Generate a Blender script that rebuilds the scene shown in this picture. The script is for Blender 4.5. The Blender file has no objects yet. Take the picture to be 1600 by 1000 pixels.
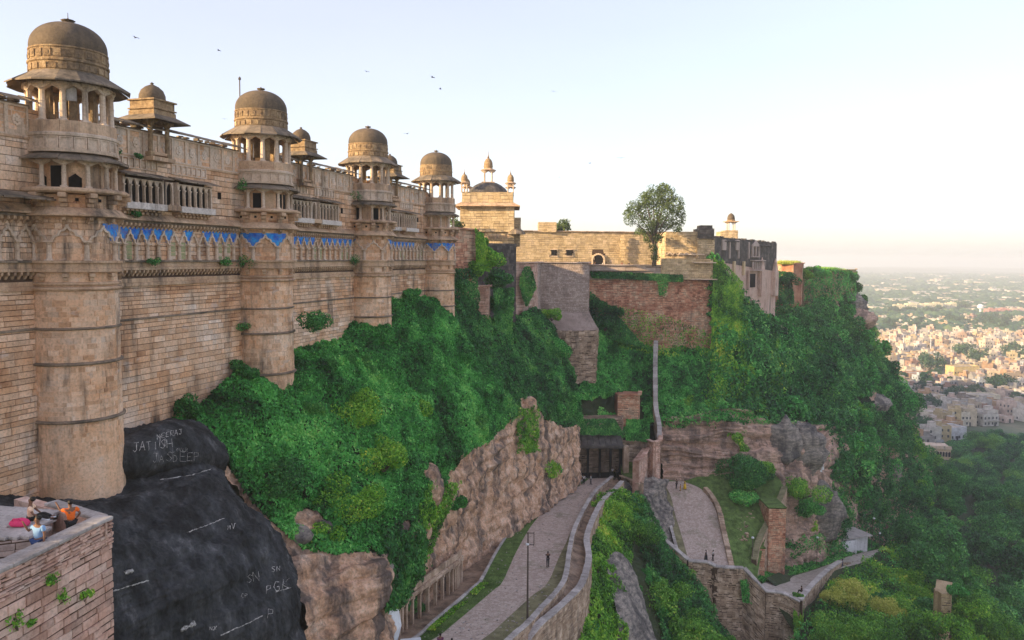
import bpy, math, random
import numpy as np
from mathutils import Vector, Matrix
from mathutils.bvhtree import BVHTree
random.seed(7); RNG = np.random.default_rng(7)
scn = bpy.context.scene; COL = scn.collection
R = math.radians
# ------------------------------------------------------------------ camera, world, sun, exposure
FPX, PITCH, ROLL, SHY = 1200.0, R(3.0), R(0.35), -34.1
cam = bpy.data.cameras.new('camera'); cam_o = bpy.data.objects.new('camera', cam); COL.objects.link(cam_o)
cam.sensor_width = 36; cam.lens = 36*FPX/1600; cam.shift_y = SHY/1600; cam.clip_start = .2; cam.clip_end = 30000
CR = Matrix.Rotation(math.pi/2-PITCH, 3, 'X') @ Matrix.Rotation(ROLL, 3, 'Z')
cam_o.matrix_world = CR.to_4x4(); scn.camera = cam_o
CRn = np.array(CR)
SUN_EL, SUN_AZ = R(15.0), R(200)          # azimuth of the sun, measured from +Y towards -X side below
sun_dir = Vector((-0.91, -0.42, 0)).normalized()*math.cos(SUN_EL) + Vector((0, 0, math.sin(SUN_EL)))
w = bpy.data.worlds.new('World'); scn.world = w; w.use_nodes = True
nt = w.node_tree; nt.nodes.clear()
sky = nt.nodes.new('ShaderNodeTexSky'); sky.sky_type = 'NISHITA'; sky.sun_disc = False
sky.sun_elevation = SUN_EL; sky.sun_rotation = math.atan2(sun_dir.x, sun_dir.y)
sky.air_density = 1.0; sky.dust_density = 2.0; sky.ozone_density = 2.2; sky.altitude = 300
bg = nt.nodes.new('ShaderNodeBackground'); bg.inputs[1].default_value = 0.15
veil = nt.nodes.new('ShaderNodeMixRGB'); veil.inputs[0].default_value = 0.6   # thin bright haze veil over the whole sky
tcw = nt.nodes.new('ShaderNodeTexCoord'); sepw = nt.nodes.new('ShaderNodeSeparateXYZ'); rw = nt.nodes.new('ShaderNodeValToRGB')
nt.links.new(tcw.outputs['Generated'], sepw.inputs[0]); nt.links.new(sepw.outputs[2], rw.inputs[0])
rw.color_ramp.elements[0].position = 0.0; rw.color_ramp.elements[0].color = (2.20, 1.95, 1.98, 1)
rw.color_ramp.elements[1].position = 0.42; rw.color_ramp.elements[1].color = (1.95, 1.76, 2.05, 1)
nz = nt.nodes.new('ShaderNodeTexNoise'); nz.inputs['Scale'].default_value = 1.6; nz.inputs['Detail'].default_value = 4
mpw = nt.nodes.new('ShaderNodeMapping'); mpw.inputs['Scale'].default_value = (1, 1, 3.5)
nt.links.new(tcw.outputs['Generated'], mpw.inputs[0]); nt.links.new(mpw.outputs[0], nz.inputs[0])
mrw = nt.nodes.new('ShaderNodeMapRange'); mrw.inputs[1].default_value = .3; mrw.inputs[2].default_value = .7; mrw.inputs[3].default_value = .95; mrw.inputs[4].default_value = 1.05
nt.links.new(nz.outputs[0], mrw.inputs[0])
vmw = nt.nodes.new('ShaderNodeVectorMath'); vmw.operation = 'SCALE'; nt.links.new(rw.outputs[0], vmw.inputs[0]); nt.links.new(mrw.outputs[0], vmw.inputs[3])
wo = nt.nodes.new('ShaderNodeOutputWorld')
nt.links.new(sky.outputs[0], veil.inputs[1]); nt.links.new(vmw.outputs[0], veil.inputs[2])
nt.links.new(veil.outputs[0], bg.inputs[0]); nt.links.new(bg.outputs[0], wo.inputs[0])
sl = bpy.data.lights.new('sun', 'SUN'); sl.energy = 3.1; sl.angle = R(0.6); sl.color = (1.0, 0.74, 0.40)
so = bpy.data.objects.new('sun', sl); COL.objects.link(so)
so.rotation_euler = sun_dir.to_track_quat('Z', 'Y').to_euler(); so.location = (-60, -20, 60)
vs = scn.view_settings; vs.view_transform = 'Standard'; vs.look = 'None'; vs.exposure = 1.6; vs.gamma = 1; vs.use_curve_mapping = False
cy = scn.cycles; cy.max_bounces = 5; cy.diffuse_bounces = 3; cy.glossy_bounces = 2; cy.transmission_bounces = 2; cy.volume_bounces = 1; cy.transparent_max_bounces = 4
cy.use_denoising = True
# ------------------------------------------------------------------ projection helpers (planning points in the place)
def W(px, py, Y):
    c = np.array([(px-800)/FPX, (-(py-500)+SHY)/FPX, -1.0]); d = CRn @ c
    return np.array([d[0]*Y/d[1], Y, d[2]*Y/d[1]])
def WZ(px, py, z):
    c = np.array([(px-800)/FPX, (-(py-500)+SHY)/FPX, -1.0]); d = CRn @ c
    return d*z/d[2]
def PX(p):
    c = CRn.T @ np.asarray(p, float)
    return (800-c[0]/c[2]*FPX, 500-(-c[1]/c[2]*FPX)+SHY) if c[2] < 0 else (-9e3, -9e3)
def rnd(a, b): return random.uniform(a, b)
# ------------------------------------------------------------------ noise
def _h(ix, iy, iz, s):
    n = (ix*374761393 + iy*668265263 + iz*2147483647 + s*1274126177) & 0xffffffff
    n = ((n ^ (n >> 13))*1274126177) & 0xffffffff
    return ((n ^ (n >> 16)) & 0xffff)/65535.0
def vnoise(p, s=0):
    f = np.floor(p).astype(np.int64); t = p-f; t = t*t*(3-2*t)
    r = 0
    for a in (0, 1):
        for b in (0, 1):
            for c in (0, 1):
                wgt = (t[:, 0] if a else 1-t[:, 0])*(t[:, 1] if b else 1-t[:, 1])*(t[:, 2] if c else 1-t[:, 2])
                r = r+wgt*_h(f[:, 0]+a, f[:, 1]+b, f[:, 2]+c, s)
    return r
def fbm(p, sc=1.0, oc=4, s=0):
    p = np.asarray(p, float)*sc; r = 0; a = .5; tot = 0
    for o in range(oc):
        r = r+a*vnoise(p, s+o*17); tot += a; a *= .5; p = p*2.03
    return r/tot*2-1
def nrmz(v): return v/np.maximum(np.linalg.norm(v, axis=-1, keepdims=True), 1e-9)
# ------------------------------------------------------------------ mesh building
def make_mesh(name, V, F, tint=None, mats=None, midx=None, smooth=False):
    me = bpy.data.meshes.new(name); V = np.asarray(V, np.float32)
    if isinstance(F, np.ndarray):
        n, k = F.shape
        me.vertices.add(len(V)); me.vertices.foreach_set('co', V.ravel())
        me.loops.add(n*k); me.loops.foreach_set('vertex_index', F.astype(np.int32).ravel())
        me.polygons.add(n); me.polygons.foreach_set('loop_start', np.arange(0, n*k, k, dtype=np.int32))
        me.update(calc_edges=True)
    else:
        me.from_pydata(V.tolist(), [], F)
    if tint is not None:
        a = me.attributes.new('tint', 'FLOAT', 'FACE'); a.data.foreach_set('value', np.asarray(tint, np.float32))
    if mats is not None:
        for m in (mats if isinstance(mats, (list, tuple)) else [mats]): me.materials.append(m)
    if midx is not None: me.polygons.foreach_set('material_index', np.asarray(midx, np.int32))
    me.polygons.foreach_set('use_smooth', np.full(len(me.polygons), smooth))
    return me
def link(name, me, parent=None, kind=None, M=None):
    o = bpy.data.objects.new(name, me); COL.objects.link(o)
    if M is not None: o.matrix_world = Matrix(M)
    if parent is not None:
        o.parent = parent; o.matrix_parent_inverse = Matrix.Identity(4)
        if M is not None: o.matrix_basis = parent_inv(parent) @ Matrix(M)
        else: o.matrix_basis = parent_inv(parent)
    if kind: o['kind'] = kind
    WM[o.name] = Matrix(M).inverted() if M is not None else Matrix.Identity(4)
    return o
WM = {}
def parent_inv(p): return WM[p.name] if p.name in WM else Matrix.Identity(4)
def tag(o, label, cat, group=None):
    o['label'] = label; o['category'] = cat
    if group: o['group'] = group
    return o
def thing(name, loc, label, cat, group=None, rz=0):
    o = bpy.data.objects.new(name, None); COL.objects.link(o); o.empty_display_size = .5
    M = Matrix.Translation(Vector([float(x) for x in loc])) @ Matrix.Rotation(rz, 4, 'Z')
    o.matrix_world = M; WM[o.name] = M.inverted()
    return tag(o, label, cat, group)
class G:
    """collects verts / faces / tints"""
    def __init__(s): s.V = []; s.F = []; s.T = []; s.n = 0
    def add(s, V, F, t=.5, M=None):
        V = np.asarray(V, float)
        if M is not None: M = np.asarray(M); V = V @ M[:3, :3].T + M[:3, 3]
        s.V.append(V); k = s.n
        s.F.extend([tuple(i+k for i in f) for f in F]); s.T.extend([t]*len(F)) if np.isscalar(t) else s.T.extend(t)
        s.n += len(V); return s
    def mesh(s, name, mat, smooth=False): return make_mesh(name, np.concatenate(s.V), s.F, s.T, mat, None, smooth)
    def obj(s, name, mat, parent=None, kind=None, smooth=False): return link(name, s.mesh(name, mat, smooth), parent, kind)
    def tm(s): return (np.concatenate(s.V), s.F, s.T)
def box(sx, sy, sz, cx=0, cy=0, cz=0, top=1.0, b=0):
    """box centred at (cx,cy) in plan, z from cz to cz+sz; top = taper"""
    x, y = sx/2, sy/2
    if b:
        V = []; 
        for z, k in ((0, b), (b, 0), (sz-b, 0), (sz, b)):
            f = 1+(top-1)*z/sz
            V += [((-x+k)*f, (-y+k)*f, z), ((x-k)*f, (-y+k)*f, z), ((x-k)*f, (y-k)*f, z), ((-x+k)*f, (y-k)*f, z)]
        F = [(3, 2, 1, 0), (12, 13, 14, 15)]
        for l in range(3):
            for i in range(4): a, c = l*4+i, l*4+(i+1) % 4; F.append((a, c, c+4, a+4))
    else:
        V = [(-x, -y, 0), (x, -y, 0), (x, y, 0), (-x, y, 0), (-x*top, -y*top, sz), (x*top, -y*top, sz), (x*top, y*top, sz), (-x*top, y*top, sz)]
        F = [(3, 2, 1, 0), (4, 5, 6, 7), (0, 1, 5, 4), (1, 2, 6, 5), (2, 3, 7, 6), (3, 0, 4, 7)]
    return np.array(V)+np.array([cx, cy, cz]), F
def lathe(prof, n=32, a0=0, a1=2*math.pi, cap=True):
    full = abs(a1-a0-2*math.pi) < 1e-6; m = n if full else n+1
    A = a0+(a1-a0)*np.arange(m)/n; V = []
    for r, z in prof: V.append(np.stack([r*np.cos(A), r*np.sin(A), np.full(m, z)], 1))
    V = np.concatenate(V); F = []
    for j in range(len(prof)-1):
        for i in range(n):
            k = (i+1) % m; F.append((j*m+i, j*m+k, (j+1)*m+k, (j+1)*m+i))
    if cap and full:
        F.append(tuple(range(m))[::-1]); F.append(tuple((len(prof)-1)*m+i for i in range(m)))
    return V, F
def tube(pts, rad, n=6):
    pts = np.asarray(pts, float); rad = np.broadcast_to(rad, len(pts)); V = []; F = []
    for i, p in enumerate(pts):
        d = pts[min(i+1, len(pts)-1)]-pts[max(i-1, 0)]; d = d/max(np.linalg.norm(d), 1e-9)
        u = np.cross(d, (0, 0, 1) if abs(d[2]) < .9 else (1, 0, 0)); u /= np.linalg.norm(u); v = np.cross(d, u)
        for k in range(n):
            a = 2*math.pi*k/n; V.append(p+rad[i]*(math.cos(a)*u+math.sin(a)*v))
    for i in range(len(pts)-1):
        for k in range(n): F.append((i*n+k, i*n+(k+1) % n, (i+1)*n+(k+1) % n, (i+1)*n+k))
    F.append(tuple(range(n))[::-1]); F.append(tuple((len(pts)-1)*n+k for k in range(n)))
    return np.array(V), F
def extrude(poly, y0, y1):
    """polygon in xz extruded along y"""
    n = len(poly); V = [(x, y0, z) for x, z in poly]+[(x, y1, z) for x, z in poly]
    F = [tuple(range(n)), tuple(range(2*n-1, n-1, -1))]+[(i, i+n, (i+1) % n+n, (i+1) % n) for i in range(n)]
    return np.array(V, float), F
def ribbon(pts, w, y0, y1):
    """bar of height w following xz points, from y0 to y1"""
    pts = np.asarray(pts, float); n = len(pts); V = []; F = []
    for i in range(n):
        d = pts[min(i+1, n-1)]-pts[max(i-1, 0)]; d /= np.linalg.norm(d); q = np.array([-d[1], d[0]])*w/2
        for s, y in ((1, y0), (1, y1), (-1, y1), (-1, y0)): V.append((pts[i, 0]+s*q[0], y, pts[i, 1]+s*q[1]))
    for i in range(n-1):
        for k in range(4): F.append((i*4+k, i*4+(k+1) % 4, (i+1)*4+(k+1) % 4, (i+1)*4+k))
    F += [(3, 2, 1, 0), tuple((n-1)*4+k for k in range(4))]
    return np.array(V), F
def Mt(x, y, z, rz=0, s=1.0, rx=0, ry=0):
    M = Matrix.Translation((x, y, z)) @ Matrix.Rotation(rz, 4, 'Z')
    if rx: M = M @ Matrix.Rotation(rx, 4, 'X')
    if ry: M = M @ Matrix.Rotation(ry, 4, 'Y')
    return M @ (Matrix.Diagonal((s, s, s, 1)) if np.isscalar(s) else Matrix.Diagonal((*s, 1)))
class Parts:
    """pieces of one thing; the 300 that show largest become objects of their own, the rest one mesh of kind stuff"""
    def __init__(s, root): s.root = root; s.d = {}; s.cur = None
    def add(s, name, tm, mat, M=None, parent=None, tint=None, cap=300, smooth=False):
        s.d.setdefault(name, []).append((tm, mat, M, parent or s.cur or s.root, tint, smooth, cap))
    def finish(s):
        for name, L in s.d.items():
            cap = min(x[6] for x in L)
            def key(x):
                V = np.asarray(x[0][0]); c = V.mean(0)
                if x[2] is not None: c = np.array((x[2] @ Vector(c.tolist())))
                px, py = PX(c); return np.linalg.norm(c)+(0 if -10 < px < 1610 and -10 < py < 1010 else 5000)
            if len(L) > cap: L = sorted(L, key=key)
            cache = {}
            for (tm, mat, M, par, tint, smooth, _) in L[:cap]:
                k = (id(tm), mat.name)
                if k not in cache: cache[k] = make_mesh(name, tm[0], tm[1], tm[2] if len(tm) > 2 and not np.isscalar(tm[2]) else [tint if tint is not None else .5]*len(tm[1]), mat, None, smooth)
                o = link(name, cache[k], par, None, M)
            rest = {}
            for x in L[cap:]: rest.setdefault(x[1].name, []).append(x)
            for mn, X in rest.items():
                g = G()
                for (tm, mat, M, par, tint, smooth, _) in X:
                    g.add(tm[0], tm[1], (tint if tint is not None else random.random()), M)
                link(name+'_mass', g.mesh(name, X[0][1]), s.root, 'stuff')
# ------------------------------------------------------------------ masonry
def masonry(Pf, L, z0, z1, ch=.33, sl=(.45, .95), out=(.0, .045), joint=.010, keep=None, bev=.014, rubble=0.0, rng=None):
    """stones laid in courses on the surface Pf(u, z)->(points, normals); returns arrays V (n,8,3), tints"""
    rng = rng or RNG; U0 = []; U1 = []; Z0 = []; Z1 = []
    z = z0
    while z < z1-.05:
        h = min(ch*rng.uniform(.75, 1.25), z1-z); u = -rng.uniform(0, sl[1])
        while u < L:
            l = rng.uniform(*sl); a, b = max(u, 0), min(u+l, L)
            if b-a > .06:
                j = rubble*rng.uniform(-1, 1, 2)*ch
                U0.append(a+joint*.6); U1.append(b-joint*.6); Z0.append(z+joint+j[0]*.5); Z1.append(z+h-joint+j[1]*.5)
            u += l
        z += h
    U0, U1, Z0, Z1 = map(np.array, (U0, U1, Z0, Z1))
    if keep is not None:
        k = keep((U0+U1)/2, (Z0+Z1)/2); U0, U1, Z0, Z1 = U0[k], U1[k], Z0[k], Z1[k]
    n = len(U0); d = rng.uniform(out[0], out[1], n)+.012
    cu = [U0, U1, U1, U0]; cz = [Z0, Z0, Z1, Z1]; su = [1, -1, -1, 1]; sz = [1, 1, -1, -1]; V = np.zeros((n, 8, 3))
    jit = rng.uniform(-1, 1, (n, 4, 2))*(.006+rubble*.06)
    for i in range(4):
        p, q = Pf(cu[i], cz[i]); V[:, i] = p-q*.02
        p, q = Pf(cu[i]+su[i]*bev+jit[:, i, 0], cz[i]+sz[i]*bev+jit[:, i, 1]); V[:, 4+i] = p+q*d[:, None]
    return V, rng.random(n)
SF = [(4, 5, 6, 7), (0, 1, 5, 4), (1, 2, 6, 5), (2, 3, 7, 6), (3, 0, 4, 7)]
def stones_mesh(name, V, T, mat):
    n = len(V); F = (np.array(SF)[None]+8*np.arange(n)[:, None, None]).reshape(-1, 4)
    return make_mesh(name, V.reshape(-1, 3), F, np.repeat(T, 5), mat)
def put_stones(root, sets, mat, name='stone', cap=300, parent=None, each=True):
    """sets: list of (V,T); nearest cap in view become objects"""
    V = np.concatenate([a for a, b in sets]); T = np.concatenate([b for a, b in sets])
    c = V.mean(1)
    if each:
        cc = c @ CRn; px = 800-cc[:, 0]/cc[:, 2]*FPX; py = 500+cc[:, 1]/cc[:, 2]*FPX+SHY
        key = np.linalg.norm(c, axis=1)+np.where((cc[:, 2] < 0) & (px > -10) & (px < 1610) & (py > -5) & (py < 1010), 0, 5000)
        o = np.argsort(key); near = o[:cap]; far = o[cap:]
        for i in near: link(name, make_mesh(name, V[i], SF, [T[i]]*5, mat), root)
    else: far = np.arange(len(V))
    if len(far): link(name+'_masonry', stones_mesh(name, V[far], T[far], mat), root, 'stuff')
def plane_P(p0, p1, side=1, batter=0.0, zref=0):
    p0 = np.asarray(p0[:2], float); p1 = np.asarray(p1[:2], float); L = np.linalg.norm(p1-p0); e = (p1-p0)/L
    n = np.array([e[1], -e[0]])*side
    def f(u, z):
        p = p0+np.asarray(u)[:, None]*e+n*((zref-np.asarray(z))*batter)[:, None]
        return np.column_stack([p, z]), np.tile([n[0], n[1], 0.0], (len(p), 1))
    return f, L, e, n
# ------------------------------------------------------------------ terrain patches
def catmull(A, m):
    """A (k, ...) -> (m, ...) smooth interpolation along axis 0"""
    k = len(A); t = np.linspace(0, k-1, m); i = np.minimum(t.astype(int), k-2); f = (t-i).reshape((-1,)+(1,)*(A.ndim-1))
    p1, p2 = A[i], A[i+1]; p0 = np.where((i > 0).reshape(f.shape), A[np.maximum(i-1, 0)], 2*p1-p2); p3 = np.where((i < k-2).reshape(f.shape), A[np.minimum(i+2, k-1)], 2*p2-p1)
    return .5*(2*p1+(p2-p0)*f+(2*p0-5*p1+4*p2-p3)*f*f+(3*p1-p0-3*p2+p3)*f**3)
TERR = []
class Patch:
    def __init__(s, rows, nr, nc, amp=.4, sc=.25, flip=False, seed=0, strata=0, fine=0, lump=0, micro=0):
        A = np.array([[q if isinstance(q, np.ndarray) else W(*q) for q in r] for r in rows]); A = catmull(A, nr)
        A = catmull(A.transpose(1, 0, 2), nc).transpose(1, 0, 2); s.nr, s.nc = nr, nc
        du = np.gradient(A, axis=1); dv = np.gradient(A, axis=0); N = nrmz(np.cross(du, dv))
        tocam = -A; sg = np.sign((N*tocam).sum(-1).mean()) or 1; N = N*sg
        P = A.reshape(-1, 3); n = N.reshape(-1, 3)
        d = amp*fbm(P, sc, 4, seed)
        if lump: d = d+lump*(1-np.abs(fbm(P, .55, 3, seed+5))*2.2)
        if strata:
            z = P[:, 2]*.75+1.1*fbm(P*np.array([.1, .1, .2]), 1, 3, seed+9); q = np.column_stack([P[:, 0]*.09, P[:, 1]*.09, z*1.25])
            a = fbm(q, 1, 4, seed+2); bl = vnoise(np.column_stack([P[:, 0]*.35+np.floor(z)*3.1, P[:, 1]*.35, np.floor(z)*7.3]), 3)
            d = d+strata*(1.9*np.tanh(a*4)*.5+.9*(np.floor(bl*5)/5-.5)+.5*fbm(P, .8, 3, seed+1))
        if fine: d = d+fine*fbm(P, 1.7, 3, seed+30)
        if micro: d = d+micro*(fbm(P, 4.2, 3, seed+40)+np.minimum(0, .25-np.abs(fbm(P*np.array([1, 1, 2.2]), .9, 3, seed+50)))*-1.6)
        P = P+n*d[:, None]; s.P = P.reshape(nr, nc, 3)
        du = np.gradient(s.P, axis=1); dv = np.gradient(s.P, axis=0); s.N = nrmz(np.cross(du, dv)); s.N *= sg
        i = np.arange(nr*nc).reshape(nr, nc); s.F = np.stack([i[:-1, :-1], i[:-1, 1:], i[1:, 1:], i[1:, :-1]], -1).reshape(-1, 4)
        TERR.append(s)
    def obj(s, name, mat, smooth=True, kind='structure', parent=None, soil=None):
        T = None
        if soil is not None: c = (s.P[:-1, :-1]+s.P[1:, 1:])/2; T = soil(*np.meshgrid((np.arange(s.nc-1)+.5)/(s.nc-1), (np.arange(s.nr-1)+.5)/(s.nr-1)), c).ravel()
        return link(name, make_mesh(name, s.P.reshape(-1, 3), s.F, T, mat, None, smooth), parent, kind)
    def sample(s, n, mask=None, rng=None):
        rng = rng or RNG; P = s.P
        a = np.linalg.norm(np.cross(P[:-1, 1:]-P[:-1, :-1], P[1:, :-1]-P[:-1, :-1]), axis=-1)
        if mask is not None:
            u, v = np.meshgrid((np.arange(s.nc-1)+.5)/(s.nc-1), (np.arange(s.nr-1)+.5)/(s.nr-1)); c = (P[:-1, :-1]+P[1:, 1:])/2
            a = a*mask(u, v, c)
        c = np.cumsum(a.ravel()); k = np.searchsorted(c, rng.random(n)*c[-1]); k = np.minimum(k, a.size-1); r, q = k//(s.nc-1), k % (s.nc-1)
        fu, fv = rng.random(n)[:, None], rng.random(n)[:, None]
        f = lambda X: (X[r, q]*(1-fu)+X[r, q+1]*fu)*(1-fv)+(X[r+1, q]*(1-fu)+X[r+1, q+1]*fu)*fv
        return f(P), nrmz(f(s.N))
_bvh = None
def ground(x, y, zt=60):
    global _bvh
    if _bvh is None:
        V = []; F = []; k = 0
        for s in TERR: V.append(s.P.reshape(-1, 3)); F.append(s.F+k); k += s.nr*s.nc
        _bvh = BVHTree.FromPolygons(np.concatenate(V).tolist(), np.concatenate(F).tolist())
    h = _bvh.ray_cast(Vector((x, y, zt)), Vector((0, 0, -1)))
    return h[0].z if h[0] else None
# ------------------------------------------------------------------ leaves
def leaf_arrays(P, N, size, tint, spread=.7, droop=.5, asp=.55, rng=None):
    rng = rng or RNG; n = len(P)
    nn = nrmz(N+rng.normal(0, spread, (n, 3))); t = rng.normal(0, 1, (n, 3)); t[:, 2] -= droop*1.5
    t = nrmz(t-nn*(t*nn).sum(1)[:, None]); b = np.cross(nn, t); s = (np.asarray(size)*rng.uniform(.65, 1.35, n))[:, None]
    V = np.stack([P-t*s*.5, P+b*s*asp*.5+nn*s*.1, P+t*s*.5, P-b*s*asp*.5+nn*s*.1], 1)
    return V.reshape(-1, 3), np.arange(4*n).reshape(n, 4), np.asarray(tint)
def leaf_obj(name, P, N, size, tint, mat, parent=None, kind=None, **k):
    V, F, T = leaf_arrays(P, N, size, tint, **k)
    return link(name, make_mesh(name, V, F, T, mat), parent, kind)
# ------------------------------------------------------------------ materials
def NT(name):
    m = bpy.data.materials.new(name); m.use_nodes = True; t = m.node_tree; t.nodes.clear()
    o = t.nodes.new('ShaderNodeOutputMaterial'); b = t.nodes.new('ShaderNodeBsdfPrincipled'); t.links.new(b.outputs[0], o.inputs[0])
    b.inputs['Specular IOR Level'].default_value = .25
    return m, t, b
def node(t, ty, **k):
    n = t.nodes.new(ty)
    for a, v in k.items():
        if a.startswith('i_'): n.inputs[int(a[2:])].default_value = v
        else: setattr(n, a, v)
    return n
def ramp(t, fac, stops):
    r = t.nodes.new('ShaderNodeValToRGB'); e = r.color_ramp.elements
    while len(e) < len(stops): e.new(.5)
    for k, (p, c) in enumerate(stops): e[k].position = p; e[k].color = (*c, 1) if len(c) == 3 else c
    t.links.new(fac, r.inputs[0]); return r.outputs[0]
def noise(t, vec, scale, detail=4, rough=.6, out=0):
    n = t.nodes.new('ShaderNodeTexNoise'); n.inputs['Scale'].default_value = scale; n.inputs['Detail'].default_value = detail; n.inputs['Roughness'].default_value = rough
    t.links.new(vec, n.inputs[0]); return n.outputs[out]
def mapped(t, vec, sc):
    m = t.nodes.new('ShaderNodeMapping'); m.inputs['Scale'].default_value = sc; t.links.new(vec, m.inputs[0]); return m.outputs[0]
def mix(t, f, a, b, ty='MIX'):
    m = t.nodes.new('ShaderNodeMixRGB'); m.blend_type = ty
    for i, v in enumerate((f, a, b)):
        if isinstance(v, bpy.types.NodeSocket): t.links.new(v, m.inputs[i])
        else: m.inputs[i].default_value = v if i == 0 else (*v, 1)
    return m.outputs[0]
def mrange(t, v, a, b, c=0., d=1.):
    m = t.nodes.new('ShaderNodeMapRange'); t.links.new(v, m.inputs[0])
    for i, x in enumerate((a, b, c, d)): m.inputs[i+1].default_value = x
    return m.outputs[0]
def pos(t): return t.nodes.new('ShaderNodeNewGeometry').outputs['Position']
def tintn(t, k=.0):
    a = t.nodes.new('ShaderNodeAttribute'); a.attribute_name = 'tint'; return a.outputs['Fac']
def bump(t, b, h, s=.4, d=.05):
    n = t.nodes.new('ShaderNodeBump'); n.inputs['Strength'].default_value = s; n.inputs['Distance'].default_value = d
    t.links.new(h, n.inputs['Height']); t.links.new(n.outputs[0], b.inputs['Normal'])
def stone(name, cols, stain=.5, stc=(.07, .06, .05), big=None, bmp=.5, stsc=(1.1, 1.1, .16), low=.35, pale=.0, tv_=.36):
    """weathered stone: colour by piece, large patches, dark streaks running down, fine relief"""
    m, t, b = NT(name); p = pos(t); tv = tintn(t)
    n1 = noise(t, p, low, 4); f = node(t, 'ShaderNodeMath', operation='MULTIPLY_ADD'); t.links.new(n1, f.inputs[0]); f.inputs[1].default_value = 1.5
    a = node(t, 'ShaderNodeMath', operation='MULTIPLY_ADD'); t.links.new(tv, a.inputs[0]); a.inputs[1].default_value = tv_; a.inputs[2].default_value = -.25-tv_/2; t.links.new(a.outputs[0], f.inputs[2])
    n = len(cols); c = ramp(t, f.outputs[0], [(i/(n-1)*.9+.05, q) for i, q in enumerate(cols)])
    n2 = noise(t, p, 7, 5, .7); c = mix(t, .8, c, ramp(t, n2, [(.25, (.55, .52, .5)), (.5, (1.08, 1.08, 1.08)), (.8, (1.4, 1.38, 1.36))]), 'MULTIPLY')
    w1 = node(t, 'ShaderNodeMath', operation='MULTIPLY'); t.links.new(tv, w1.inputs[0]); w1.inputs[1].default_value = 7.31; w2 = node(t, 'ShaderNodeMath', operation='FRACT'); t.links.new(w1.outputs[0], w2.inputs[0])
    c = mix(t, 1.0, c, ramp(t, w2.outputs[0], [(0, (.80, .79, .78)), (.5, (1, 1, 1)), (1, (1.13, 1.13, 1.13))]), 'MULTIPLY')
    if stain:
        s = noise(t, mapped(t, p, stsc), 1.0, 6, .68); s2 = noise(t, p, .23, 3)
        s = node(t, 'ShaderNodeMath', operation='MULTIPLY'); 
        sa = noise(t, mapped(t, p, stsc), 1.0, 6, .68); t.links.new(mrange(t, sa, .46, .66), s.inputs[0]); t.links.new(mrange(t, s2, .38, .62, 0, stain), s.inputs[1])
        c = mix(t, s.outputs[0], c, stc)
    if pale:
        s3 = noise(t, mapped(t, p, (.8, .8, 1.6)), .9, 5, .6); c = mix(t, mrange(t, s3, .6, .68, 0, pale), c, (.62, .53, .47))
    t.links.new(c, b.inputs[0]); b.inputs['Roughness'].default_value = .9
    bump(t, b, noise(t, p, 9, 6, .75), bmp, .06); return m
def flat(name, col, rough=.7, spec=None, var=.25, sc=3., metal=0):
    m, t, b = NT(name); p = pos(t); c = mix(t, 1.0, col, ramp(t, noise(t, p, sc, 4), [(.3, (1-var,)*3), (.7, (1+var*.5,)*3)]), 'MULTIPLY')
    t.links.new(c, b.inputs[0]); b.inputs['Roughness'].default_value = rough; b.inputs['Metallic'].default_value = metal; return m
def foliage(name, dark, mid, light, yel=None, trans=.22, low=.12, rnd_obj=0.0):
    m, t, b = NT(name); p = pos(t); tv = tintn(t); n1 = noise(t, p, low, 3)
    f = node(t, 'ShaderNodeMath', operation='MULTIPLY_ADD'); t.links.new(n1, f.inputs[0]); f.inputs[1].default_value = 1.3
    a = node(t, 'ShaderNodeMath', operation='MULTIPLY_ADD'); t.links.new(tv, a.inputs[0]); a.inputs[1].default_value = .8; a.inputs[2].default_value = -.55; t.links.new(a.outputs[0], f.inputs[2])
    fo = f.outputs[0]
    if rnd_obj:
        oi = t.nodes.new('ShaderNodeObjectInfo'); g = node(t, 'ShaderNodeMath', operation='MULTIPLY_ADD'); t.links.new(oi.outputs['Random'], g.inputs[0]); g.inputs[1].default_value = rnd_obj
        h = node(t, 'ShaderNodeMath', operation='SUBTRACT'); t.links.new(g.outputs[0], h.inputs[0]); h.inputs[1].default_value = rnd_obj/2; t.links.new(fo, g.inputs[2]); fo = h.outputs[0]
    st = [(.1, dark), (.5, mid), (.85, light)]
    if yel: st.append((1., yel))
    c = ramp(t, fo, st); t.links.new(c, b.inputs[0]); b.inputs['Roughness'].default_value = .55; b.inputs['Specular IOR Level'].default_value = .3
    tr = t.nodes.new('ShaderNodeBsdfTranslucent'); t.links.new(c, tr.inputs[0]); mx = t.nodes.new('ShaderNodeMixShader'); mx.inputs[0].default_value = trans
    t.links.new(b.outputs[0], mx.inputs[1]); t.links.new(tr.outputs[0], mx.inputs[2]); t.links.new(mx.outputs[0], t.nodes['Material Output'].inputs[0]); return m
M_sand = stone('palace_sandstone', [(.34, .16, .08), (.62, .35, .19), (.70, .45, .28), (.74, .53, .37), (.80, .64, .51)], stain=.95, pale=.45)
M_trim = stone('carved_sandstone', [(.34, .19, .11), (.52, .35, .22), (.60, .44, .30)], stain=.95, low=.6)
M_trim2 = stone('pale_carved_sandstone', [(.46, .32, .21), (.60, .46, .34), (.68, .57, .47)], stain=.7, low=.6)
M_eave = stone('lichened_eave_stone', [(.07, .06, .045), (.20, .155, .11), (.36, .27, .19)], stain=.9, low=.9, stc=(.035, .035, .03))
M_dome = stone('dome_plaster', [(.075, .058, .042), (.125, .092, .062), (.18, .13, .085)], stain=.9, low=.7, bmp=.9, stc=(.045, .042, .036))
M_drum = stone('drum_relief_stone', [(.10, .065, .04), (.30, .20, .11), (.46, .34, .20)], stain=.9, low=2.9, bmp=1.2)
M_dark = flat('dark_interior', (.008, .007, .007), .95)
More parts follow.
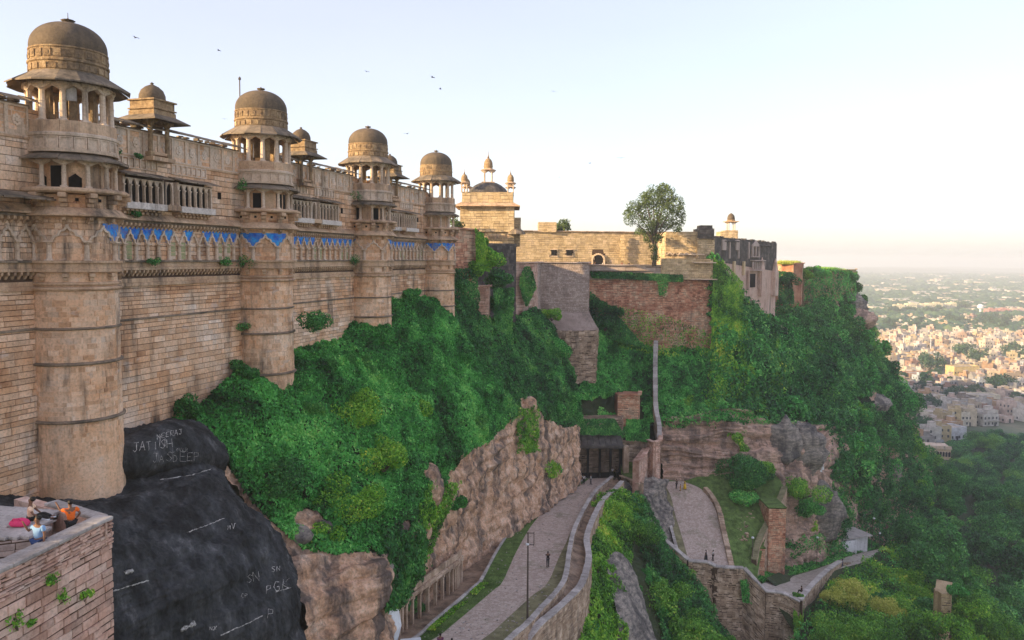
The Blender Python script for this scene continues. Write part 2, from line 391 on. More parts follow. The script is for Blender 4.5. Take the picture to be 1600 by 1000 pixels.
M_blue = stone('glazed_blue_tile', [(.015, .06, .34), (.02, .13, .55), (.03, .27, .66), (.08, .45, .62)], stain=1.0, low=2.3, bmp=.5, stc=(.30, .24, .19), stsc=(3, 3, 3))
M_yell = stone('old_green_tile', [(.25, .28, .12), (.34, .34, .18), (.45, .36, .22)], stain=.4, low=2.0)
M_buff = stone('buff_fort_stone', [(.36, .25, .14), (.50, .37, .21), (.58, .44, .27), (.54, .40, .28)], stain=.45, low=.5)
M_red = stone('red_wall_stone', [(.22, .08, .05), (.46, .20, .12), (.56, .29, .18), (.62, .42, .28), (.46, .32, .22)], stain=.7, low=.45)
M_grey = stone('grey_bastion_stone', [(.34, .26, .22), (.46, .36, .31), (.52, .43, .38)], stain=.5, low=.6)
M_rubble = stone('rubble_stone', [(.16, .11, .08), (.36, .25, .17), (.50, .37, .27), (.62, .48, .37)], stain=.75, low=.8)
M_near = stone('terrace_wall_stone', [(.36, .19, .13), (.54, .33, .25), (.64, .44, .35), (.70, .55, .46)], stain=.55, low=.8, stsc=(.8, .8, .5))
M_cap = stone('grey_coping_stone', [(.30, .27, .25), (.42, .38, .35), (.52, .47, .44)], stain=.5, low=1.2)
M_pink = stone('pink_render', [(.44, .29, .23), (.56, .39, .31), (.62, .47, .39)], stain=.8, low=.6, stsc=(2.2, 2.2, .12))
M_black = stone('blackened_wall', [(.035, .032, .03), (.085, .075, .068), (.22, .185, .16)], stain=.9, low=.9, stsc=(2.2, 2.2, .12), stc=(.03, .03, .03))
M_mort = flat('mortar', (.09, .055, .035), .95)
M_white = flat('white_paint', (.72, .73, .74), .6, var=.12)
M_white2 = stone('limewash', [(.55, .54, .52), (.70, .69, .68), (.76, .75, .74)], stain=.5)
M_pole = flat('rusty_pole', (.10, .075, .06), .6)
def rock(name, cols, dark=.6, strat=1.0, dk=(.045, .045, .05), sc=.35):
    m, t, b = NT(name); p = pos(t); q = mapped(t, p, (1, 1, 3.0*strat))
    c = ramp(t, noise(t, q, sc, 6, .65), [(i/(len(cols)-1)*.5+.25, k) for i, k in enumerate(cols)])
    s = noise(t, mapped(t, p, (.5, .5, .12)), 1.0, 6, .65); c = mix(t, mrange(t, s, .46, .60, 0, dark), c, dk)
    n3 = noise(t, p, 5, 6, .7); c = mix(t, .85, c, ramp(t, n3, [(.3, (.5, .5, .5)), (.5, (1, 1, 1)), (.75, (1.35, 1.3, 1.25))]), 'MULTIPLY')
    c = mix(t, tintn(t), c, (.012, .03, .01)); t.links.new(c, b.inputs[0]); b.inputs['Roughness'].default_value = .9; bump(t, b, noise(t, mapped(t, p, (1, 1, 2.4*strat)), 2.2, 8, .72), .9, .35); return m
M_cliff = rock('cliff_rock', [(.10, .08, .07), (.56, .33, .20), (.78, .52, .36), (.86, .70, .55)], .85, .5, (.07, .065, .065), sc=.8)
M_cliff2 = rock('strata_rock', [(.13, .11, .10), (.50, .34, .25), (.68, .45, .34), (.74, .60, .49)], .6, 1.6, sc=.5)
M_crag = rock('grey_crag_rock', [(.06, .056, .052), (.20, .18, .16), (.38, .33, .28), (.58, .47, .38)], .7, sc=.9)
M_brock = rock('black_streaked_rock', [(.012, .014, .015), (.03, .034, .037), (.08, .085, .09), (.26, .255, .26)], .75, .12, (.012, .013, .014), .8)
M_soil = rock('dark_green_soil', [(.025, .04, .018), (.045, .07, .025), (.08, .085, .04)], .3)  # soil with its own dark green tone, mostly lying under leaves
M_ivy = foliage('ivy_leaf', (.005, .042, .009), (.052, .30, .052), (.18, .62, .125), (.40, .74, .19))  # wide dark-to-light range also paints in shaded gaps and leaf highlights
M_ivy2 = foliage('vine_leaf_bright', (.014, .08, .010), (.14, .40, .035), (.38, .66, .07), (.70, .72, .10))
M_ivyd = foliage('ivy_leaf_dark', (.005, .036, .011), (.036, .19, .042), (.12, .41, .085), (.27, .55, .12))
M_grass = foliage('grass_blade', (.03, .09, .015), (.07, .17, .03), (.14, .26, .06), (.28, .32, .10), low=.3)
M_tree = foliage('tree_leaf', (.007, .048, .014), (.048, .21, .046), (.145, .45, .09), (.32, .59, .12), low=.05, rnd_obj=.45)
M_tree2 = foliage('tree_leaf_light', (.012, .07, .010), (.10, .30, .035), (.26, .54, .07), (.48, .64, .10), low=.12)
M_treey = foliage('tree_blossom', (.25, .30, .04), (.50, .54, .09), (.72, .68, .18), (.82, .72, .32), low=.3)
M_neem = foliage('plateau_tree_leaf', (.03, .06, .015), (.09, .14, .035), (.16, .21, .055), (.24, .28, .09), low=.4)
M_city_tree = foliage('town_tree_leaf', (.015, .05, .02), (.04, .10, .04), (.09, .16, .06), (.16, .22, .08), low=.02, rnd_obj=.4)
M_trunk = flat('bark', (.10, .075, .055), .9)
# ------------------------------------------------------------------ the palace: wall bays between round towers
PO = np.array([-25.1, 44.0]); PE = np.array([.2863, .9581]); PN = np.array([.9581, -.2863]); SP = 18.13; WN = -.5
FA = math.atan2(PN[1], PN[0])-math.pi/2
def F(s, n, z): q = PO+PE*s+PN*n; return (q[0], q[1], z)
def PM(s, n, z, sc=1.0, rz=0): return Mt(*F(s, n, z), FA+rz, sc)
palace = thing('palace', F(27, -4, -8), 'long sandstone palace front with round domed towers and a band of blue tiles', 'palace')
PP = Parts(palace)
M_sill = stone('pale_sill_stone', [(.44, .37, .31), (.60, .53, .47), (.66, .60, .54)], stain=.6, low=1.2)
# --- templates (x along the wall, y outwards, z up)
def tm(*parts):
    g = G()
    for q in parts: g.add(*q)
    return g.tm()
def column_t(h, r, cap=1.0, base=1.0, n=8, arms=True):
    q = [box(2.6*r*base, 2.6*r*base, .12*h*.5), lathe([(r*1.25, .06*h), (r, .1*h), (r*.94, .5*h), (r*1.08, .52*h), (r*.92, .55*h), (r*.86, .8*h), (r*1.2, .83*h), (r*.9, .85*h), (r*1.35*cap, .92*h), (r*1.5*cap, .93*h)], n)]
    q.append(box(3.0*r*cap, 3.0*r*cap, .07*h, 0, 0, .93*h))
    if arms: q.append(extrude([(-4.2*r, h), (-3.8*r, .94*h), (-1.2*r, .84*h), (1.2*r, .84*h), (3.8*r, .94*h), (4.2*r, h)], -r*.8, r*.8))
    return tm(*q)
def bracket_t(w=.16, d=.38, h=.4):
    g = G(); P = [(0, 0), (d*.25, .02), (d*.42, h*.3), (d*.5, h*.42), (d*.9, h*.55), (d, h*.72), (d, h), (0, h)]
    V = [(-w/2, y, z) for y, z in P]+[(w/2, y, z) for y, z in P]; n = len(P)
    g.add(V, [tuple(range(n)), tuple(range(2*n-1, n-1, -1))]+[(i, i+n, (i+1) % n+n, (i+1) % n) for i in range(n)]); return g.tm()
def stepped_t(w=.34, d=.8, h=.75):
    return tm(box(w, d*.36, h*.3, 0, d*.18, 0, b=.02), box(w*1.05, d*.7, h*.3, 0, d*.35, h*.33, b=.02), box(w*1.1, d, h*.33, 0, d*.5, h*.66, b=.02))
def arch_rib_t(w, h, th=.12, y0=0, y1=.14):
    P = []
    for sgn in (-1, 1):
        q = [(sgn*w*.5, 0), (sgn*w*.42, h*.12), (sgn*w*.36, h*.36), (sgn*w*.25, h*.42), (sgn*w*.20, h*.68), (sgn*w*.09, h*.75), (0, h)]
        P.append(ribbon(q, th, y0, y1))
    return tm(*P, box(th*1.1, y1+.03, th*1.3, 0, y1/2, h-th*.4))
def spandrel_t(w, h, R_=None, z1=1.26):
    """tiled field above two half arches; R_: radius it is bent to"""
    g = G(); n = 14; zl = lambda t: np.interp(abs(t), [0, .08, .14, .36*.5, .5*.5, .6*.5, .82*.5, .5], [0, .0, .12, .36, .44, .68, .76, 1.0])
    for i in range(n):
        a, b = -.5+i/n, -.5+(i+1)/n; q = []
        for t, z in ((a, zl(a)*h), (b, zl(b)*h), (b, z1*h), (a, z1*h)):
            x = t*w; q.append((x, 0, z) if R_ is None else (R_*math.sin(x/R_), R_*math.cos(x/R_)-R_, z))
        g.add([(x, y+.05, z) for x, y, z in q]+[(x, y-.02, z) for x, y, z in q], [(0, 1, 2, 3), (3, 2, 6, 7), (0, 4, 5, 1)])
    return g.tm()
def old_spandrel(w, h):
    return tm(extrude([(-w*.5, h), (-w*.42, h*.74), (-w*.3, h*.66), (-w*.22, h*.42), (-w*.12, h*.34), (-w*.06, h*.05), (w*.06, h*.05), (w*.12, h*.34), (w*.22, h*.42), (w*.3, h*.66), (w*.42, h*.74), (w*.5, h)], .03, .075))
def opening_t(w, h, rise, d=.25, y=0.0, pad=.08):
    """arched screen: front plate with a pointed opening"""
    sp = h-rise-pad; n = 6; L = [(-w/2+pad, 0), (-w/2+pad, sp)]
    for i in range(1, n+1): a = i/n; L.append(((-w/2+pad)*(1-a**1.4), sp+rise*math.sin(a*math.pi/2)**.9))
    Rr = [(-x, z) for x, z in L[::-1]][1:]; C = L+Rr; g = G(); m = len(C)
    O = [(-w/2, 0), (-w/2, h)]+[( -w/2+w*(i/(m-4)) , h) for i in range(1, m-4)]+[(w/2, h), (w/2, 0)]
    while len(O) < m: O.insert(2, O[2])
    O = O[:m-1]+[(w/2, 0)]
    V = [(x, y, z) for x, z in C]+[(x, y, z) for x, z in O]+[(x, y-d, z) for x, z in C]
    Fc = [(i, i+1, i+1+m, i+m) for i in range(m-1)]+[(i, i+2*m, i+1+2*m, i+1) for i in range(m-1)]
    g.add(V, Fc); return g.tm()
T_col9 = column_t(1.2, .13, arms=False); T_col12 = column_t(1.4, .13); T_colup = column_t(2.0, .15)
T_colarc = column_t(1.1, .05, arms=False, n=6); T_bra = bracket_t(); T_step = stepped_t(); T_stepn = stepped_t(.2, .75, .6)
T_rib = arch_rib_t(.95, 1.0, .11); T_ribw = arch_rib_t(1.72, 1.0, .13); T_spn = spandrel_t(.95, 1.0); T_spw = spandrel_t(1.79, 1.0, 2.28)
T_open = opening_t(.52, 1.5, .55, d=.10, pad=.06)
def bend(T, R_):
    V = np.array(T[0]); x, y = V[:, 0].copy(), V[:, 1].copy(); V[:, 0] = (R_+y)*np.sin(x/R_); V[:, 1] = (R_+y)*np.cos(x/R_)-R_; return (V, T[1], T[2])
T_ribc = bend(arch_rib_t(1.72, 1.0, .13), 2.27)
T_hole = tm(box(.13, .1, .13, 0, .03, 0))
T_sq = tm(box(.5, .10, .07, 0, .05, 0), box(.5, .10, .07, 0, .05, .63), box(.06, .10, .56, -.22, .05, .07), box(.06, .10, .56, .22, .05, .07), box(.26, .06, .4, 0, .03, .15))
T_sqw = tm(box(.62, .10, .06, 0, .05, 0), box(.62, .10, .06, 0, .05, .58), box(.06, .10, .52, -.28, .05, .06), box(.06, .10, .52, .28, .05, .06), box(.5, .04, .5, 0, .02, .07))
def disc_relief():
    g = G(); g.add(*box(1.22, .08, 1.5, 0, .0, 0)); 
    for x in (-.6, .6): g.add(*box(.10, .16, 1.6, x, .06, 0))
    g.add(*box(1.3, .16, .1, 0, .06, 1.5)); g.add(*box(1.3, .14, .08, 0, .06, -.04))
    for k in range(8):
        a = k*math.pi/4; g.add(*box(.15, .07, .15, .2*math.cos(a), .06, .80+.24*math.sin(a)-.07), t=.95)
    g.add(*box(.2, .1, .2, 0, .06, .72), t=.95); return g.tm()
T_panel = disc_relief()
def slab_t(w, l, drop, th=.07):
    g = G(); V = []; n = 4
    for i, (x, y) in enumerate([(-w/2, 0), (w/2, 0), (w/2+rnd(-.03, .03), l+rnd(-.06, .06)), (-w/2+rnd(-.03, .03), l+rnd(-.06, .06))]): V.append((x, y, -drop*y/l))
    for v in list(V): V.append((v[0], v[1], v[2]+th))
    g.add(V, [(3, 2, 1, 0), (4, 5, 6, 7), (0, 1, 5, 4), (1, 2, 6, 5), (2, 3, 7, 6), (3, 0, 4, 7)]); return g.tm()
def wedge_t(r0, r1, n, drop, th=.08, gap=.012):
    a = math.pi/n-gap/r1; g = G(); V = []
    for r, z in ((r0, 0), (r1+rnd(-.08, .05), -drop-rnd(-.03, .05))):
        for s in (-1, 1): V.append((s*r*math.sin(a), r*math.cos(a), z))
    for v in list(V): V.append((v[0], v[1], v[2]+th))
    g.add(V, [(0, 1, 3, 2), (4, 6, 7, 5), (0, 4, 5, 1), (2, 3, 7, 6), (0, 2, 6, 4), (1, 5, 7, 3)]); return g.tm()
T_slabs = [slab_t(.8, 1.05, .32) for _ in range(5)]; T_wed = [wedge_t(1.95, 3.08, 16, .74) for _ in range(4)]; T_wed2 = [wedge_t(1.9, 2.98, 16, .5) for _ in range(4)]
T_rail = tm(box(.9, .12, .66, 0, 0, 0, b=.03))
T_small = bracket_t(.13, .3, .34)
# --- body of the wall
stones = []
def wallP(n0):
    def f(u, z):
        p = PO+PE*np.asarray(u)[:, None]+PN*(n0+np.maximum(0, -1.6-np.asarray(z))[:, None]*.02)
        return np.column_stack([p, z]), np.tile([PN[0], PN[1], 0.], (len(p), 1))
    return f
def bay(s0, s1, zb, last=False):
    g = G()
    q = [F(s0, WN-.02, zb), F(s1, WN-.02, zb), F(s1, WN-.02-9, zb), F(s0, WN-.02-9, zb)]; q += [(a, b, 7.9) for a, b, c in q]
    g.add(q, [(3, 2, 1, 0), (4, 5, 6, 7), (0, 1, 5, 4), (1, 2, 6, 5), (2, 3, 7, 6), (3, 0, 4, 7)]); g.obj('wall', M_mort, palace)
    off = s0
    f0 = wallP(WN); f = lambda u, z: f0(u+off, z)
    stones.append(masonry(f, s1-s0, zb, -1.9, .33, (.6, 1.5), (0, .03), bev=.016))
    stones.append(masonry(f, s1-s0, -.3, 3.0, .33, (.4, 1.0), (0, .03)))
    stones.append(masonry(f, s1-s0, 3.0, 6.3, .42, (.6, 1.3), (0, .03), keep=lambda u, z: ~((u > 3.8) & (u < 11.4) & (z > 3.3) & (z < 4.95))))
    stones.append(masonry(f, s1-s0, 6.3, 7.9, .4, (.6, 1.2), (0, .02)))
for k in range(-1, 3):
    bay(k*SP+(1.5 if k < 0 else .5), (k+1)*SP-.5, -15.5 if k < 1 else -11.5)
# strings and ledges as long bars
def bar(s0, s1, n0, n1, z0, z1, mat=M_trim, name='moulding', seg=1.6):
    s = s0
    while s < s1-.05:
        l = min(seg*rnd(.8, 1.2), s1-s); d = rnd(-.008, .008)
        PP.add(name, tm(box(l-.012, n1-n0, z1-z0, 0, (n1-n0)/2, 0, b=.015)), mat, PM(s+l/2, WN+n0, z0+d), tint=rnd(.1, .9)); s += l
blue_on = {0: [0, 1, 2, 3, 4, 5, 6, 8, 10, 11, 12, 13], 1: [1, 2, 3, 4, 5, 6, 8, 9, 10, 11, 12, 13], 2: [1, 2, 3, 4, 5, 6, 7, 8, 9, 10], -1: [17, 18]}
for k in range(-1, 3):
    b0 = k*SP; s0 = b0+2.2; s1 = b0+SP-2.2
    if k == -1: s0 = -7.5
    bar(s0, s1, -.0, .16, -4.12, -3.98, M_eave, 'string_course', 2.2)
    if k < 1: bar(s0, s1, 0, .16, -9.3, -9.12, M_eave, 'string_course', 2.2)
    bar(s0, s1, 0, .10, -5.9, -5.82, M_trim, 'string_course', 2.2)
    bar(s0, s1, 0, .20, -1.95, -1.72); bar(s0, s1, 0, .13, -1.72, -1.45); bar(s0, s1, 0, .34, -.92, -.74); bar(s0, s1, 0, .26, -.74, -.42); bar(s0, s1, 0, .42, -.42, -.30, M_eave)
    bar(s0, s1, 0, .34, 2.08, 2.22, M_eave)
    n = int((s1-s0)/.36)
    for i in range(n):
        s = s0+(i+.5)*(s1-s0)/n
        PP.add('dentil', T_small, M_trim, PM(s, WN, -1.32, (1, 1, 1.15)), tint=random.random())
        if i % 2 == 0 or 1: PP.add('ledge_hole', T_hole, M_dark, PM(s, WN+.17, -.64), cap=0)
        PP.add('corbel', T_bra, M_trim, PM(s, WN, 1.68, (.9, 1, 1)), tint=random.random())
    # sloping band above corbels
    s = s0
    while s < s1-.1:
        l = min(1.3, s1-s); g = extrude([(0, 0), (.62, .02), (.60, .12), (.12, .52), (0, .52)], -l/2+.01, l/2-.01); V = g[0][:, [1, 0, 2]]
        PP.add('sloped_cornice', (V, g[1]), M_trim, PM(s+l/2, WN, 2.22), tint=random.random()); s += l
    # arcade relief with twisted columns
    m = int((s1-s0)/.95); dd = (s1-s0)/m
    for i in range(m+1):
        s = s0+i*dd
        PP.add('frieze_column', T_col9, M_trim2, PM(s, WN+.14, -.3, (1, 1, .9)), tint=random.random())
        if i < m: PP.add('arch_rib', T_rib, M_trim2, PM(s+dd/2, WN+.04, .72, (dd/.95, 1, .85)), tint=random.random())
        if i in blue_on[k]: PP.add('blue_tile', T_spn, M_blue, PM(s, WN+.02, .72, (dd/.95, 1, .85)), tint=random.random())
        if i < m and i % 5 in (1, 2) and (k >= 0): 
            for j in range(5): PP.add('coloured_tile', tm(box(.42, .05, .2, 0, .03, 0)), M_yell if random.random() < .75 else M_trim2, PM(s+dd/2, WN+.01, -.22+j*.23), tint=random.random())
    bar(s0, s1, 0, .12, 1.9, 2.08, M_trim2)
    # balconies
    for (a, b) in ((3.7, 7.1), (8.5, 11.9)):
        if k == -1: a -= .1
        c = (a+b)/2+b0; n = 6; w_ = (b-a)/n
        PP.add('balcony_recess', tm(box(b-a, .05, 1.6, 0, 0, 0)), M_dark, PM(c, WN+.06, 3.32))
        for sg in (-1, 1): PP.add('balcony_side', tm(box(.12, .62, 1.62, sg*(b-a)/2, .31, 0)), M_trim2, PM(c, WN, 3.32), tint=.6)
        for i in range(n):
            s = b0+a+(i+.5)*w_
            PP.add('arched_opening', T_open, M_trim2, PM(s, WN+.62, 3.35, (w_/.52, 1, 1)), tint=random.random())
            PP.add('balcony_column', T_colarc, M_trim2, PM(s-w_/2, WN+.66, 3.35), tint=random.random())
        for i in range(3):
            PP.add('balcony_sill', tm(box((b-a)/3+.06, .20, .42, 0, .0, 0, b=.02)), M_sill, PM(b0+a+(i+.5)*(b-a)/3, WN+.82, 2.92), tint=rnd(0, .9))
        PP.add('balcony_floor', tm(box(b-a+.2, .8, .12, 0, .4, 0)), M_trim, PM(c, WN, 3.2))
        for i in range(9): PP.add('balcony_bracket', T_stepn, M_trim, PM(b0+a+(i+.5)*(b-a)/9, WN, 2.42, (1, 1, .95)), tint=random.random())
        s = a-.25
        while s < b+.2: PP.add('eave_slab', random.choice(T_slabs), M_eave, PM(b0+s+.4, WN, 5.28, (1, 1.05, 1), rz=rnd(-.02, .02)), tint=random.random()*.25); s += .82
        s = a
        while s < b: PP.add('square_rail', T_sq, M_trim2, PM(b0+s+.25, WN+.02, 5.52), tint=random.random()); s += .5
    bar(b0+7.1, b0+8.5, 0, .85, 3.0, 3.35, M_trim, 'balcony_sill'); PP.add('niche_window', T_open, M_trim2, PM(b0+7.8, WN+.5, 3.35, (1.4, 1, 1.02)))
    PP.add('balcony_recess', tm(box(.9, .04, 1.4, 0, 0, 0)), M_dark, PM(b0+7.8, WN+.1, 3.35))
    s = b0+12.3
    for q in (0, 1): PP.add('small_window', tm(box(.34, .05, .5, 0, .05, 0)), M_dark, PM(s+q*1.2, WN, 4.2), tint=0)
    bar(s0, s1, 0, .12, 6.2, 6.34, M_trim)
    # upper screen
    s = s0+.6; i = 0
    while s < s1: PP.add('carved_panel', T_panel, M_trim2, PM(s, WN-.02, 6.38), tint=.4); s += 1.3; i += 1
    s = s0
    while s < s1: PP.add('coping_slab', random.choice(T_slabs), M_eave, PM(s+.4, WN-.25, 8.48+rnd(-.03, .03), (1, .85, 1)), tint=random.random()); s += .81
    bar(s0, s1, -.6, .05, 7.9, 8.1, M_eave, 'coping', 2.0)
    # roof slab block behind coping
    for i in range(26): 
        PP.add('roof_stone', tm(box(rnd(.2, .5), rnd(.2, .4), rnd(.08, .22))), M_eave, PM(rnd(s0, s1), WN-.7, 8.28, rz=rnd(0, 3)), tint=random.random(), cap=0)
# --- small square pavilions on the wall between towers
def chhatri(s, par_s):
    c = tm(box(.34, .34, .3), lathe([(.15, .3), (.15, 2.0), (.22, 2.1), (.3, 2.2)], 8), box(.6, .6, .16, 0, 0, 2.2), extrude([(-.55, 2.4), (-.3, 2.2), (.3, 2.2), (.55, 2.4)], -.12, .12))
    for x in (-.95, .95):
        for y in (-.55, 1.15): PP.add('pavilion_column', c, M_drum, PM(s+x*.8, WN-.2+y*.8-.3, 6.4), tint=random.random())
    PP.add('pavilion_floor', tm(box(2.5, 2.3, .25), stepped_t(2.0, .8, .6)), M_trim, PM(s, WN-.1, 6.15, (.82, .82, 1)))
    e = 2.05; h = 1.25
    for r in range(4):
        g = extrude([(-e, 0), (e, 0), (h, .45), (-h, .45)], 0, .01); V = []
        V = [(-e, e, 0), (e, e, 0), (h, h, .48), (-h, h, .48), (-e, e, -.08), (e, e, -.08), (h, h, .38), (-h, h, .38)]
        PP.add('pavilion_eave', (np.array(V), [(0, 1, 2, 3), (7, 6, 5, 4), (0, 4, 5, 1), (2, 6, 7, 3)]), M_eave, PM(s, WN-.05, 8.72, .8, rz=r*math.pi/2), tint=.3+.1*r)
    PP.add('pavilion_block', tm(box(2.5, 2.5, .35, 0, 0, 0, b=.03), box(2.35, 2.35, .75, 0, 0, .35, b=.02), box(2.6, 2.6, .08, 0, 0, .42), box(2.65, 2.65, .1, 0, 0, 1.0)), M_drum, PM(s, WN-.05, 9.05, (.8, .8, .95)))
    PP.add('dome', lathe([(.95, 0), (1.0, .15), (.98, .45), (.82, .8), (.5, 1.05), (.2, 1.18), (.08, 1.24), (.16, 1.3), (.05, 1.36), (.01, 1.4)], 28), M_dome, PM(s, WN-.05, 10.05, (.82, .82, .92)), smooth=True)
for k, q in ((-1, 7), (0, 7.0), (1, 6.6), (2, 6.2)): chhatri(k*SP+q, k)
# --- round towers
def tower(s, zb, idx):
    c = F(s, 0, 0); PT = lambda a, r, z, sc=1.0: Mt(c[0], c[1], z, FA+a, sc) @ Matrix.Translation((0, r/(sc[1] if not np.isscalar(sc) else sc), 0))
    rad = lambda z: 2.28+np.clip(-4-z, 0, 20)*.012
    prof = [(2.5, zb), (rad(-9), -9), (rad(-4), -4), (2.28, -1.9), (2.26, -.3), (2.2, 2.0), (2.25, 2.6), (2.3, 3.3), (1.72, 3.35), (1.72, 5.6), (2.2, 5.65), (2.2, 7.2), (1.9, 7.25)]
    g = G(); V, Fc = lathe(prof, 48); V[:, 0] += c[0]; V[:, 1] += c[1]; g.add(V, Fc); tw = link('tower', g.mesh('tower', M_sand), palace)
    circ = 2*math.pi*2.3; PP.cur = tw
    def cyl(r0):
        def f(u, z):
            a = np.asarray(u)/2.3; r = (rad(np.asarray(z)) if r0 is None else r0); d = np.column_stack([np.cos(a), np.sin(a), np.zeros(len(a))])
            return np.array([c[0], c[1], 0])+d*np.reshape(r, (-1, 1))*1.0+np.column_stack([0*a, 0*a, z]), d
        return f
    stones.append(masonry(cyl(None), circ, zb, -1.95, .31, (.45, 1.0), (0, .028)))
    stones.append(masonry(cyl(2.25), circ, -.3, 1.95, .33, (.4, .8), (0, .025)))
    stones.append(masonry(cyl(2.27), circ, 2.5, 3.0, .33, (.4, .8), (0, .025)))
    def ring(name, prof, mat, n=40, **k):
        V, Fc = lathe(prof, n, cap=False); V[:, 0] += c[0]; V[:, 1] += c[1]; PP.add(name, (V, Fc), mat, smooth=False, **k)
    def tor(z, r, h, d): return [(r, z-h/2), (r+d*.8, z-h*.3), (r+d, z), (r+d*.8, z+h*.3), (r, z+h/2)]
    for z, d, h in ((-4.05, .14, .16), (-6.0, .18, .2), (-9.2, .2, .2), (-1.85, .22, .26), (-1.58, .14, .22)):
        if z > zb+.5: ring('moulding_ring', tor(z, float(rad(z)), h, d), M_eave if z < -2 else M_trim)
    ring('perforated_ledge', [(2.25, -.94), (2.55, -.92), (2.55, -.76), (2.48, -.74), (2.48, -.44), (2.62, -.42), (2.62, -.3), (2.2, -.28)], M_trim)
    ring('sloped_cornice', [(2.2, 2.1), (2.55, 2.08), (2.85, 2.14), (2.85, 2.22), (2.45, 2.6), (2.3, 2.62)], M_trim)
    ring('balcony_ring', [(2.2, 3.36), (2.85, 3.38), (2.95, 3.46), (2.95, 3.56), (2.8, 3.66), (2.3, 3.68), (1.7, 3.68)], M_trim)
    ring('upper_band', [(2.2, 5.6), (2.42, 5.6), (2.45, 5.76), (2.34, 5.8), (2.34, 6.42), (2.46, 6.46), (2.48, 6.6), (2.36, 6.66), (2.3, 6.68), (2.0, 6.7)], M_trim2)
    for i in range(40):
        PP.add('ledge_hole', T_hole, M_dark, PT(i*math.pi/20, 2.38, -.64), cap=0)
    for i in range(12):
        a = i*math.pi/6+.12
        PP.add('frieze_bracket', tm(box(.3, .34, .2, 0, .1, .2, b=.03), box(.22, .26, .2, 0, .05, 0, b=.03)), M_trim, PT(a, 2.28, -1.4), tint=random.random())
        PP.add('corbel', T_bra, M_trim, PT(a, 2.2, 1.68, (1.2, 1.1, 1)), tint=random.random())
        PP.add('balcony_bracket', T_step, M_trim, PT(a, 2.2, 2.62), tint=random.random())
        PP.add('balcony_hole', T_hole, M_dark, PT(a+math.pi/12, 2.24, 2.95, (1.3, 1, 1.3)), cap=0)
        PP.add('colonnade_column', T_col12, M_trim2, PT(a, 2.22, 3.68, (1, 1, 1.06)), tint=random.random())
        PP.add('kiosk_column', T_colup, M_trim2, PT(a, 2.06, 7.22, (1.15, 1.15, 1.06)), tint=random.random())
        op = random.random()
        PP.add('niche', tm(box(.62, .06, 1.15, 0, 0, 0)) if op < .35 else tm(extrude([(-.32, 0), (.32, 0), (.32, .5), (0, .75), (-.32, .5)], 0, .06)) if op < .5 else tm(box(.7, .06, 1.2, 0, 0, 0)), M_dark if op < .5 else M_trim, PT(a+math.pi/12, 1.7, 3.75), tint=random.random())
    for i in range(8):
        a = i*math.pi/4+.3
        PP.add('frieze_column', T_col9, M_trim2, PT(a, 2.34, -.3, (1.15, 1.15, .9)), tint=random.random())
        PP.add('arch_rib', T_ribc, M_trim2, PT(a+math.pi/8, 2.27, .72, (1, 1, .85)), tint=random.random())
        g0 = random.random()
        on = {0: (0, 1), 1: (5, 6, 7), 2: (5, 0), 3: (4, 5, 6, 7, 0)}[idx]
        if i in on:
            for j in (-1, 1):
                V, Fc = spandrel_t(1.75, 1.0)[:2]
                PP.add('blue_tile', T_spw, M_blue, PT(a, 2.27, .72, (1, 1, .85)), tint=random.random()*.5); break
    # lattice pillars standing inside the kiosk
    for i in range(6):
        a = i*math.pi/3+.4; PP.add('inner_pillar', tm(box(.42, .2, 2.3, 0, 0, 0), box(.6, .26, .25, 0, 0, 2.05)), M_drum, PT(a, 1.25, 7.2), tint=random.random())
    if idx == 0: PP.add('lattice_screen', tm(box(.5, .05, .75)), M_cap, PT(-.05-math.pi/2+.9, 1.95, 8.4), tint=.9)
    for i in range(16):
        a = i*math.pi/8
        PP.add('rail_slab', T_rail, M_trim, PT(a, 2.26, 6.62, (1.0, 1, 1.02)), tint=random.random())
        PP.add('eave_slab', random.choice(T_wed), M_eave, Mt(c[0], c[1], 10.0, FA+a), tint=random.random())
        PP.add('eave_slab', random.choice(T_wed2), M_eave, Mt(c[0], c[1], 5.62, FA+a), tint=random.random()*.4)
    for i in range(22): PP.add('band_panel', T_sqw, M_trim2, PT(i*math.pi/11, 2.30, 5.78, (1.02, 1, 1)), tint=random.random())
    V, Fc = lathe([(1.7, 9.25), (2.1, 9.35), (2.1, 9.5), (2.0, 10.0), (1.96, 10.02), (1.97, 10.5), (2.05, 10.56), (2.05, 10.66), (1.95, 10.7), (1.95, 11.25), (2.0, 11.28), (2.0, 11.36)], 48, cap=False)
    V[:, 0] += c[0]; V[:, 1] += c[1]; PP.add('drum', (V, Fc), M_drum)
    for i in range(24):
        a = i*math.pi/12; PP.add('drum_relief', tm(box(.4, .07, .42, 0, .0, 0, b=.02), box(.16, .12, .16, 0, .0, .13)) if i % 2 else tm(box(.38, .05, .42, 0, 0, 0), box(.30, .09, .08, 0, 0, .17)), M_drum, PT(a, 1.96, 10.76), tint=random.random(), cap=0)
        PP.add('drum_relief', tm(box(.42, .05, .34, 0, .0, 0, b=.02)), M_drum, PT(a+.13, 1.98, 10.1), tint=random.random(), cap=0)
    V, Fc = lathe([(2.15, 9.3), (.02, 9.9)], 24, cap=False); V[:, 0] += c[0]; V[:, 1] += c[1]; PP.add('ceiling', (V, Fc), M_trim)
    prof = [(1.94, 11.36)]+[(1.95*math.cos(t)**.86*(1+.05*math.sin(2*t)), 11.4+1.62*math.sin(t)**1.05) for t in np.linspace(.03, 1.49, 16)]+[(.1, 13.04)]
    V, Fc = lathe(prof, 48, cap=False); V[:, 0] += c[0]; V[:, 1] += c[1]; PP.add('dome', (V, Fc), M_dome, smooth=True)
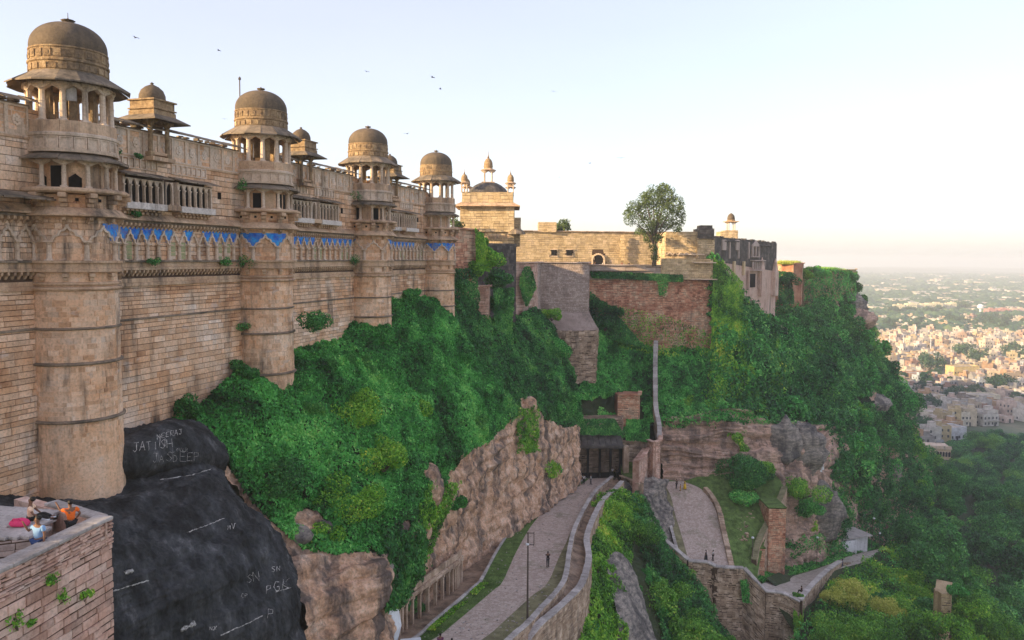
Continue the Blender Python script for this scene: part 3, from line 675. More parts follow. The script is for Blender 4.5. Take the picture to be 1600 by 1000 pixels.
    V, Fc = lathe([(.12, 12.98), (.1, 13.08), (.30, 13.14), (.38 if idx == 0 else .3, 13.18), (.3, 13.22), (.06, 13.26), (.05, 13.3), (.02, 13.34), (.015, 13.62 if idx == 0 else 13.36)], 16); V[:, 0] += c[0]; V[:, 1] += c[1]; PP.add('finial', (V, Fc), M_dome, smooth=True); PP.cur = None
tower(-SP, -15.5, 1)
for i, zb in enumerate((-15.5, -14.0, -11.5, -11.0)): tower(i*SP, zb, i)
# dark sloping porch roof low on the wall before the first tower
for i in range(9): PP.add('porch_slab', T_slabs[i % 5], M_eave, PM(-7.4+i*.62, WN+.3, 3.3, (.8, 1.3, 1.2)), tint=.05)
put_stones(palace, stones, M_sand)
PP.finish()
rod = G(); rod.add(*tube([F(23.7, -6, 7.9), F(23.7, -6, 15.6)], .05, 6)); rod.add(*lathe([(.12, 0), (.12, .15), (0, .3)], 6), M=Mt(*F(23.7, -6, 15.5)))
tag(rod.obj('lightning_rod', M_pole), 'thin lightning rod rising behind the second large dome', 'rod')
# ------------------------------------------------------------------ terrain
black = Patch([
 [(-220,760,33),(-120,790,33),(-40,860,33),(40,960,33),(80,1060,33),(110,1160,33),(130,1300,33)],
 [(-80,765,38),(-20,772,38),(60,795,38),(150,830,38),(215,900,38),(245,980,38),(262,1120,38)],
 [(-40,768,41),(40,775,41),(120,785,41),(215,810,41),(300,870,41),(345,960,41),(370,1120,41)],
 [(60,760,44),(130,758,44),(200,765,44),(280,790,44),(360,850,44),(415,940,44),(445,1120,44)],
 [(130,690,46.5),(190,692,46.5),(225,735,46.5),(300,748,46.5),(385,810,46.5),(450,910,46.5),(474,1100,46.5)],
 [(190,668,49),(235,668,49),(285,690,49),(335,730,49),(378,780,49),(448,870,49),(484,1080,49)],
 [(240,655,52),(265,662,52),(305,680,52),(345,720,52),(385,800,52),(452,872,52),(500,1060,52)]], 260, 320, amp=.45, sc=.28, seed=3, fine=.14, strata=.20, micro=.12)
boulder = Patch([
 [(170,690,46.8),(215,668,48.3),(270,654,50.2),(318,662,51.8),(352,696,52.6)],
 [(172,700,44.6),(215,680,45.9),(268,668,47.8),(318,678,49.6),(354,704,51.2)],
 [(172,722,43.9),(218,706,45.0),(270,696,46.9),(322,702,48.8),(356,716,50.8)],
 [(172,745,44.3),(220,738,45.2),(275,728,47.1),(322,728,49.0),(352,732,51.0)],
 [(172,765,47.0),(222,758,47.8),(278,746,49.4),(322,742,51.0),(350,742,52.2)]], 120, 160, amp=.22, sc=.5, seed=8, fine=.1, micro=.08); boulder.obj('upper_black_boulder', M_brock)
o = black.obj('black_rock', M_brock); o['kind'] = 'structure'; black_o = o
hill = Patch([
 [(262,668,51.5),(300,690,51.5),(345,735,51.5),(392,800,51.5),(450,868,51.5),(478,940,51.5),(500,1060,51.5)],
 [(310,640,54),(350,660,54),(400,720,54),(455,780,54),(530,868,54),(560,950,54),(575,1080,54)],
 [(350,600,57),(400,640,57),(455,700,57),(520,780,57),(585,868,57),(604,940,57),(612,1060,57)],
 [(405,575,61),(450,610,61),(510,680,61),(570,760,61),(625,850,61),(616,930,61),(600,1020,61)],
 [(455,548,66),(510,580,66),(560,640,66),(610,710,66),(655,790,66),(640,880,66),(630,975,66)],
 [(500,532,72),(550,550,72),(600,600,72),(650,675,72),(680,745,72),(676,840,72),(678,935,72)],
 [(560,505,79),(600,510,79),(640,560,79),(690,640,79),(720,718,79),(716,800,79),(716,900,79)],
 [(610,475,87),(650,480,87),(690,540,87),(735,615,87),(758,688,87),(762,770,87),(764,862,87)],
 [(655,460,96),(690,478,96),(730,530,96),(780,600,96),(805,660,96),(812,740,96),(818,822,96)],
 [(700,470,104),(740,500,104),(775,560,104),(820,620,104),(838,660,104),(845,730,104),(850,800,104)],
 [(750,500,112),(780,520,112),(815,560,112),(855,610,112),(868,650,112),(876,715,112),(880,778,112)],
 [(790,500,121),(820,520,121),(850,560,121),(885,615,121),(893,655,121),(900,700,121),(900,762,121)],
 [(835,480,131),(865,520,131),(890,570,131),(905,625,131),(905,655,131),(903,700,131),(905,745,131)]], 420, 190, amp=.6, sc=.3, seed=11, fine=.4, lump=.25, strata=.30, micro=.15)
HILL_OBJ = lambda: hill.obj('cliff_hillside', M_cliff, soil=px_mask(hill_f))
far_slope = Patch([
 [(1100,395,151),(1160,475,163),(1215,505,180),(1262,482,198),(1336,470,226)],
 [(1108,480,150),(1165,505,158),(1225,535,172),(1292,525,190),(1350,515,226)],
 [(1108,560,148),(1175,560,152),(1235,575,165),(1312,570,184),(1392,580,224)],
 [(1096,622,144),(1165,630,146),(1240,620,158),(1335,615,182),(1420,628,222)],
 [(1130,668,140),(1200,672,142),(1272,668,152),(1345,672,176),(1414,665,216)],
 [(1162,740,136),(1232,745,138),(1300,735,150),(1372,745,176),(1450,735,222)],
 [(1180,800,133),(1240,815,136),(1305,822,148),(1380,800,180),(1480,790,235)],
 [(1190,870,130),(1240,895,132),(1305,880,145),(1400,860,175),(1520,860,235)]], 220, 200, amp=2.0, sc=.10, seed=21, fine=.4, lump=1.3)
FAR_OBJ = lambda: far_slope.obj('overgrown_hillside', M_cliff2, soil=px_mask(lambda px, py, c: (py < 665) & (fbm(c, .11, 4, 19) > -.3)))
mid_slope = Patch([
 [(915,500,147),(965,530,149),(1030,545,150),(1080,545,150),(1118,545,149)],
 [(915,560,143),(965,575,145),(1030,575,147),(1080,570,147),(1120,590,147)],
 [(905,610,139),(960,620,141),(1030,620,143),(1080,625,143),(1130,630,143)],
 [(903,650,136),(960,660,137),(1030,650,140),(1080,655,140),(1140,650,139)],
 [(903,690,133),(960,690,134),(1030,662,138),(1080,662,138),(1150,660,138)]], 100, 110, amp=.9, sc=.2, seed=31, lump=.4)
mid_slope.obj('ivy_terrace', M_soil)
strata = Patch([
 [(1028,650,139),(1075,650,139),(1120,640,139),(1165,640,139.5),(1205,655,140),(1250,660,143),(1290,665,150)],
 [(1030,682,137.5),(1075,684,137.5),(1120,678,138),(1165,690,137.5),(1205,700,137.5),(1250,700,140),(1300,705,148)],
 [(1034,715,136.5),(1075,716,137),(1120,708,137),(1165,735,136),(1205,750,135.5),(1252,760,138),(1302,760,146)],
 [(1036,740,135.5),(1075,742,136),(1120,735,136),(1165,770,134.5),(1210,800,133.5),(1255,820,136),(1305,815,145)],
 [(1036,756,134),(1075,762,134),(1120,765,133),(1175,800,132),(1215,850,131),(1255,880,134),(1302,860,143)]], 200, 260, amp=.8, sc=.2, seed=41, strata=.75, fine=.3)
strata.obj('layered_cliff', M_cliff2)
crag = Patch([
 [(975,745,125),(1000,745,127),(1028,745,129),(1045,750,131)],
 [(985,800,119),(1005,790,121),(1032,800,124),(1050,800,126)],
 [(1000,850,115),(1015,835,117),(1040,845,120),(1056,850,121)],
 [(1010,900,112),(1025,885,114),(1045,880,117),(1062,880,118)]], 90, 80, amp=1.0, sc=.4, seed=51, strata=.3, fine=.25)
crag.obj('crag', M_crag)
wedge = Patch([
 [(925,800,110),(965,770,117),(1003,785,119),(1012,822,117),(1030,860,116)],
 [(912,870,90),(950,850,100),(1000,860,108),(1040,880,111),(1075,900,113)],
 [(905,940,79),(945,930,87),(1000,935,97),(1075,960,106),(1110,960,109)],
 [(898,1010,70),(940,1030,78),(1010,1040,88),(1120,1060,98),(1160,1060,104)],
 [(880,1120,62),(940,1160,68),(1010,1180,76),(1120,1200,88),(1200,1200,96)]], 150, 150, amp=.8, sc=.22, seed=61, lump=.6, fine=.15)
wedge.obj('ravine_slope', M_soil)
lower = Patch([
 [(1150,1150,92),(1264,965,110),(1300,915,124),(1345,885,136),(1385,860,152),(1430,850,160)],
 [(1262,1150,90),(1290,1000,104),(1350,960,116),(1400,930,128),(1460,920,140),(1500,900,160)],
 [(1300,1200,88),(1370,1060,98),(1430,1010,108),(1500,980,120),(1560,990,135),(1620,980,160)],
 [(1400,1300,85),(1480,1150,95),(1540,1080,108),(1620,1050,125),(1700,1050,145),(1800,1050,170)]], 90, 120, amp=1.2, sc=.15, seed=71, lump=.8)
lower.obj('lower_spur', M_soil)
# foothill falling to the plain, and the plain itself
def gz(x, y): return -95.0
foot = Patch([
 [(np.array([40,118,-50.])),(np.array([62,150,-57.])),(np.array([75,185,-55.])),(np.array([98,225,-50.])),(np.array([116,262,-66.])),(np.array([60,330,-70.]))],
 [(np.array([60,100,-64.])),(np.array([82,140,-66.])),(np.array([98,190,-68.])),(np.array([128,235,-66.])),(np.array([150,275,-86.])),(np.array([120,360,-90.]))],
 [(np.array([95,90,-78.])),(np.array([120,140,-80.])),(np.array([145,195,-82.])),(np.array([168,250,-82.])),(np.array([190,300,-94.])),(np.array([180,390,-97.]))],
 [(np.array([160,80,-92.])),(np.array([185,150,-93.])),(np.array([210,215,-94.])),(np.array([235,280,-95.])),(np.array([250,350,-96.])),(np.array([250,430,-96.]))],
 [(np.array([240,70,-97.])),(np.array([260,150,-97.])),(np.array([280,220,-97.])),(np.array([300,290,-97.])),(np.array([310,370,-97.])),(np.array([310,460,-97.]))]], 90, 90, amp=1.5, sc=.05, seed=81)
foot.obj('foothill', M_soil)
def ground_mat():
    m, t, b = NT('plain_ground'); p = pos(t)
    c = ramp(t, noise(t, mapped(t, p, (1, 1, 1)), .0045, 8, .65), [(.30, (.05, .09, .045)), (.46, (.09, .13, .07)), (.54, (.22, .20, .13)), (.60, (.10, .14, .08)), (.75, (.26, .23, .16))])
    c = mix(t, .5, c, ramp(t, noise(t, p, .03, 6, .7), [(.35, (.5, .5, .5)), (.6, (1.2, 1.2, 1.2))]), 'MULTIPLY')
    t.links.new(c, b.inputs[0]); b.inputs['Roughness'].default_value = 1; return m
def plain():
    xs = np.concatenate([np.linspace(-6000, -400, 12), np.linspace(-300, 6500, 120)]); ys = np.concatenate([np.linspace(-1500, 300, 8), np.linspace(380, 3000, 60), np.linspace(3100, 9000, 40)])
    X, Y = np.meshgrid(xs, ys); P = np.column_stack([X.ravel(), Y.ravel(), 0*X.ravel()]); far = np.clip((P[:, 1]-2200)/4000, 0, 1)
    P[:, 2] = -96+far*26*np.maximum(0, fbm(P, .0006, 3, 4)+.25)
    i = np.arange(P.shape[0]).reshape(X.shape); Fc = np.stack([i[:-1, :-1], i[:-1, 1:], i[1:, 1:], i[1:, :-1]], -1).reshape(-1, 4)
    link('ground', make_mesh('ground', P, Fc, None, ground_mat(), None, True), None, 'structure')
plain()
# solid body of the fort hill behind / below everything (plateau top and core)
def plateau():
    g = G()
    def slab(poly, z0, z1):
        n = len(poly); V = [(x, y, z0) for x, y in poly]+[(x, y, z1) for x, y in poly]
        g.add(V, [tuple(range(n))[::-1], tuple(range(n, 2*n))]+[(i, (i+1) % n, (i+1) % n+n, i+n) for i in range(n)])
    slab([(-300, -120), (-45, -120), (-38, 20), (-36, 60), (-22, 100), (-12, 118), (-8, 160), (40, 163), (58, 205), (90, 232), (40, 420), (-300, 420)], -96, -2.6)
    g.obj('plateau', M_soil, None, 'structure')
plateau()
# ------------------------------------------------------------------ road, verges, paths
def zr(Y): return -30-.1*(Y-60)
def WR(px, py):
    Y = 80.
    for _ in range(30): Y = abs(FPX*zr(Y)/((py-403+.006*(800-px)))); 
    return W(px, py, Y)
def interp(P, m): return catmull(np.asarray(P, float), m)
LK = interp([WR(*q) for q in [(300,1260),(560,1050),(647,1000),(674,976),(740,919),(752,907),(780,856),(812,812),(845,785),(872,770),(899,758),(915,748)]], 90)
RK = interp([WR(*q) for q in [(560,1300),(760,1050),(824,988),(845,964),(872,934),(884,910),(890,868),(899,832),(920,790),(935,770),(950,757),(962,746)]], 90)
def sheet(name, A, B, dz, mat, k=6, kind='structure'):
    V = []; m = len(A)
    for i in range(k+1): f = i/k; V.append(A*(1-f)+B*f+np.array([0, 0, dz]))
    V = np.concatenate(V); i = np.arange(m*(k+1)).reshape(k+1, m); Fc = np.stack([i[:-1, :-1], i[:-1, 1:], i[1:, 1:], i[1:, :-1]], -1).reshape(-1, 4)
    return link(name, make_mesh(name, V, Fc, None, mat), None, kind)
def paving(name, c1, c2, grass=.5, sc=3.2):
    m, t, b = NT(name); p = pos(t); v = node(t, 'ShaderNodeTexVoronoi'); v.feature = 'DISTANCE_TO_EDGE'; v.inputs['Scale'].default_value = sc; t.links.new(p, v.inputs['Vector'])
    v2 = node(t, 'ShaderNodeTexVoronoi'); v2.inputs['Scale'].default_value = sc; t.links.new(p, v2.inputs['Vector'])
    c = mix(t, noise(t, p, .5, 5), c1, c2); sv = t.nodes.new('ShaderNodeSeparateColor'); t.links.new(v2.outputs['Color'], sv.inputs[0]); c = mix(t, .55, c, ramp(t, sv.outputs[0], [(0, (.22,)*3), (1, (.75,)*3)]), 'SOFT_LIGHT')
    c = mix(t, mrange(t, v.outputs[0], .0, .05, .55, 0), c, (.10, .085, .06))
    g = noise(t, p, .28, 7, .72); c = mix(t, mrange(t, g, .55, .62, 0, grass), c, (.10, .13, .045))
    n9 = noise(t, p, 6, 5, .7); c = mix(t, .4, c, ramp(t, n9, [(.3, (.6, .6, .6)), (.7, (1.25, 1.25, 1.25))]), 'MULTIPLY')
    t.links.new(c, b.inputs[0]); b.inputs['Roughness'].default_value = .85; bump(t, b, v.outputs[0], .5, .05); return m
M_pave = paving('road_paving', (.44, .34, .28), (.56, .45, .38), .35)
M_path = paving('smooth_path', (.42, .36, .31), (.50, .44, .38), .1, 1.6)
M_turf = flat('turf', (.12, .19, .05), 1.0, var=.6, sc=1.1)
M_turf2 = flat('worn_turf', (.24, .22, .12), 1.0, var=.5, sc=.9)
mid = lambda A, B, f: A*(1-f)+B*f
base = sheet('road_bed', LK+np.array([-.3, 0, 0.]), RK+np.array([.3, 0, 0.]), -.12, M_soil)
tf = np.clip(.30*np.sin(np.linspace(.2, 2.9, 90))**.7, .05, 1)[:, None]*np.linspace(.75, 1.0, 90)[:, None]
GR = LK*(1-tf)+RK*tf
sheet('road', LK, RK, 0, M_pave)
sheet('left_verge', LK, GR, .02, M_turf, 3)
wt = np.interp(np.linspace(0, 1, 90), [0, .35, .6, 1], [.40, .30, .08, .03])[:, None]
sheet('right_verge', RK, RK*(1-wt)+LK*wt, .015, M_turf2, 3)
# kerb stones on the left edge
def slabs_along(P, name, root, w, h, mat, L=1.1, z=0, jit=.02, gap=.02, cap=300, side=0, parts=None):
    P = np.asarray(P); seg = np.linalg.norm(np.diff(P, axis=0), axis=1); c = np.concatenate([[0], np.cumsum(seg)]); s = 0; parts = parts or Parts(root)
    at = lambda u: np.array([np.interp(u, c, P[:, i]) for i in range(3)])
    while s < c[-1]-.2:
        l = min(L*rnd(.7, 1.3), c[-1]-s); a, b = at(s), at(s+l); d = b-a; ln = np.linalg.norm(d)
        if ln < .1: break
        rz = math.atan2(d[1], d[0]); ry = -math.asin(d[2]/ln); m = (a+b)/2
        parts.add(name, (*box(ln-gap, w*rnd(.93, 1.07), h, 0, side*w/2, 0, b=min(.03, h*.2)),), mat, Mt(m[0], m[1], m[2]+z+rnd(-jit, jit), rz, 1, 0, ry), tint=random.random(), cap=cap); s += l
    return parts
kerb = thing('kerb', LK[40], 'pale stone kerb edging the grass verge along the cliff side of the road', 'kerb')
slabs_along(LK+np.array([0, 0, 0.]), 'kerb_stone', kerb, .28, .28, M_cap, 1.2, -.06).finish()
# --- parapet walls: a wall thing with masonry faces and coping slabs
def parapet(name, label, top, h, th, mat, cmat, drop=None, cat='wall', ch=.3, sl=(.35, .8), cop=(.12, 1.1), each=False, rub=.15, sides=(1,), cw=.12):
    """top: (n,3) line of the wall's crown; drop: (n,) depth of masonry below the crown on the outer side"""
    top = np.asarray(top, float); n = len(top); drop = np.full(n, h) if drop is None else np.asarray(drop, float)
    rt = thing(name, top[n//2]-np.array([0, 0, h]), label, cat)
    d = np.gradient(top, axis=0)[:, :2]; d = nrmz(d); q = np.column_stack([d[:, 1], -d[:, 0]])
    g = G(); V = []
    for s, zz in ((-1, None), (-1, 0), (1, 0), (1, None)):
        z = top[:, 2] if zz == 0 else top[:, 2]-drop; V.append(np.column_stack([top[:, :2]+q*s*th/2, z]))
    V = np.concatenate(V); Fc = []
    for k in range(3):
        for i in range(n-1): Fc.append((k*n+i, k*n+i+1, (k+1)*n+i+1, (k+1)*n+i))
    Fc += [(0, n, 2*n, 3*n), (n-1, 4*n-1, 3*n-1, 2*n-1)]
    g.add(V, Fc); g.obj('wall_core', M_mort, rt)
    seg = np.linalg.norm(np.diff(top[:, :2], axis=0), axis=1); c = np.concatenate([[0], np.cumsum(seg)]); L = c[-1]; sets = []
    for sd in sides:
        def f(u, z, sd=sd):
            x = np.interp(u, c, top[:, 0]); y = np.interp(u, c, top[:, 1]); t = np.interp(u, c, top[:, 2]); qx = np.interp(u, c, q[:, 0])*sd; qy = np.interp(u, c, q[:, 1])*sd
            return np.column_stack([x+qx*th/2, y+qy*th/2, t+z]), np.column_stack([qx, qy, 0*qx])
        md = drop.max(); dd = lambda u, z: -z < np.interp(u, c, drop)+.3
        sets.append(masonry(f, L, -md, -.02, ch, sl, (0, .05), keep=dd, rubble=rub))
    put_stones(rt, sets, mat, each=each)
    slabs_along(top, 'coping_slab', rt, th+cw, cop[0], cmat, cop[1], 0.0).finish()
    return rt
# inner low wall and outer wall of the road's channel
inner = RK+np.array([0, 0, .75])
parapet('inner_parapet', 'low grey capped wall between the paved road and its side channel', inner[8:86], .9, .4, M_rubble, M_cap, ch=.25)
OK = interp([W(*q) for q in [(780,1060,58),(839,979,62.5),(860,961,65),(899,925,71),(911,907,75),(920,871,83),(917,838,90),(932,799,101),(945,778,110),(960,765,117),(972,752,121)]], 90)
dr = np.interp(np.linspace(0, 1, 90), [0, .12, .3, .5, .8, 1], [10, 9, 6.5, 5, 3, 2])
parapet('outer_parapet', 'tall winding stone wall with pale coping dropping from the road to the vine slope', OK, 4, .6, M_rubble, M_cap, dr, sides=(1, -1), ch=.3)
sheet('channel_floor', RK+np.array([.2, 0, 0]), OK+np.array([0, 0, -.9]), .02, M_rubble, 3)
# ditch floor and rock-cut gallery left of the kerb
sheet('ditch', LK+np.array([-.15, 0, 0]), LK+np.array([-4.5, .6, -.2]), -.45, M_rubble, 3)
gal = thing('rock_gallery', W(690, 940, 66), 'row of square stone pillars fronting a dark gallery cut below the cliff', 'gallery')
GP = Parts(gal); GL = np.array([p+np.array([-2.2, .3, 0]) for p in LK]); 
sel = [p for p in GL if 57 < p[1] < 84]; sel = interp(sel, 30)
for i, p in enumerate(sel[:26]):
    f = 1.0 if i > 8 else 1.0
    GP.add('pillar', tm(box(.27, .27, 2.4, b=.02), box(.42, .42, .16, 0, 0, 2.25)), M_rubble, Mt(p[0], p[1], p[2]-.6, rnd(-.1, .1)-.3), tint=random.random())
slabs_along(sel[:26]+np.array([0, 0, 1.9]), 'lintel', gal, .6, .24, M_rubble, 1.3, 0, parts=GP)
slabs_along(sel[:26]+np.array([-.7, 0, 2.15]), 'roof_slab', gal, 1.9, .18, M_rubble, 1.2, 0, parts=GP)
slabs_along(sel[:26]+np.array([.0, 0, 2.33]), 'parapet_slab', gal, .22, .55, M_rubble, .9, 0, parts=GP)
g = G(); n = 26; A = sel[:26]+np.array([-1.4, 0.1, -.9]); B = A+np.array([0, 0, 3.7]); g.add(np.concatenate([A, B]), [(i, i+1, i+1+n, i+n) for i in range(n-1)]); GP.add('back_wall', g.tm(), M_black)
GP.finish()
# ------------------------------------------------------------------ masonry buildings beyond the palace
def poly_wall(name, label, pts, z0, z1, mat, cat='wall', ch=.35, sl=(.4, 1.0), th=3, batter=0.0, core=None, coping=True, rub=.1, out=(0, .05), keep=None, side=1, closed=False, each=False, cmat=None, zl=None, smat=None):
    """upright wall along ground points (x,y); z0,z1 bottom / top"""
    pts = [np.asarray(p, float)[:2] for p in pts]; rt = thing(name, (*pts[0], z0), label, cat); sets = []
    n = len(pts)
    for i in range(n if closed else n-1):
        a, b = pts[i], pts[(i+1) % n]; f, L, e, nn = plane_P(a, b, side, batter, z1)
        g = G(); q = [(*(a+nn*(z1-z0)*batter), z0), (*(b+nn*(z1-z0)*batter), z0), (*b, z1), (*a, z1)]
        q += [(*(a-nn*th), z0), (*(b-nn*th), z0), (*(b-nn*th), z1-.003), (*(a-nn*th), z1-.003)]
        g.add(q, [(0, 1, 2, 3), (7, 6, 5, 4), (0, 4, 5, 1), (3, 2, 6, 7), (1, 5, 6, 2), (0, 3, 7, 4)]); link('wall', make_mesh('wall', np.concatenate(g.V), g.F, None, [core or M_mort, smat or mat], [0, 1, 1, 1, 1, 1]), rt)
        sets.append(masonry(f, L, z0, z1, ch, sl, out, rubble=rub, keep=(lambda u, z, i=i: keep(i, u, z)) if keep else None))
        if coping: slabs_along(np.array([(*(a+nn*.05), z1), (*(b+nn*.05), z1)]), 'coping_stone', rt, .7, .2, cmat or mat, 1.6, 0).finish()
    put_stones(rt, sets, smat or mat, each=each)
    return rt
def XY(px, Y): return W(px, 403, Y)[:2]
def Zp(px, py, Y): return W(px, py, Y)[2]
# big retaining wall, seen square on, with corner block
rw_ = poly_wall('retaining_wall', 'high red rubble retaining wall with a strip of ivy below its pale parapet', [XY(914, 149), XY(1036, 150), XY(1114, 150.5), XY(1122, 170)], Zp(1000, 600, 150), Zp(1000, 437, 150), M_red, ch=.32, sl=(.3, .8), th=3, batter=.03, rub=.3, out=(0, .09), core=M_mort, coping=False)
# parapet on it
poly_wall('terrace_parapet', 'pale weathered parapet running along the top of the red retaining wall', [XY(914, 149.2), XY(1036, 150.2)], Zp(1000, 440, 150), Zp(1000, 415, 150), M_grey, ch=.9, sl=(1.2, 2.0), th=.6, rub=.1)
link('upper_terrace', make_mesh('upper_terrace', [(*XY(795, 128), -2.35), (*XY(845, 146), -2.35), (*XY(1114, 152), -2.3), (*XY(1120, 178), -2.3), (*XY(800, 178), -2.35)], [(0, 1, 2, 3, 4)], None, M_turf2), None, 'structure')
# corner block with ledges and zigzag
cb = thing('corner_bastion', (*XY(1075, 150), -6), 'weathered buff and red corner block with projecting stone ledges above the retaining wall', 'bastion')
CP = Parts(cb); sets = []
def block(x0, x1, y0, y1, Yd, dep, mat, P, root, sets, ch=.4, sl=(.5, 1.1), smat=None, rub=.12, name='wall', right=True):
    """box of masonry whose front face spans pixels x0..x1, y0 (top)..y1 (bottom) at distance Yd"""
    a, b = XY(x0, Yd), XY(x1, Yd); zt, zb = Zp((x0+x1)/2, y0, Yd), Zp((x0+x1)/2, y1, Yd); c = b+np.array([.0, dep]); d = a+np.array([0, dep])
    g = G(); q = [(*p, zb) for p in (a, b, c, d)]+[(*p, zt) for p in (a, b, c, d)]
    g.add(q, [(3, 2, 1, 0), (4, 5, 6, 7), (0, 1, 5, 4), (1, 2, 6, 5), (2, 3, 7, 6), (3, 0, 4, 7)]); g.obj(name, M_mort, root)
    for p, r in ((a, b), (b, c), (d, a)):
        f, L, e, n = plane_P(p, r, 1); 
        sets.append(masonry(f, L, zb, zt, ch, sl, (0, .06), rubble=rub))
    return a, b, zt, zb
block(1034, 1114, 404, 437, 149.8, 8, M_buff, CP, cb, sets)
block(1040, 1096, 362, 404, 153, 8, M_buff, CP, cb, sets)
block(1090, 1116, 372, 404, 152, 7, M_buff, CP, cb, sets)
for (px0, px1, py, Yd, l) in ((1083, 1118, 411, 149.2, .8), (1078, 1120, 437, 149.2, 1.0), (1060, 1100, 398, 150.4, .5)):
    a, b = XY(px0, Yd), XY(px1, Yd); CP.add('ledge', tm(box(np.linalg.norm(b-a), l*1.6, .18, b=.03)), M_trim2, Mt((a[0]+b[0])/2, Yd, Zp(px0, py, Yd)), tint=.7)
for i in range(6):
    x = XY(1038+i*8.5, 152.6)[0]; z = Zp(1050, 400, 152.6)
    for s in (-1, 1): CP.add('zigzag_stone', tm(box(.75, .3, .16, b=.02)), M_trim2, Mt(x+s*.26, 152.7, z+.35, 0, 1, 0, s*.8), tint=random.random())
put_stones(cb, sets, M_buff, each=False)
s2 = []; block(1092, 1115, 357, 373, 151.5, 5, M_black, CP, cb, s2); block(1094, 1112, 352, 357, 152.5, 3, M_buff, CP, cb, s2); put_stones(cb, s2, M_black, each=False); CP.finish()
# sunlit fort wall with turret, arch and windows
FW = thing('fort_wall', (*XY(950, 170), 0), 'long sunlit golden stone wall with an arched gateway and two small square windows', 'wall')
sets = []; a, b = XY(797, 166), XY(1100, 172); z1 = Zp(950, 363, 169); z0 = -2.6; f, L, e, n = plane_P(a, b, 1)
def in_open(u, z):
    px = 800+1200*(a[0]+e[0]*u)/(a[1]+e[1]*u); zc = z
    arch = (np.abs(px-934) < 8.5) & (zc < Zp(934, 391, 169)) | (np.abs(px-865) < 4.5) & (np.abs(zc-Zp(865, 395, 168)) < .7) | (np.abs(px-889) < 4.5) & (np.abs(zc-Zp(889, 395, 168)) < .7)
    return ~arch
sets.append(masonry(f, L, z0, z1, .42, (.5, 1.2), (0, .05), keep=in_open, rubble=.12))
g = G(); q = [(*(a), z0), (*(b), z0), (*(b+np.array([0, 2.5])), z0), (*(a+np.array([0, 2.5])), z0)]; q += [(x, y, z1) for x, y, z in q]
g.add(q, [(3, 2, 1, 0), (4, 5, 6, 7), (0, 1, 5, 4), (1, 2, 6, 5), (2, 3, 7, 6), (3, 0, 4, 7)]); g.obj('wall', M_mort, FW)
put_stones(FW, sets, M_buff, each=False)
def arch_poly(w_, h, n=10): return [(-w_/2, 0)]+[(-w_/2*math.cos(t), h-w_/2+w_/2*math.sin(t)) for t in np.linspace(0, math.pi, n)]+[(w_/2, 0)]
def on_line(A, B, px):
    k = (px-800)/1200; d = B-A; return A+d*((k*A[1]-A[0])/(d[0]-k*d[1]))
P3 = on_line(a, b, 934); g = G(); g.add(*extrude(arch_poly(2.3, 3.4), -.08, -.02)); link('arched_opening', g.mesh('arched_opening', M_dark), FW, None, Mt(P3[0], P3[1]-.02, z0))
g = G(); 
for t in np.linspace(0, math.pi, 11): g.add(*box(.36, .25, .36, 0, 0, -.18), M=Mt(1.32*math.cos(t), -.1, 2.25+1.32*math.sin(t), 0, 1, 0, 0))
for s in (-1, 1): g.add(*box(.35, .3, 2.2, s*1.3, -.1, 0))
link('arch_surround', g.mesh('arch_surround', M_trim2), FW, None, Mt(P3[0], P3[1]-.1, z0))
for px in (865, 889):
    p = on_line(a, b, px)+np.array([0, .22]); link('square_window', make_mesh('square_window', *box(1.2, .06, 1.3), None, M_dark), FW, None, Mt(p[0], p[1]-.35, Zp(px, 395, 168)-.65))
    g = G(); g.add(*box(1.6, .2, .18, 0, 0, -.18)); g.add(*box(1.6, .2, .18, 0, 0, 1.3)); link('window_frame', g.mesh('window_frame', M_trim2), FW, None, Mt(p[0], p[1]-.4, Zp(px, 395, 168)-.65))
slabs_along(np.array([(*a, z1), (*b, z1)]), 'coping_stone', FW, .9, .22, M_rubble, 1.6).finish()
FP = Parts(FW)
for px in (905, 971): 
    p = XY(px, 169)
    for k in range(9): FP.add('buttress_stone', tm(box(rnd(.5, 1.1), .4, .5, b=.04)), M_buff, Mt(p[0]+rnd(-.25, .25), p[1]-.5, z0+2.2+k*.62), tint=random.random()*.5)
FP.finish()
tr = thing('turret', (*XY(855, 167), 6), 'square golden masonry block standing on the sunlit wall', 'turret'); s3 = []; block(841, 869, 347, 363, 166.5, 4, M_buff, None, tr, s3); put_stones(tr, s3, M_buff, each=False)
# palace end walls and ivy-hung buttresses between the palace and the terrace
poly_wall('palace_end_wall', 'dark red stepped masonry wall adjoining the end of the palace', [XY(703, 101), XY(724, 104), XY(744, 107), XY(744, 116)], -14, Zp(720, 358, 103), M_red, ch=.42, sl=(.6, 1.3))
poly_wall('ivy_buttress', 'tall narrow brick buttress with a dark slot beside it under hanging vines', [XY(728, 106), XY(748, 108.5), XY(764, 108.5), XY(766, 114)], Zp(755, 560, 108), Zp(755, 448, 108), M_near, ch=.4, sl=(.5, 1.0), th=.8)
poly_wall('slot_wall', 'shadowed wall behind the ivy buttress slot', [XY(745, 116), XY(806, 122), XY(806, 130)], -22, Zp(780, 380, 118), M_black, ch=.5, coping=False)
poly_wall('lower_terrace_wall', 'pink stone wall with vertical coping stones carrying a hanging bush', [XY(797, 126), XY(826, 129), XY(835, 130), XY(846, 146)], Zp(820, 530, 130), Zp(820, 411, 130), M_pink, ch=.5, sl=(.6, 1.4), smat=M_near)
gb = poly_wall('grey_bastion', 'plain grey rendered bastion with a flaring foot', [XY(835, 131), XY(845, 143), XY(921, 143.5), XY(921, 152)], Zp(880, 490, 143), Zp(880, 411, 143), M_grey, ch=.28, sl=(.3, .7), out=(0, .03))
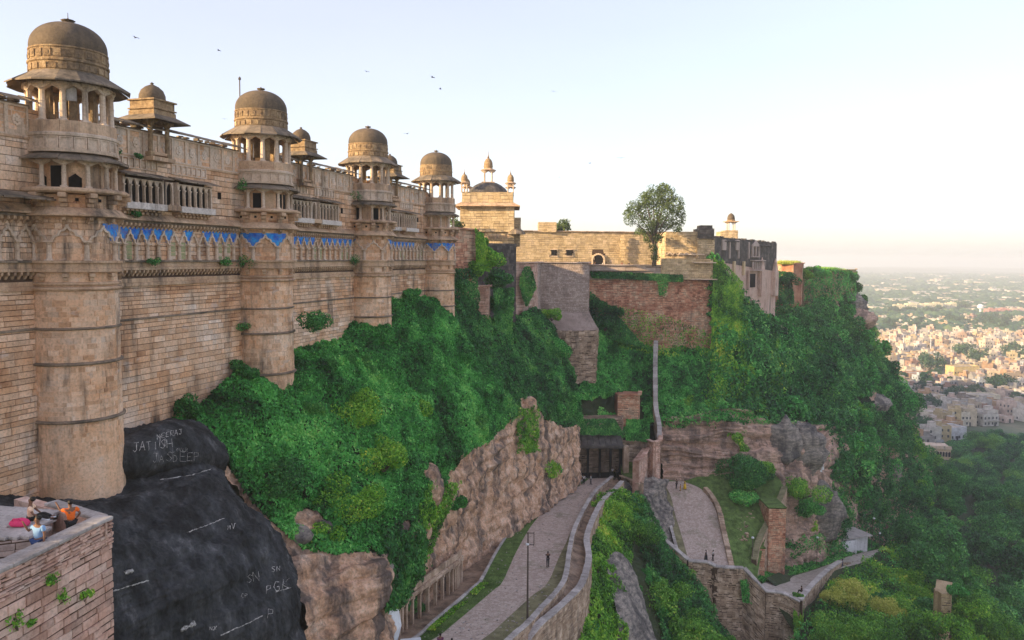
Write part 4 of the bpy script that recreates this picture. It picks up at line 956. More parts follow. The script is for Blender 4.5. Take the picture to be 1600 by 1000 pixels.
fl = Patch([[(846, 488, 142.8), (880, 488, 142.8), (921, 488, 143.2)], [(858, 500, 141.5), (885, 502, 141), (928, 502, 142)], [(872, 516, 139.5), (900, 517, 139.3), (936, 515, 141)]], 20, 30, amp=.08, sc=.5)
fl.obj('flared_foot', M_grey, parent=gb, kind=None)
poly_wall('rubble_pier', 'pale broken rubble pier under the flaring grey foot', [XY(868, 139.5), XY(884, 138.6), XY(932, 140), XY(936, 146)], Zp(900, 600, 139), Zp(900, 517, 139), M_rubble, ch=.35, sl=(.4, 1.2), rub=.6, out=(0, .25), coping=False)
# --- gate pavilion with corner kiosks
gp = thing('gate_pavilion', (*XY(762, 128), -3), 'golden square pavilion tower with a black low dome and slim kiosks on top', 'pavilion')
GPP = Parts(gp); sets = []; YD = 125.0
a, b, zt, zb = block(719, 803, 316, 362, YD, 8.5, M_buff, GPP, gp, sets, .42, (.5, 1.1))
block(762, 812, 345, 384, YD+1.5, 8, M_buff, GPP, gp, sets, .42, (.5, 1.1)); block(722, 803, 362, 384, YD+.5, 8, M_buff, GPP, gp, sets)
block(803, 813, 340, 362, YD+3, 6, M_buff, GPP, gp, sets)
block(722, 801, 300, 316, YD+.2, 8.2, M_buff, GPP, gp, sets, .5, (.8, 1.2)); put_stones(gp, sets, M_buff, each=False)
cx, cyy = (a[0]+b[0])/2, YD+4.2; ze = Zp(760, 318, YD); zr2 = Zp(760, 300, YD)
for r in range(4):
    e, h = 5.3, 4.3; V = [(-e, e, -.35), (e, e, -.35), (h, h, .15), (-h, h, .15), (-e, e, -.5), (e, e, -.5), (h, h, -.05), (-h, h, -.05)]
    GPP.add('eave', (np.array(V), [(0, 1, 2, 3), (7, 6, 5, 4), (0, 4, 5, 1)]), M_trim, Mt(cx, cyy, ze, r*math.pi/2), tint=.4)
for i in range(12): GPP.add('bracket', T_step, M_trim, Mt(a[0]+.5+i*.66, YD-.05, Zp(760, 368, YD)-.5, math.pi, .8), tint=random.random())
GPP.add('black_dome', lathe([(3.5, 0), (3.3, .4), (2.9, .95), (2.2, 1.5), (1.5, 1.85), (1.1, 1.95)], 4*7), M_black, Mt(cx, cyy, zr2-.05), smooth=False)
def kiosk(x, y, z, s, parts=GPP):
    for dx in (-1, 1):
        for dy in (-1, 1): parts.add('kiosk_column', column_t(2.0, .13), M_trim2, Mt(x+dx*.62*s, y+dy*.62*s, z, 0, s))
    parts.add('kiosk_eave', tm(lathe([(1.35, 0), (1.4, .05), (.8, .3), (.75, .34)], 8)), M_trim, Mt(x, y, z+2.0*s, math.pi/8, s))
    parts.add('kiosk_dome', tm(lathe([(.72, 0), (.74, .35), (.80, .4), (.80, .5), (.72, .55), (.74, .8), (.66, 1.2), (.45, 1.55), (.2, 1.75), (.1, 1.8), (.22, 1.9), (.1, 2.0), (.14, 2.12), (.05, 2.25), (.03, 2.9)], 16)), M_drum, Mt(x, y, z+2.3*s, 0, s))
kiosk(cx, cyy, zr2+1.9, 1.0)
GPP.add('kiosk_plinth', tm(box(2.2, 2.2, .25)), M_trim, Mt(cx, cyy, zr2+1.72))
for dx in (-1, 1):
    for dy in (-1, 1): kiosk(cx+dx*3.75, cyy+dy*3.7, zr2, .72)
GPP.add('side_awning', tm(lathe([(1.6, 0), (1.5, .3), (.9, .8), (.2, 1.0)], 8)), M_eave, Mt(*XY(806, YD+.6), Zp(806, 366, YD)))
GPP.finish()
# --- ruined hall beyond the corner block
rh = thing('ruined_hall', (*XY(1165, 165), -10), 'tall roofless hall with black stained upper wall and crumbling carved pinkish panels', 'building'); RP = Parts(rh)
ra, rb = XY(1116, 158), XY(1213, 178)
def rface(px, py): # point on the hall's face
    t = (px/1200-2/3.-ra[0]/158*0) ; k = (px-800)/1200; d = rb-ra; s = (k*ra[1]-ra[0])/(d[0]-k*d[1]); P = ra+d*s; return P, W(px, py, P[1])[2], s
g = G(); dn = np.array([-(rb-ra)[1], (rb-ra)[0]])/np.linalg.norm(rb-ra); zT0 = Zp(1116, 370, 158); zT1 = Zp(1213, 380, 178)
def quadwall(z0a, z0b, za, zb, off, mat, name):
    g = G(); A, B = ra-dn*off, rb-dn*off; q = [(*A, z0a), (*B, z0b), (*B, zb), (*A, za)]; q += [(x+dn[0]*6, y+dn[1]*6, z) for x, y, z in q]
    g.add(q, [(0, 1, 2, 3), (7, 6, 5, 4), (3, 2, 6, 7), (1, 5, 6, 2), (0, 3, 7, 4), (0, 4, 5, 1)]); return link(name, g.mesh(name, mat), rh)
zm0, zm1 = Zp(1116, 408, 158), Zp(1213, 424, 178)
quadwall(zm0, zm1, zT0, zT1, .05, M_black, 'upper_wall'); quadwall(-26, -26, zm0, zm1, 0, M_pink, 'lower_wall')
rzf = math.atan2((rb-ra)[1], (rb-ra)[0])
def rp(name, px, py, w_, d_, h_, mat, off=.0, tint=.5, tmx=None): 
    P, z, s = rface(px, py); P = P-dn*(d_/2+off); RP.add(name, tmx or tm(box(w_, d_, h_, b=.04)), mat, Mt(P[0], P[1], z, rzf), tint=tint)
for px in (1138, 1152, 1168): rp('pilaster', px, 404, .35, .3, 3.6, M_grey, tint=random.random())
for px in (1128, 1145, 1160): rp('pilaster', px, 430, .7, .45, 3.0, M_buff, tint=random.random())
rp('ledge', 1180, 408, 5.2, 1.2, .22, M_grey); rp('ledge', 1176, 423, 4.6, 1.3, .2, M_grey); rp('ledge', 1140, 378, 6, .5, .25, M_black); rp('ledge', 1192, 385, 6, .5, .25, M_black)
for k in range(7): rp('baluster', 1172+k*3, 421, .22, .3, 1.7, M_grey, .4, random.random())
rp('carved_window', 1178, 402, 3.4, .5, 2.6, M_grey, tmx=tm(box(3.4, .4, .2, 0, 0, 2.4), box(3.4, .4, .2), box(.25, .4, 2.4, -1.5), box(.25, .4, 2.4, 1.5), box(.2, .4, 2.4, 0), extrude([(-1.6, 2.6), (0, 3.6), (1.6, 2.6)], -.2, .2)))
for px in (1187, 1208): rp('buttress', px, 462, 1.7, .9, 8, M_pink, tmx=tm(box(1.7, .9, 5.6, b=.06), box(1.5, .8, 1.6, 0, 0, 5.6, top=.6), box(.9, .6, 1.4, 0, 0, 7.2, top=.2)))
rp('doorway', 1175, 449, 2.6, .12, 3.0, M_dark, .01); rp('door_jamb', 1167, 452, .35, .6, 4.2, M_pink, .0); rp('door_jamb', 1184, 452, .35, .6, 4.2, M_pink, .0)
for px, py in ((1129, 391), (1150, 391)): rp('blind_panel', px, py, 1.6, .3, 2.2, M_grey)
for px in np.arange(1119, 1212, 3.4): rp('broken_stone', px+rnd(-1, 1), 371+(px-1116)*.1, rnd(.3, .8), rnd(.3, .6), rnd(.15, .45), M_black, -.4, random.random())
RP.finish()
# small kiosk on its own plinth
sk = thing('roof_kiosk', (*XY(1141, 172), 6), 'slim four-column kiosk with a brown dome on a golden plinth', 'kiosk'); SK = Parts(sk); s4 = []
block(1125, 1152, 362, 376, 171, 3.5, M_buff, SK, sk, s4); block(1132, 1152, 360, 364, 171.4, 3, M_buff, SK, sk, s4); put_stones(sk, s4, M_buff, each=False)
kz = Zp(1141, 360, 172); kx, ky = XY(1141, 173)
for dx in (-1, 1):
    for dy in (-1, 1): SK.add('column', column_t(1.9, .13), M_trim2, Mt(kx+dx*.68, ky+dy*.68, kz))
SK.add('eave', tm(box(2.9, 2.9, .16)), M_trim, Mt(kx, ky, kz+1.9)); SK.add('drum', lathe([(.9, 0), (.95, .3), (.88, .35)], 12), M_drum, Mt(kx, ky, kz+2.06))
SK.add('dome', lathe([(.82, 0), (.84, .4), (.7, .95), (.4, 1.3), (.12, 1.45), (.03, 1.6)], 16), M_dome, Mt(kx, ky, kz+2.4), smooth=True); SK.finish()
# overgrown far walls
poly_wall('golden_topped_wall', 'square overgrown wall block with sunlit golden grass along its top', [XY(1213, 196), XY(1240, 191), XY(1254, 196), XY(1256, 215)], Zp(1240, 540, 192), Zp(1240, 412, 192), M_red, ch=.5)
poly_wall('overgrown_wall', 'long ruined wall at the cliff end buried under creepers', [XY(1256, 208), XY(1300, 214), XY(1338, 222), XY(1338, 240)], Zp(1300, 540, 214), Zp(1300, 422, 214), M_buff, ch=.6)
# ------------------------------------------------------------------ gateway in the hollow
gt = thing('rock_gateway', W(940, 745, 129), 'wide black gateway opening under a dark slab roof at the head of the road', 'gateway'); GT = Parts(gt)
ga, gb2 = XY(903, 128.5), XY(977, 129.5); zg0 = -37.6; zg1 = Zp(940, 697, 129)
g = G(); q = [(*ga, zg0), (*gb2, zg0), (gb2[0], gb2[1]+5, zg0), (ga[0], ga[1]+5, zg0)]; q += [(x, y, zg1) for x, y, z in q]
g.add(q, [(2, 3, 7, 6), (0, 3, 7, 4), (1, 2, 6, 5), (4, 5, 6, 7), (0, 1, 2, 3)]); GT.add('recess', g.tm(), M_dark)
for i in range(8):
    l = (gb2[0]-ga[0])/8; V = []
    GT.add('roof_slab', tm(box(l-.04, 3.6, .3, b=.05)), M_black, Mt(ga[0]+(i+.5)*l, 130.2, zg1+.55, 0, 1, .34+rnd(-.02, .02)), tint=random.random())
GT.add('lintel', tm(box(gb2[0]-ga[0]+.4, .6, .5, b=.04)), M_black, Mt((ga[0]+gb2[0])/2, 128.7, zg1-.3))
for px in (922, 941, 958): GT.add('pillar', tm(box(.4, .4, 5.2), box(.65, .65, .3, 0, 0, 4.9)), M_dark, Mt(*XY(px, 130.5), zg0), tint=.1)
GT.add('pier', tm(box(.9, 1.6, 5.9, b=.05)), M_rubble, Mt(gb2[0]+.4, 128.5, zg0)); GT.finish()
poly_wall('gate_side_wall', 'ruined stone wall with green creeper above the black gateway', [XY(903, 133), XY(975, 134), XY(977, 137)], -38, Zp(940, 655, 133), M_rubble, ch=.4, rub=.4, out=(0, .15), coping=False)
poly_wall('brick_panel_wall', 'square patch of red rubble wall in the ivy above the gateway', [XY(968, 136.2), XY(1002, 136.4), XY(1003, 140)], Zp(985, 672, 136), Zp(985, 618, 136), M_red, ch=.3, rub=.3)
# narrow spine wall climbing from the gate to the big wall
sp = np.array([W(*q) for q in [(1025, 533, 147), (1024, 560, 144.5), (1024, 600, 141), (1025, 640, 138), (1030, 665, 135.5), (1030, 690, 133.5)]])
parapet('spine_wall', 'thin pale wall climbing straight up the ivy slope to the retaining wall', interp(sp, 20), 3, .7, M_rubble, M_cap, np.full(20, 3.5), sides=(1, -1), cop=(.25, .8))
poly_wall('gate_stair_tower', 'tall narrow brick pier standing where the spine wall meets the terrace', [XY(1017, 131), XY(1026, 129.5), XY(1036, 130.5), XY(1037, 136)], -42, Zp(1026, 690, 130), M_near, ch=.3, sl=(.3, .7), th=.5)
poly_wall('gate_terrace', 'small walled grass terrace beside the gateway', [XY(975, 127), XY(1003, 122.5), XY(1005, 122.5)], -44, Zp(985, 752, 124), M_rubble, ch=.35, th=1.0, sl=(.4, .9), rub=.3)
poly_wall('terrace_end_wall', 'stepped masonry wall closing the grass terrace beside the gateway', [XY(1003, 122.5), XY(1018, 131)], -46, Zp(1010, 712, 126), M_near, ch=.32, th=1.0, side=1)
link('gate_terrace_turf', make_mesh('gate_terrace_turf', [(*XY(975, 127.3), Zp(985, 750, 124)), (*XY(1003, 122.9), Zp(985, 750, 124)), (*XY(1016, 131), Zp(985, 750, 124)+.6), (*XY(974, 133), Zp(985, 750, 124)+.9)], [(0, 1, 2, 3)], None, M_turf), None, 'structure')
poly_wall('gate_back_wall', 'rough stepped wall with small openings behind the grass terrace', [XY(974, 132.5), XY(1022, 133)], -40, Zp(990, 690, 133), M_rubble, ch=.4, th=1.5, rub=.3)
# ------------------------------------------------------------------ the ramp court
ramp_c = [(1052, 752, 135), (1062, 800, 128.5), (1068, 840, 121.5), (1078, 880, 115)]; 
RA = interp([W(*q) for q in [(1036, 752, 134.5), (1048, 775, 131), (1054, 800, 127.5), (1066, 840, 121), (1078, 884, 114.5)]], 40)
RB = interp([W(*q) for q in [(1068, 752, 135), (1098, 766, 132), (1118, 795, 128), (1128, 835, 121.8), (1140, 886, 114.8)]], 40)
sheet('ramp', RA, RB, 0, M_pave, 6)
RC = RA+np.array([-1.5, 0, 0.]); sheet('ramp_verge', RC, RA, -.02, M_turf2, 2)
LA = interp([W(*q) for q in [(1068, 752, 135), (1098, 766, 132), (1118, 795, 128), (1128, 835, 121.8), (1140, 890, 114.8), (1143, 903, 113.0)]], 40)
LB = interp([W(*q) for q in [(1150, 725, 137), (1200, 738, 135.5), (1226, 765, 132), (1200, 830, 124.5), (1184, 896, 116), (1186, 918, 112.6)]], 40)
lawn = Patch([[tuple(p) for p in ()] or list(LA[k]*(1-f)+LB[k]*f for f in np.linspace(0, 1, 6)) for k in range(0, 40, 6)], 40, 40, amp=.15, sc=.3); lawn.obj('lawn', M_turf)
back = interp([W(*q) for q in [(1036, 748, 136), (1068, 750, 136.3), (1100, 752, 136.3), (1150, 728, 137)]], 12)
sheet('back_lawn', back, interp([W(*q) for q in [(1036, 752, 134.5), (1068, 755, 134.5), (1098, 770, 131.5), (1150, 760, 133)]], 12), .02, M_turf, 2)
parapet('ramp_side_wall', 'low crumbling stone wall between the ramp and the small lawn', LA[8:]+np.array([.3, 0, .5]), .8, .7, M_rubble, M_rubble, sides=(1, -1), cop=(.2, .7), rub=.7)
parapet('ramp_kerb', 'low dark kerb wall along the outer edge of the ramp beside the grey crag', RC[3:]+np.array([0, 0, .5]), .7, .35, M_black, M_cap, sides=(1, -1))
st = thing('cut_stone_heap', W(1165, 800, 127), 'scatter of pale fallen cut stones lying on the small lawn', 'rubble'); g = G()
for i in range(90):
    px, py = (rnd(1145, 1178), rnd(795, 812)) if i < 40 else (rnd(1142, 1168), rnd(815, 845)); Y = 128.5-(py-795)*.14; p = W(px, py, Y)
    g.add(*box(rnd(.2, .7), rnd(.2, .5), rnd(.15, .4), b=.03), M=Mt(p[0], p[1], p[2]-.05, rnd(0, 3), 1, rnd(-.3, .3)), t=random.random())
g.obj('stone_heap', M_rubble, st, 'stuff')
# big retaining wall of the ramp court (rubble, faces the ravine)
top = interp([W(*q) for q in [(1008, 818, 119.5), (1040, 845, 117), (1075, 875, 114)]], 12)
parapet('slanting_parapet', 'pale capped wall slanting down from the crag to the ramp end', top, 3, .7, M_rubble, M_cap, np.full(12, 7.), sides=(1, -1), cop=(.22, 1.3))
top = interp([W(*q) for q in [(1075, 877, 114), (1112, 880, 113.6), (1120, 886, 113.2), (1162, 888, 113)]], 16)
parapet('court_retaining_wall', 'high brown rubble retaining wall with small drain hole below the ramp', top, 3, .8, M_rubble, M_cap, np.full(16, 22.), sides=(1,), cop=(.22, 1.4), ch=.38, sl=(.3, .8), rub=.45)
top = interp([W(*q) for q in [(1162, 888, 113), (1178, 905, 112), (1196, 924, 111.5)]], 10)
parapet('stepping_parapet', 'short capped wall stepping down beside the lower path', top, 3, .8, M_rubble, M_cap, np.full(10, 18.), sides=(1,), cop=(.22, 1.2), ch=.38, sl=(.3, .8), rub=.45)
top = interp([W(*q) for q in [(1196, 924, 111.5), (1225, 928, 111), (1250, 940, 110)]], 10)
parapet('path_corner_wall', 'dark rubble corner wall under the bend of the lower path', top, 3, .8, M_rubble, M_cap, np.full(10, 18.), sides=(1,), cop=(.22, 1.2), ch=.38, sl=(.3, .8), rub=.45)
top = interp([W(*q) for q in [(1250, 938, 110), (1262, 922, 114), (1283, 900, 121), (1300, 886, 127), (1312, 878, 131)]], 20)
parapet('path_parapet', 'pale capped parapet rising along the outer edge of the lower path', top, 1.2, .7, M_rubble, M_cap, np.full(20, 7.), sides=(1, -1), cop=(.22, 1.2))
# second buttressed wall between lawn and lower path
top = interp([W(*q) for q in [(1226, 765, 132), (1218, 785, 129.5), (1200, 820, 125.5), (1185, 850, 121.5), (1178, 880, 117.5)]], 16)
parapet('lawn_edge_wall', 'grassy topped pale wall edging the small lawn above the brick piers', top+np.array([0, 0, .5]), 3, .8, M_rubble, M_turf2, np.full(16, 7.), sides=(1, -1), cop=(.2, .9))
bw = thing('brick_piers', (*XY(1210, 124), -54), 'pair of tall red brick piers with deep recess beside the lower path', 'pier'); s5 = []
block(1176, 1206, 858, 915, 120.5, 5, M_red, None, bw, s5, .32, (.3, .7), rub=.2); block(1211, 1238, 795, 905, 124, 5, M_red, None, bw, s5, .32, (.3, .7), rub=.2); block(1200, 1214, 830, 908, 126, 3, M_red, None, bw, s5, .32, (.3, .7), rub=.2); put_stones(bw, s5, M_red, each=False)
for (x0, x1, py, Y) in ((1176, 1206, 857, 120.5), (1211, 1238, 794, 124)):
    a_, b_ = XY(x0, Y), XY(x1, Y); link('turf_cap', make_mesh('turf_cap', *box(b_[0]-a_[0]+.3, 5.2, .25, b=.08), None, M_turf), bw, None, Mt((a_[0]+b_[0])/2, Y+2.5, Zp(x0, py, Y)-.05))
# lower path
PA = interp([W(*q) for q in [(1190, 912, 116.5), (1215, 905, 122), (1250, 897, 128), (1290, 884, 135), (1330, 868, 145), (1378, 857, 155)]], 30)
PB = interp([W(*q) for q in [(1205, 930, 111.5), (1245, 935, 111.5), (1262, 918, 117), (1300, 893, 126), (1345, 880, 137), (1390, 868, 150)]], 30)
sheet('lower_path', PA, PB, .0, M_path, 6)
PC = PA+np.array([0, 6, -.3]); sheet('path_verge', PC, PA, -.03, M_turf, 2)
sheet('path_outer_bank', PB, PB+np.array([3.5, -3, -6.]), -.05, M_soil, 3)
top = interp([W(*q) for q in [(1316, 882, 133), (1335, 880, 138), (1360, 876, 143), (1380, 872, 148)]], 10)
parapet('grass_grown_wall', 'ruined wall with dry seeding grass along the far lower path', top, 2, .7, M_rubble, M_rubble, np.full(10, 6.), sides=(1, -1), rub=.5)
# ------------------------------------------------------------------ terrace in front (with visitors)
TZ = -9.5; FZ = -10.45
tc = XY(165, 27.6); tn = np.array([-15.45, 22.6]); td = (tc-tn)/np.linalg.norm(tc-tn); tn2 = tn-td*6
tl = XY(60, 29.3)
terr = thing('terrace_wall', (*tc, -14), 'pink brick terrace wall with grey coping and small weeds growing from its joints', 'wall')
def thick(a, b, z0, z1, th, side, mat):
    f, L, e, n = plane_P(a, b, side); g = G(); q = [(*a, z0), (*b, z0), (*(b-n*th), z0), (*(a-n*th), z0)]; q += [(x, y, z1) for x, y, z in q]
    g.add(q, [(3, 2, 1, 0), (4, 5, 6, 7), (0, 1, 5, 4), (1, 2, 6, 5), (2, 3, 7, 6), (3, 0, 4, 7)]); g.obj('wall', mat, terr); return f, L, n
f1, L1, n1 = thick(tn2, tc, -22, TZ-.12, .55, 1, M_mort)
lz = lambda u: -0.0*u
sets = [masonry(f1, L1, -22, TZ-1.0, .30, (.45, 1.0), (.0, .06), bev=.02, rubble=.12), masonry(f1, L1, TZ-1.0, TZ-.1, .11, (.2, .7), (0, .09), rubble=.35)]
f2, L2, n2 = thick(tc, XY(30, 30.2), FZ-2, TZ-.12, .45, 1, M_near)

sets.append(masonry(lambda u, z: (lambda r: (r[0]+r[1]*.02, r[1]))(plane_P(XY(159, 27.15), XY(40, 29.6), -1)[0](u, z)), 4.0, FZ, TZ-.12, .2, (.25, .6), (0, .04), rubble=.2))
fi2 = plane_P(tn2-n1*.56, tc-n1*.56, -1)
sets.append(masonry(fi2[0], fi2[1], FZ, TZ-.12, .22, (.3, .7), (0, .04), rubble=.2))

put_stones(terr, sets, M_near)
c0 = np.array([(*(tn2-n1*.25), TZ-.12), (*(tc-n1*.25), TZ-.12)]); slabs_along(c0, 'coping_slab', terr, .72, .14, M_cap, 1.5, 0, gap=.02).finish()
c1 = np.array([(*(tc-n1*.3-td*.1), TZ-.12), (*XY(70, 29.2), TZ-.12)]); slabs_along(c1, 'coping_slab', terr, .5, .14, M_cap, 1.3, 0).finish()
WPs = []
floor = [(*(tn2-n1*.5), FZ), (*(tc-n1*.5), FZ), (*XY(60, 29.5), FZ), (*XY(-60, 30), FZ), (*XY(-260, 22), FZ)]
link('terrace_floor', make_mesh('terrace_floor', floor, [(0, 1, 2, 3, 4)], None, M_pave), None, 'structure')
# raised platform where one visitor sits
pl = thing('stone_platform', (*XY(20, 26), FZ), 'raised stone platform on the terrace where a visitor sits', 'platform'); Q = Parts(pl)
pa = [XY(72, 28.4), XY(42, 25.9), XY(-60, 25.2), XY(-80, 29.4)]; zt = FZ+.85; g = G()
q = [(*p, FZ) for p in pa]+[(*p, zt-.1) for p in pa]; g.add(q, [(4, 5, 6, 7), (0, 1, 5, 4), (1, 2, 6, 5), (2, 3, 7, 6), (3, 0, 4, 7)]); g.obj('platform_core', M_mort, pl)
ss = []
for i in range(2): f, L, e, n = plane_P(pa[i], pa[i+1], -1); ss.append(masonry(f, L, FZ, zt-.1, .2, (.3, .8), (0, .04), rubble=.2))
put_stones(pl, ss, M_grey, each=False)
cen = sum(pa)/4
for i in range(6):
    for j in range(3):
        s, t_ = (i+.5)/6, (j+.5)/3; p = (pa[0]*(1-s)+pa[3]*s)*(1-t_)+(pa[1]*(1-s)+pa[2]*s)*t_
        Q.add('paving_slab', tm(box(.0+np.linalg.norm(pa[0]-pa[3])/6-.02, np.linalg.norm(pa[0]-pa[1])/3+.12, .12, b=.02)), M_cap, Mt(p[0], p[1], zt-.1+rnd(-.008, .008), math.atan2(*(pa[0]-pa[3])[::-1])), tint=random.random())
Q.finish()
# ------------------------------------------------------------------ people
def skin(joints, edges, radii, name, mat, sub=1):
    me = bpy.data.meshes.new(name); me.from_pydata([tuple(j) for j in joints], edges, []); o = bpy.data.objects.new(name, me); COL.objects.link(o)
    md = o.modifiers.new('s', 'SKIN'); md.use_smooth_shade = True; md.branch_smoothing = .6
    for i, r in enumerate(radii):
        r = (r, r) if np.isscalar(r) else r; me.skin_vertices[0].data[i].radius = r
    me.skin_vertices[0].data[0].use_root = True
    o.modifiers.new('u', 'SUBSURF').levels = sub; o.modifiers['u'].render_levels = sub
    dg = bpy.context.evaluated_depsgraph_get(); ev = o.evaluated_get(dg); m2 = bpy.data.meshes.new_from_object(ev); m2.name = name
    bpy.data.objects.remove(o); m2.materials.clear(); m2.materials.append(mat)
    m2.polygons.foreach_set('use_smooth', [True]*len(m2.polygons)); return m2
M_skin = flat('skin', (.20, .10, .06), .6, var=.05); M_hair = flat('black_hair', (.012, .010, .009), .5, var=.1)
CL = {}
def cloth(name, c):
    if name not in CL: CL[name] = flat(name+'_cloth', c, .85, var=.12, sc=14)
    return CL[name]
def person(p, face, label, shirt, trousers, arms=((0, -.1, -.25, 0, -.05, -.45),)*2, sit=False, stride=.1, h=1.68, fine=False, group=None, lean=0.0, longdress=False):
    """p: ground point; face: heading; arms: per side elbow and wrist offsets (out, forward, up) from the shoulder"""
    k = h/1.7; J = []; E = []; Rr = []
    def v(x, y, z, r, par=None):
        J.append(Vector((x, y+lean*max(0, z-.9), z))*k); Rr.append(r*k if np.isscalar(r) else (r[0]*k, r[1]*k)); 
        if par is not None: E.append((par, len(J)-1))
        return len(J)-1
    z0 = -.84 if sit == 'floor' else -.42 if sit else 0
    pe = v(0, 0, .95+z0, (.15, .11)); wa = v(0, 0, 1.10+z0, (.13, .095), pe); ch = v(0, 0, 1.30+z0, (.165, .115), wa); nk = v(0, .0, 1.46+z0, (.055, .055), ch); 
    hb = v(0, .015, 1.52+z0, (.06, .07), nk); hm = v(0, .02, 1.60+z0, (.078, .095), hb); ht = v(0, .0, 1.68+z0, (.06, .075), hm)
    hands = []
    for s, a in ((-1, arms[0]), (1, arms[1])):
        sh = v(s*.19, 0, 1.40+z0, .055, ch); el = v(s*(.19+a[0]), a[1], 1.40+a[2]+z0, .042, sh); wr = v(s*(.19+a[3]), a[4], 1.40+a[5]+z0, .030, el)
        dx = J[wr]/k-J[el]/k; dx.normalize(); pm = v(*( (J[wr]/k+dx*.07)-Vector((0, lean*max(0, (J[wr]/k).z-.9), 0))), (.036, .02), wr)
        if fine:
            side = dx.cross(Vector((0, 1, 0))); side = side.normalized() if side.length > .1 else Vector((1, 0, 0))
            for q in range(4):
                b = Vector(J[pm]/k)+side*(q-1.5)*.02; b.y -= lean*max(0, b.z-.9); v(*(b+dx*(.055+.012*(1 if q in (1, 2) else 0))), .010, pm)
            b = Vector(J[pm]/k)+side*.045+dx*.01; b.y -= lean*max(0, b.z-.9); v(*b, .011, pm)
    legs = []
    for s in (-1, 1):
        hp = v(s*.09, 0, .90+z0, .088, pe)
        if sit == 'floor': kn = v(s*.16, .38, .20, .058, hp); an = v(s*.12, .66, .06, .042, kn); ft = v(s*.12, .76, .08, (.042, .032), an)
        elif sit: kn = v(s*.12, .42, .50+.02, .062, hp); an = v(s*.12, .46, .10, .042, kn); ft = v(s*.12, .60, .05, (.042, .032), an)
        else: kn = v(s*.10, .02+s*stride*.5, .50, .062, hp); an = v(s*.10, s*stride, .09, .040, kn); ft = v(s*.11, .13+s*stride, .04, (.042, .03), an)
        legs.append((hp, kn, an, ft))
    body = link('person', skin(J, E, Rr, 'person', M_skin), None, None, Mt(*p, face)); tag(body, label, 'person', group)
    def sub(idx, inf, name, mat, ext=None):
        mp = {a: i for i, a in enumerate(idx)}; e = [(mp[a], mp[b]) for a, b in E if a in mp and b in mp]
        r = [((Rr[a] if not np.isscalar(Rr[a]) else (Rr[a],)*2)) for a in idx]; r = [(x+inf*k, y+inf*k) for x, y in r]
        jj = [J[a].copy() for a in idx]
        if ext: ext(jj, r)
        o = link(name, skin(jj, e, r, name, mat), body, None, Mt(*p, face)); return o
    # shirt: torso + upper arms
    arm_idx = [i for i in range(len(J)) if i in [e[1] for e in E if e[0] == ch] and i != nk]; els = [e[1] for e in E if e[0] in arm_idx]
    def sh_ext(jj, r):
        for q in (-1, -2): jj[q] = jj[q-2]*.35+jj[q]*.65
    sub([pe, wa, ch]+arm_idx+els, .030, 'shirt', shirt, sh_ext)
    if longdress:
        g = G(); V, Fc = lathe([(.30*k, .05), (.24*k, .5*k), (.19*k, .95*k)], 12); g.add(V, Fc); link('skirt', g.mesh('skirt', trousers, True), body, None, Mt(*p, face))
    else:
        def tr_ext(jj, r): pass
        sub([pe]+[q for l in legs for q in l[:3]], .016, 'trousers', trousers)
    V, Fc = lathe([(.05, .0), (.082, .03), (.092, .08), (.08, .13), (.045, .16), (.01, .168)], 14); V[:, 1] *= 1.12
    hz = (1.56+z0)*k; link('hair', make_mesh('hair', V*k+np.array([0, (-.028+lean*.72)*k, hz+.01]), Fc, None, M_hair, None, True), body, None, Mt(*p, face))
    g = G()
    if fine:
        hd = J[hm]; g.add(*box(.025*k, .03*k, .04*k, hd.x, hd.y+.105*k, hd.z-.02*k, top=.5)); link('nose', g.mesh('nose', M_skin), body, None, Mt(*p, face))
        g = G(); 
        for s in (-1, 1): g.add(*box(.022*k, .01, .01, hd.x+s*.032*k, hd.y+.093*k, hd.z+.012*k))
        g.add(*box(.045*k, .01, .008, hd.x, hd.y+.092*k, hd.z-.05*k)); link('face_features', g.mesh('face_features', M_hair), body, None, Mt(*p, face))
    V, Fc = box(.09, .25, .07, b=.015)
    for l in legs:
        a = J[l[2]]; link('shoe', make_mesh('shoe', V+np.array([a.x, a.y+.07, 0.0 if not sit else .0]), Fc, None, M_dark), body, None, Mt(*p, face))
    return body
jeans = cloth('blue_jeans', (.03, .06, .16)); blk = cloth('black', (.02, .02, .022)); wht = cloth('white', (.65, .65, .63))
p = XY(48, 25.1); person((*p, FZ), math.pi-.25, 'person in light blue polo shirt and jeans holding up a phone beside the platform', cloth('light_blue', (.24, .40, .62)), jeans, arms=((.05, -.02, -.27, .07, .06, -.52), (.12, .05, -.20, .17, .16, .06)), fine=True, h=1.78)
g = G(); g.add(*box(.08, .012, .15)); PHm = g.mesh('phone', M_dark)
p = XY(101, 27.1); person((*p, FZ), .93, 'person in bright orange shirt and black trousers pointing towards the palace', cloth('orange', (.85, .16, .02)), blk, arms=((.06, .24, -.05, .05, .50, .12), (.13, -.04, -.24, .06, .10, -.40)), fine=True, lean=.06, h=1.66)
p = XY(37, 27.3); person((*p, zt), -1.2, 'person in pale peach shirt sitting on the stone platform beside a pink bag', cloth('peach', (.88, .60, .40)), blk, arms=((.06, .15, -.24, .0, .3, -.36), (.06, .12, -.25, 0, .3, -.36)), sit='floor', fine=True, lean=.15)
bag = thing('bag', (*XY(19, 26.7), zt+.02), 'bright pink bag lying on the stone platform', 'bag'); V, Fc = lathe([(.02, 0), (.30, .02), (.36, .10), (.31, .2), (.2, .27), (.03, .29)], 18); V[:, 1] *= .62; V += .06*np.stack([fbm(V, 5, 3, q) for q in range(3)], 1)
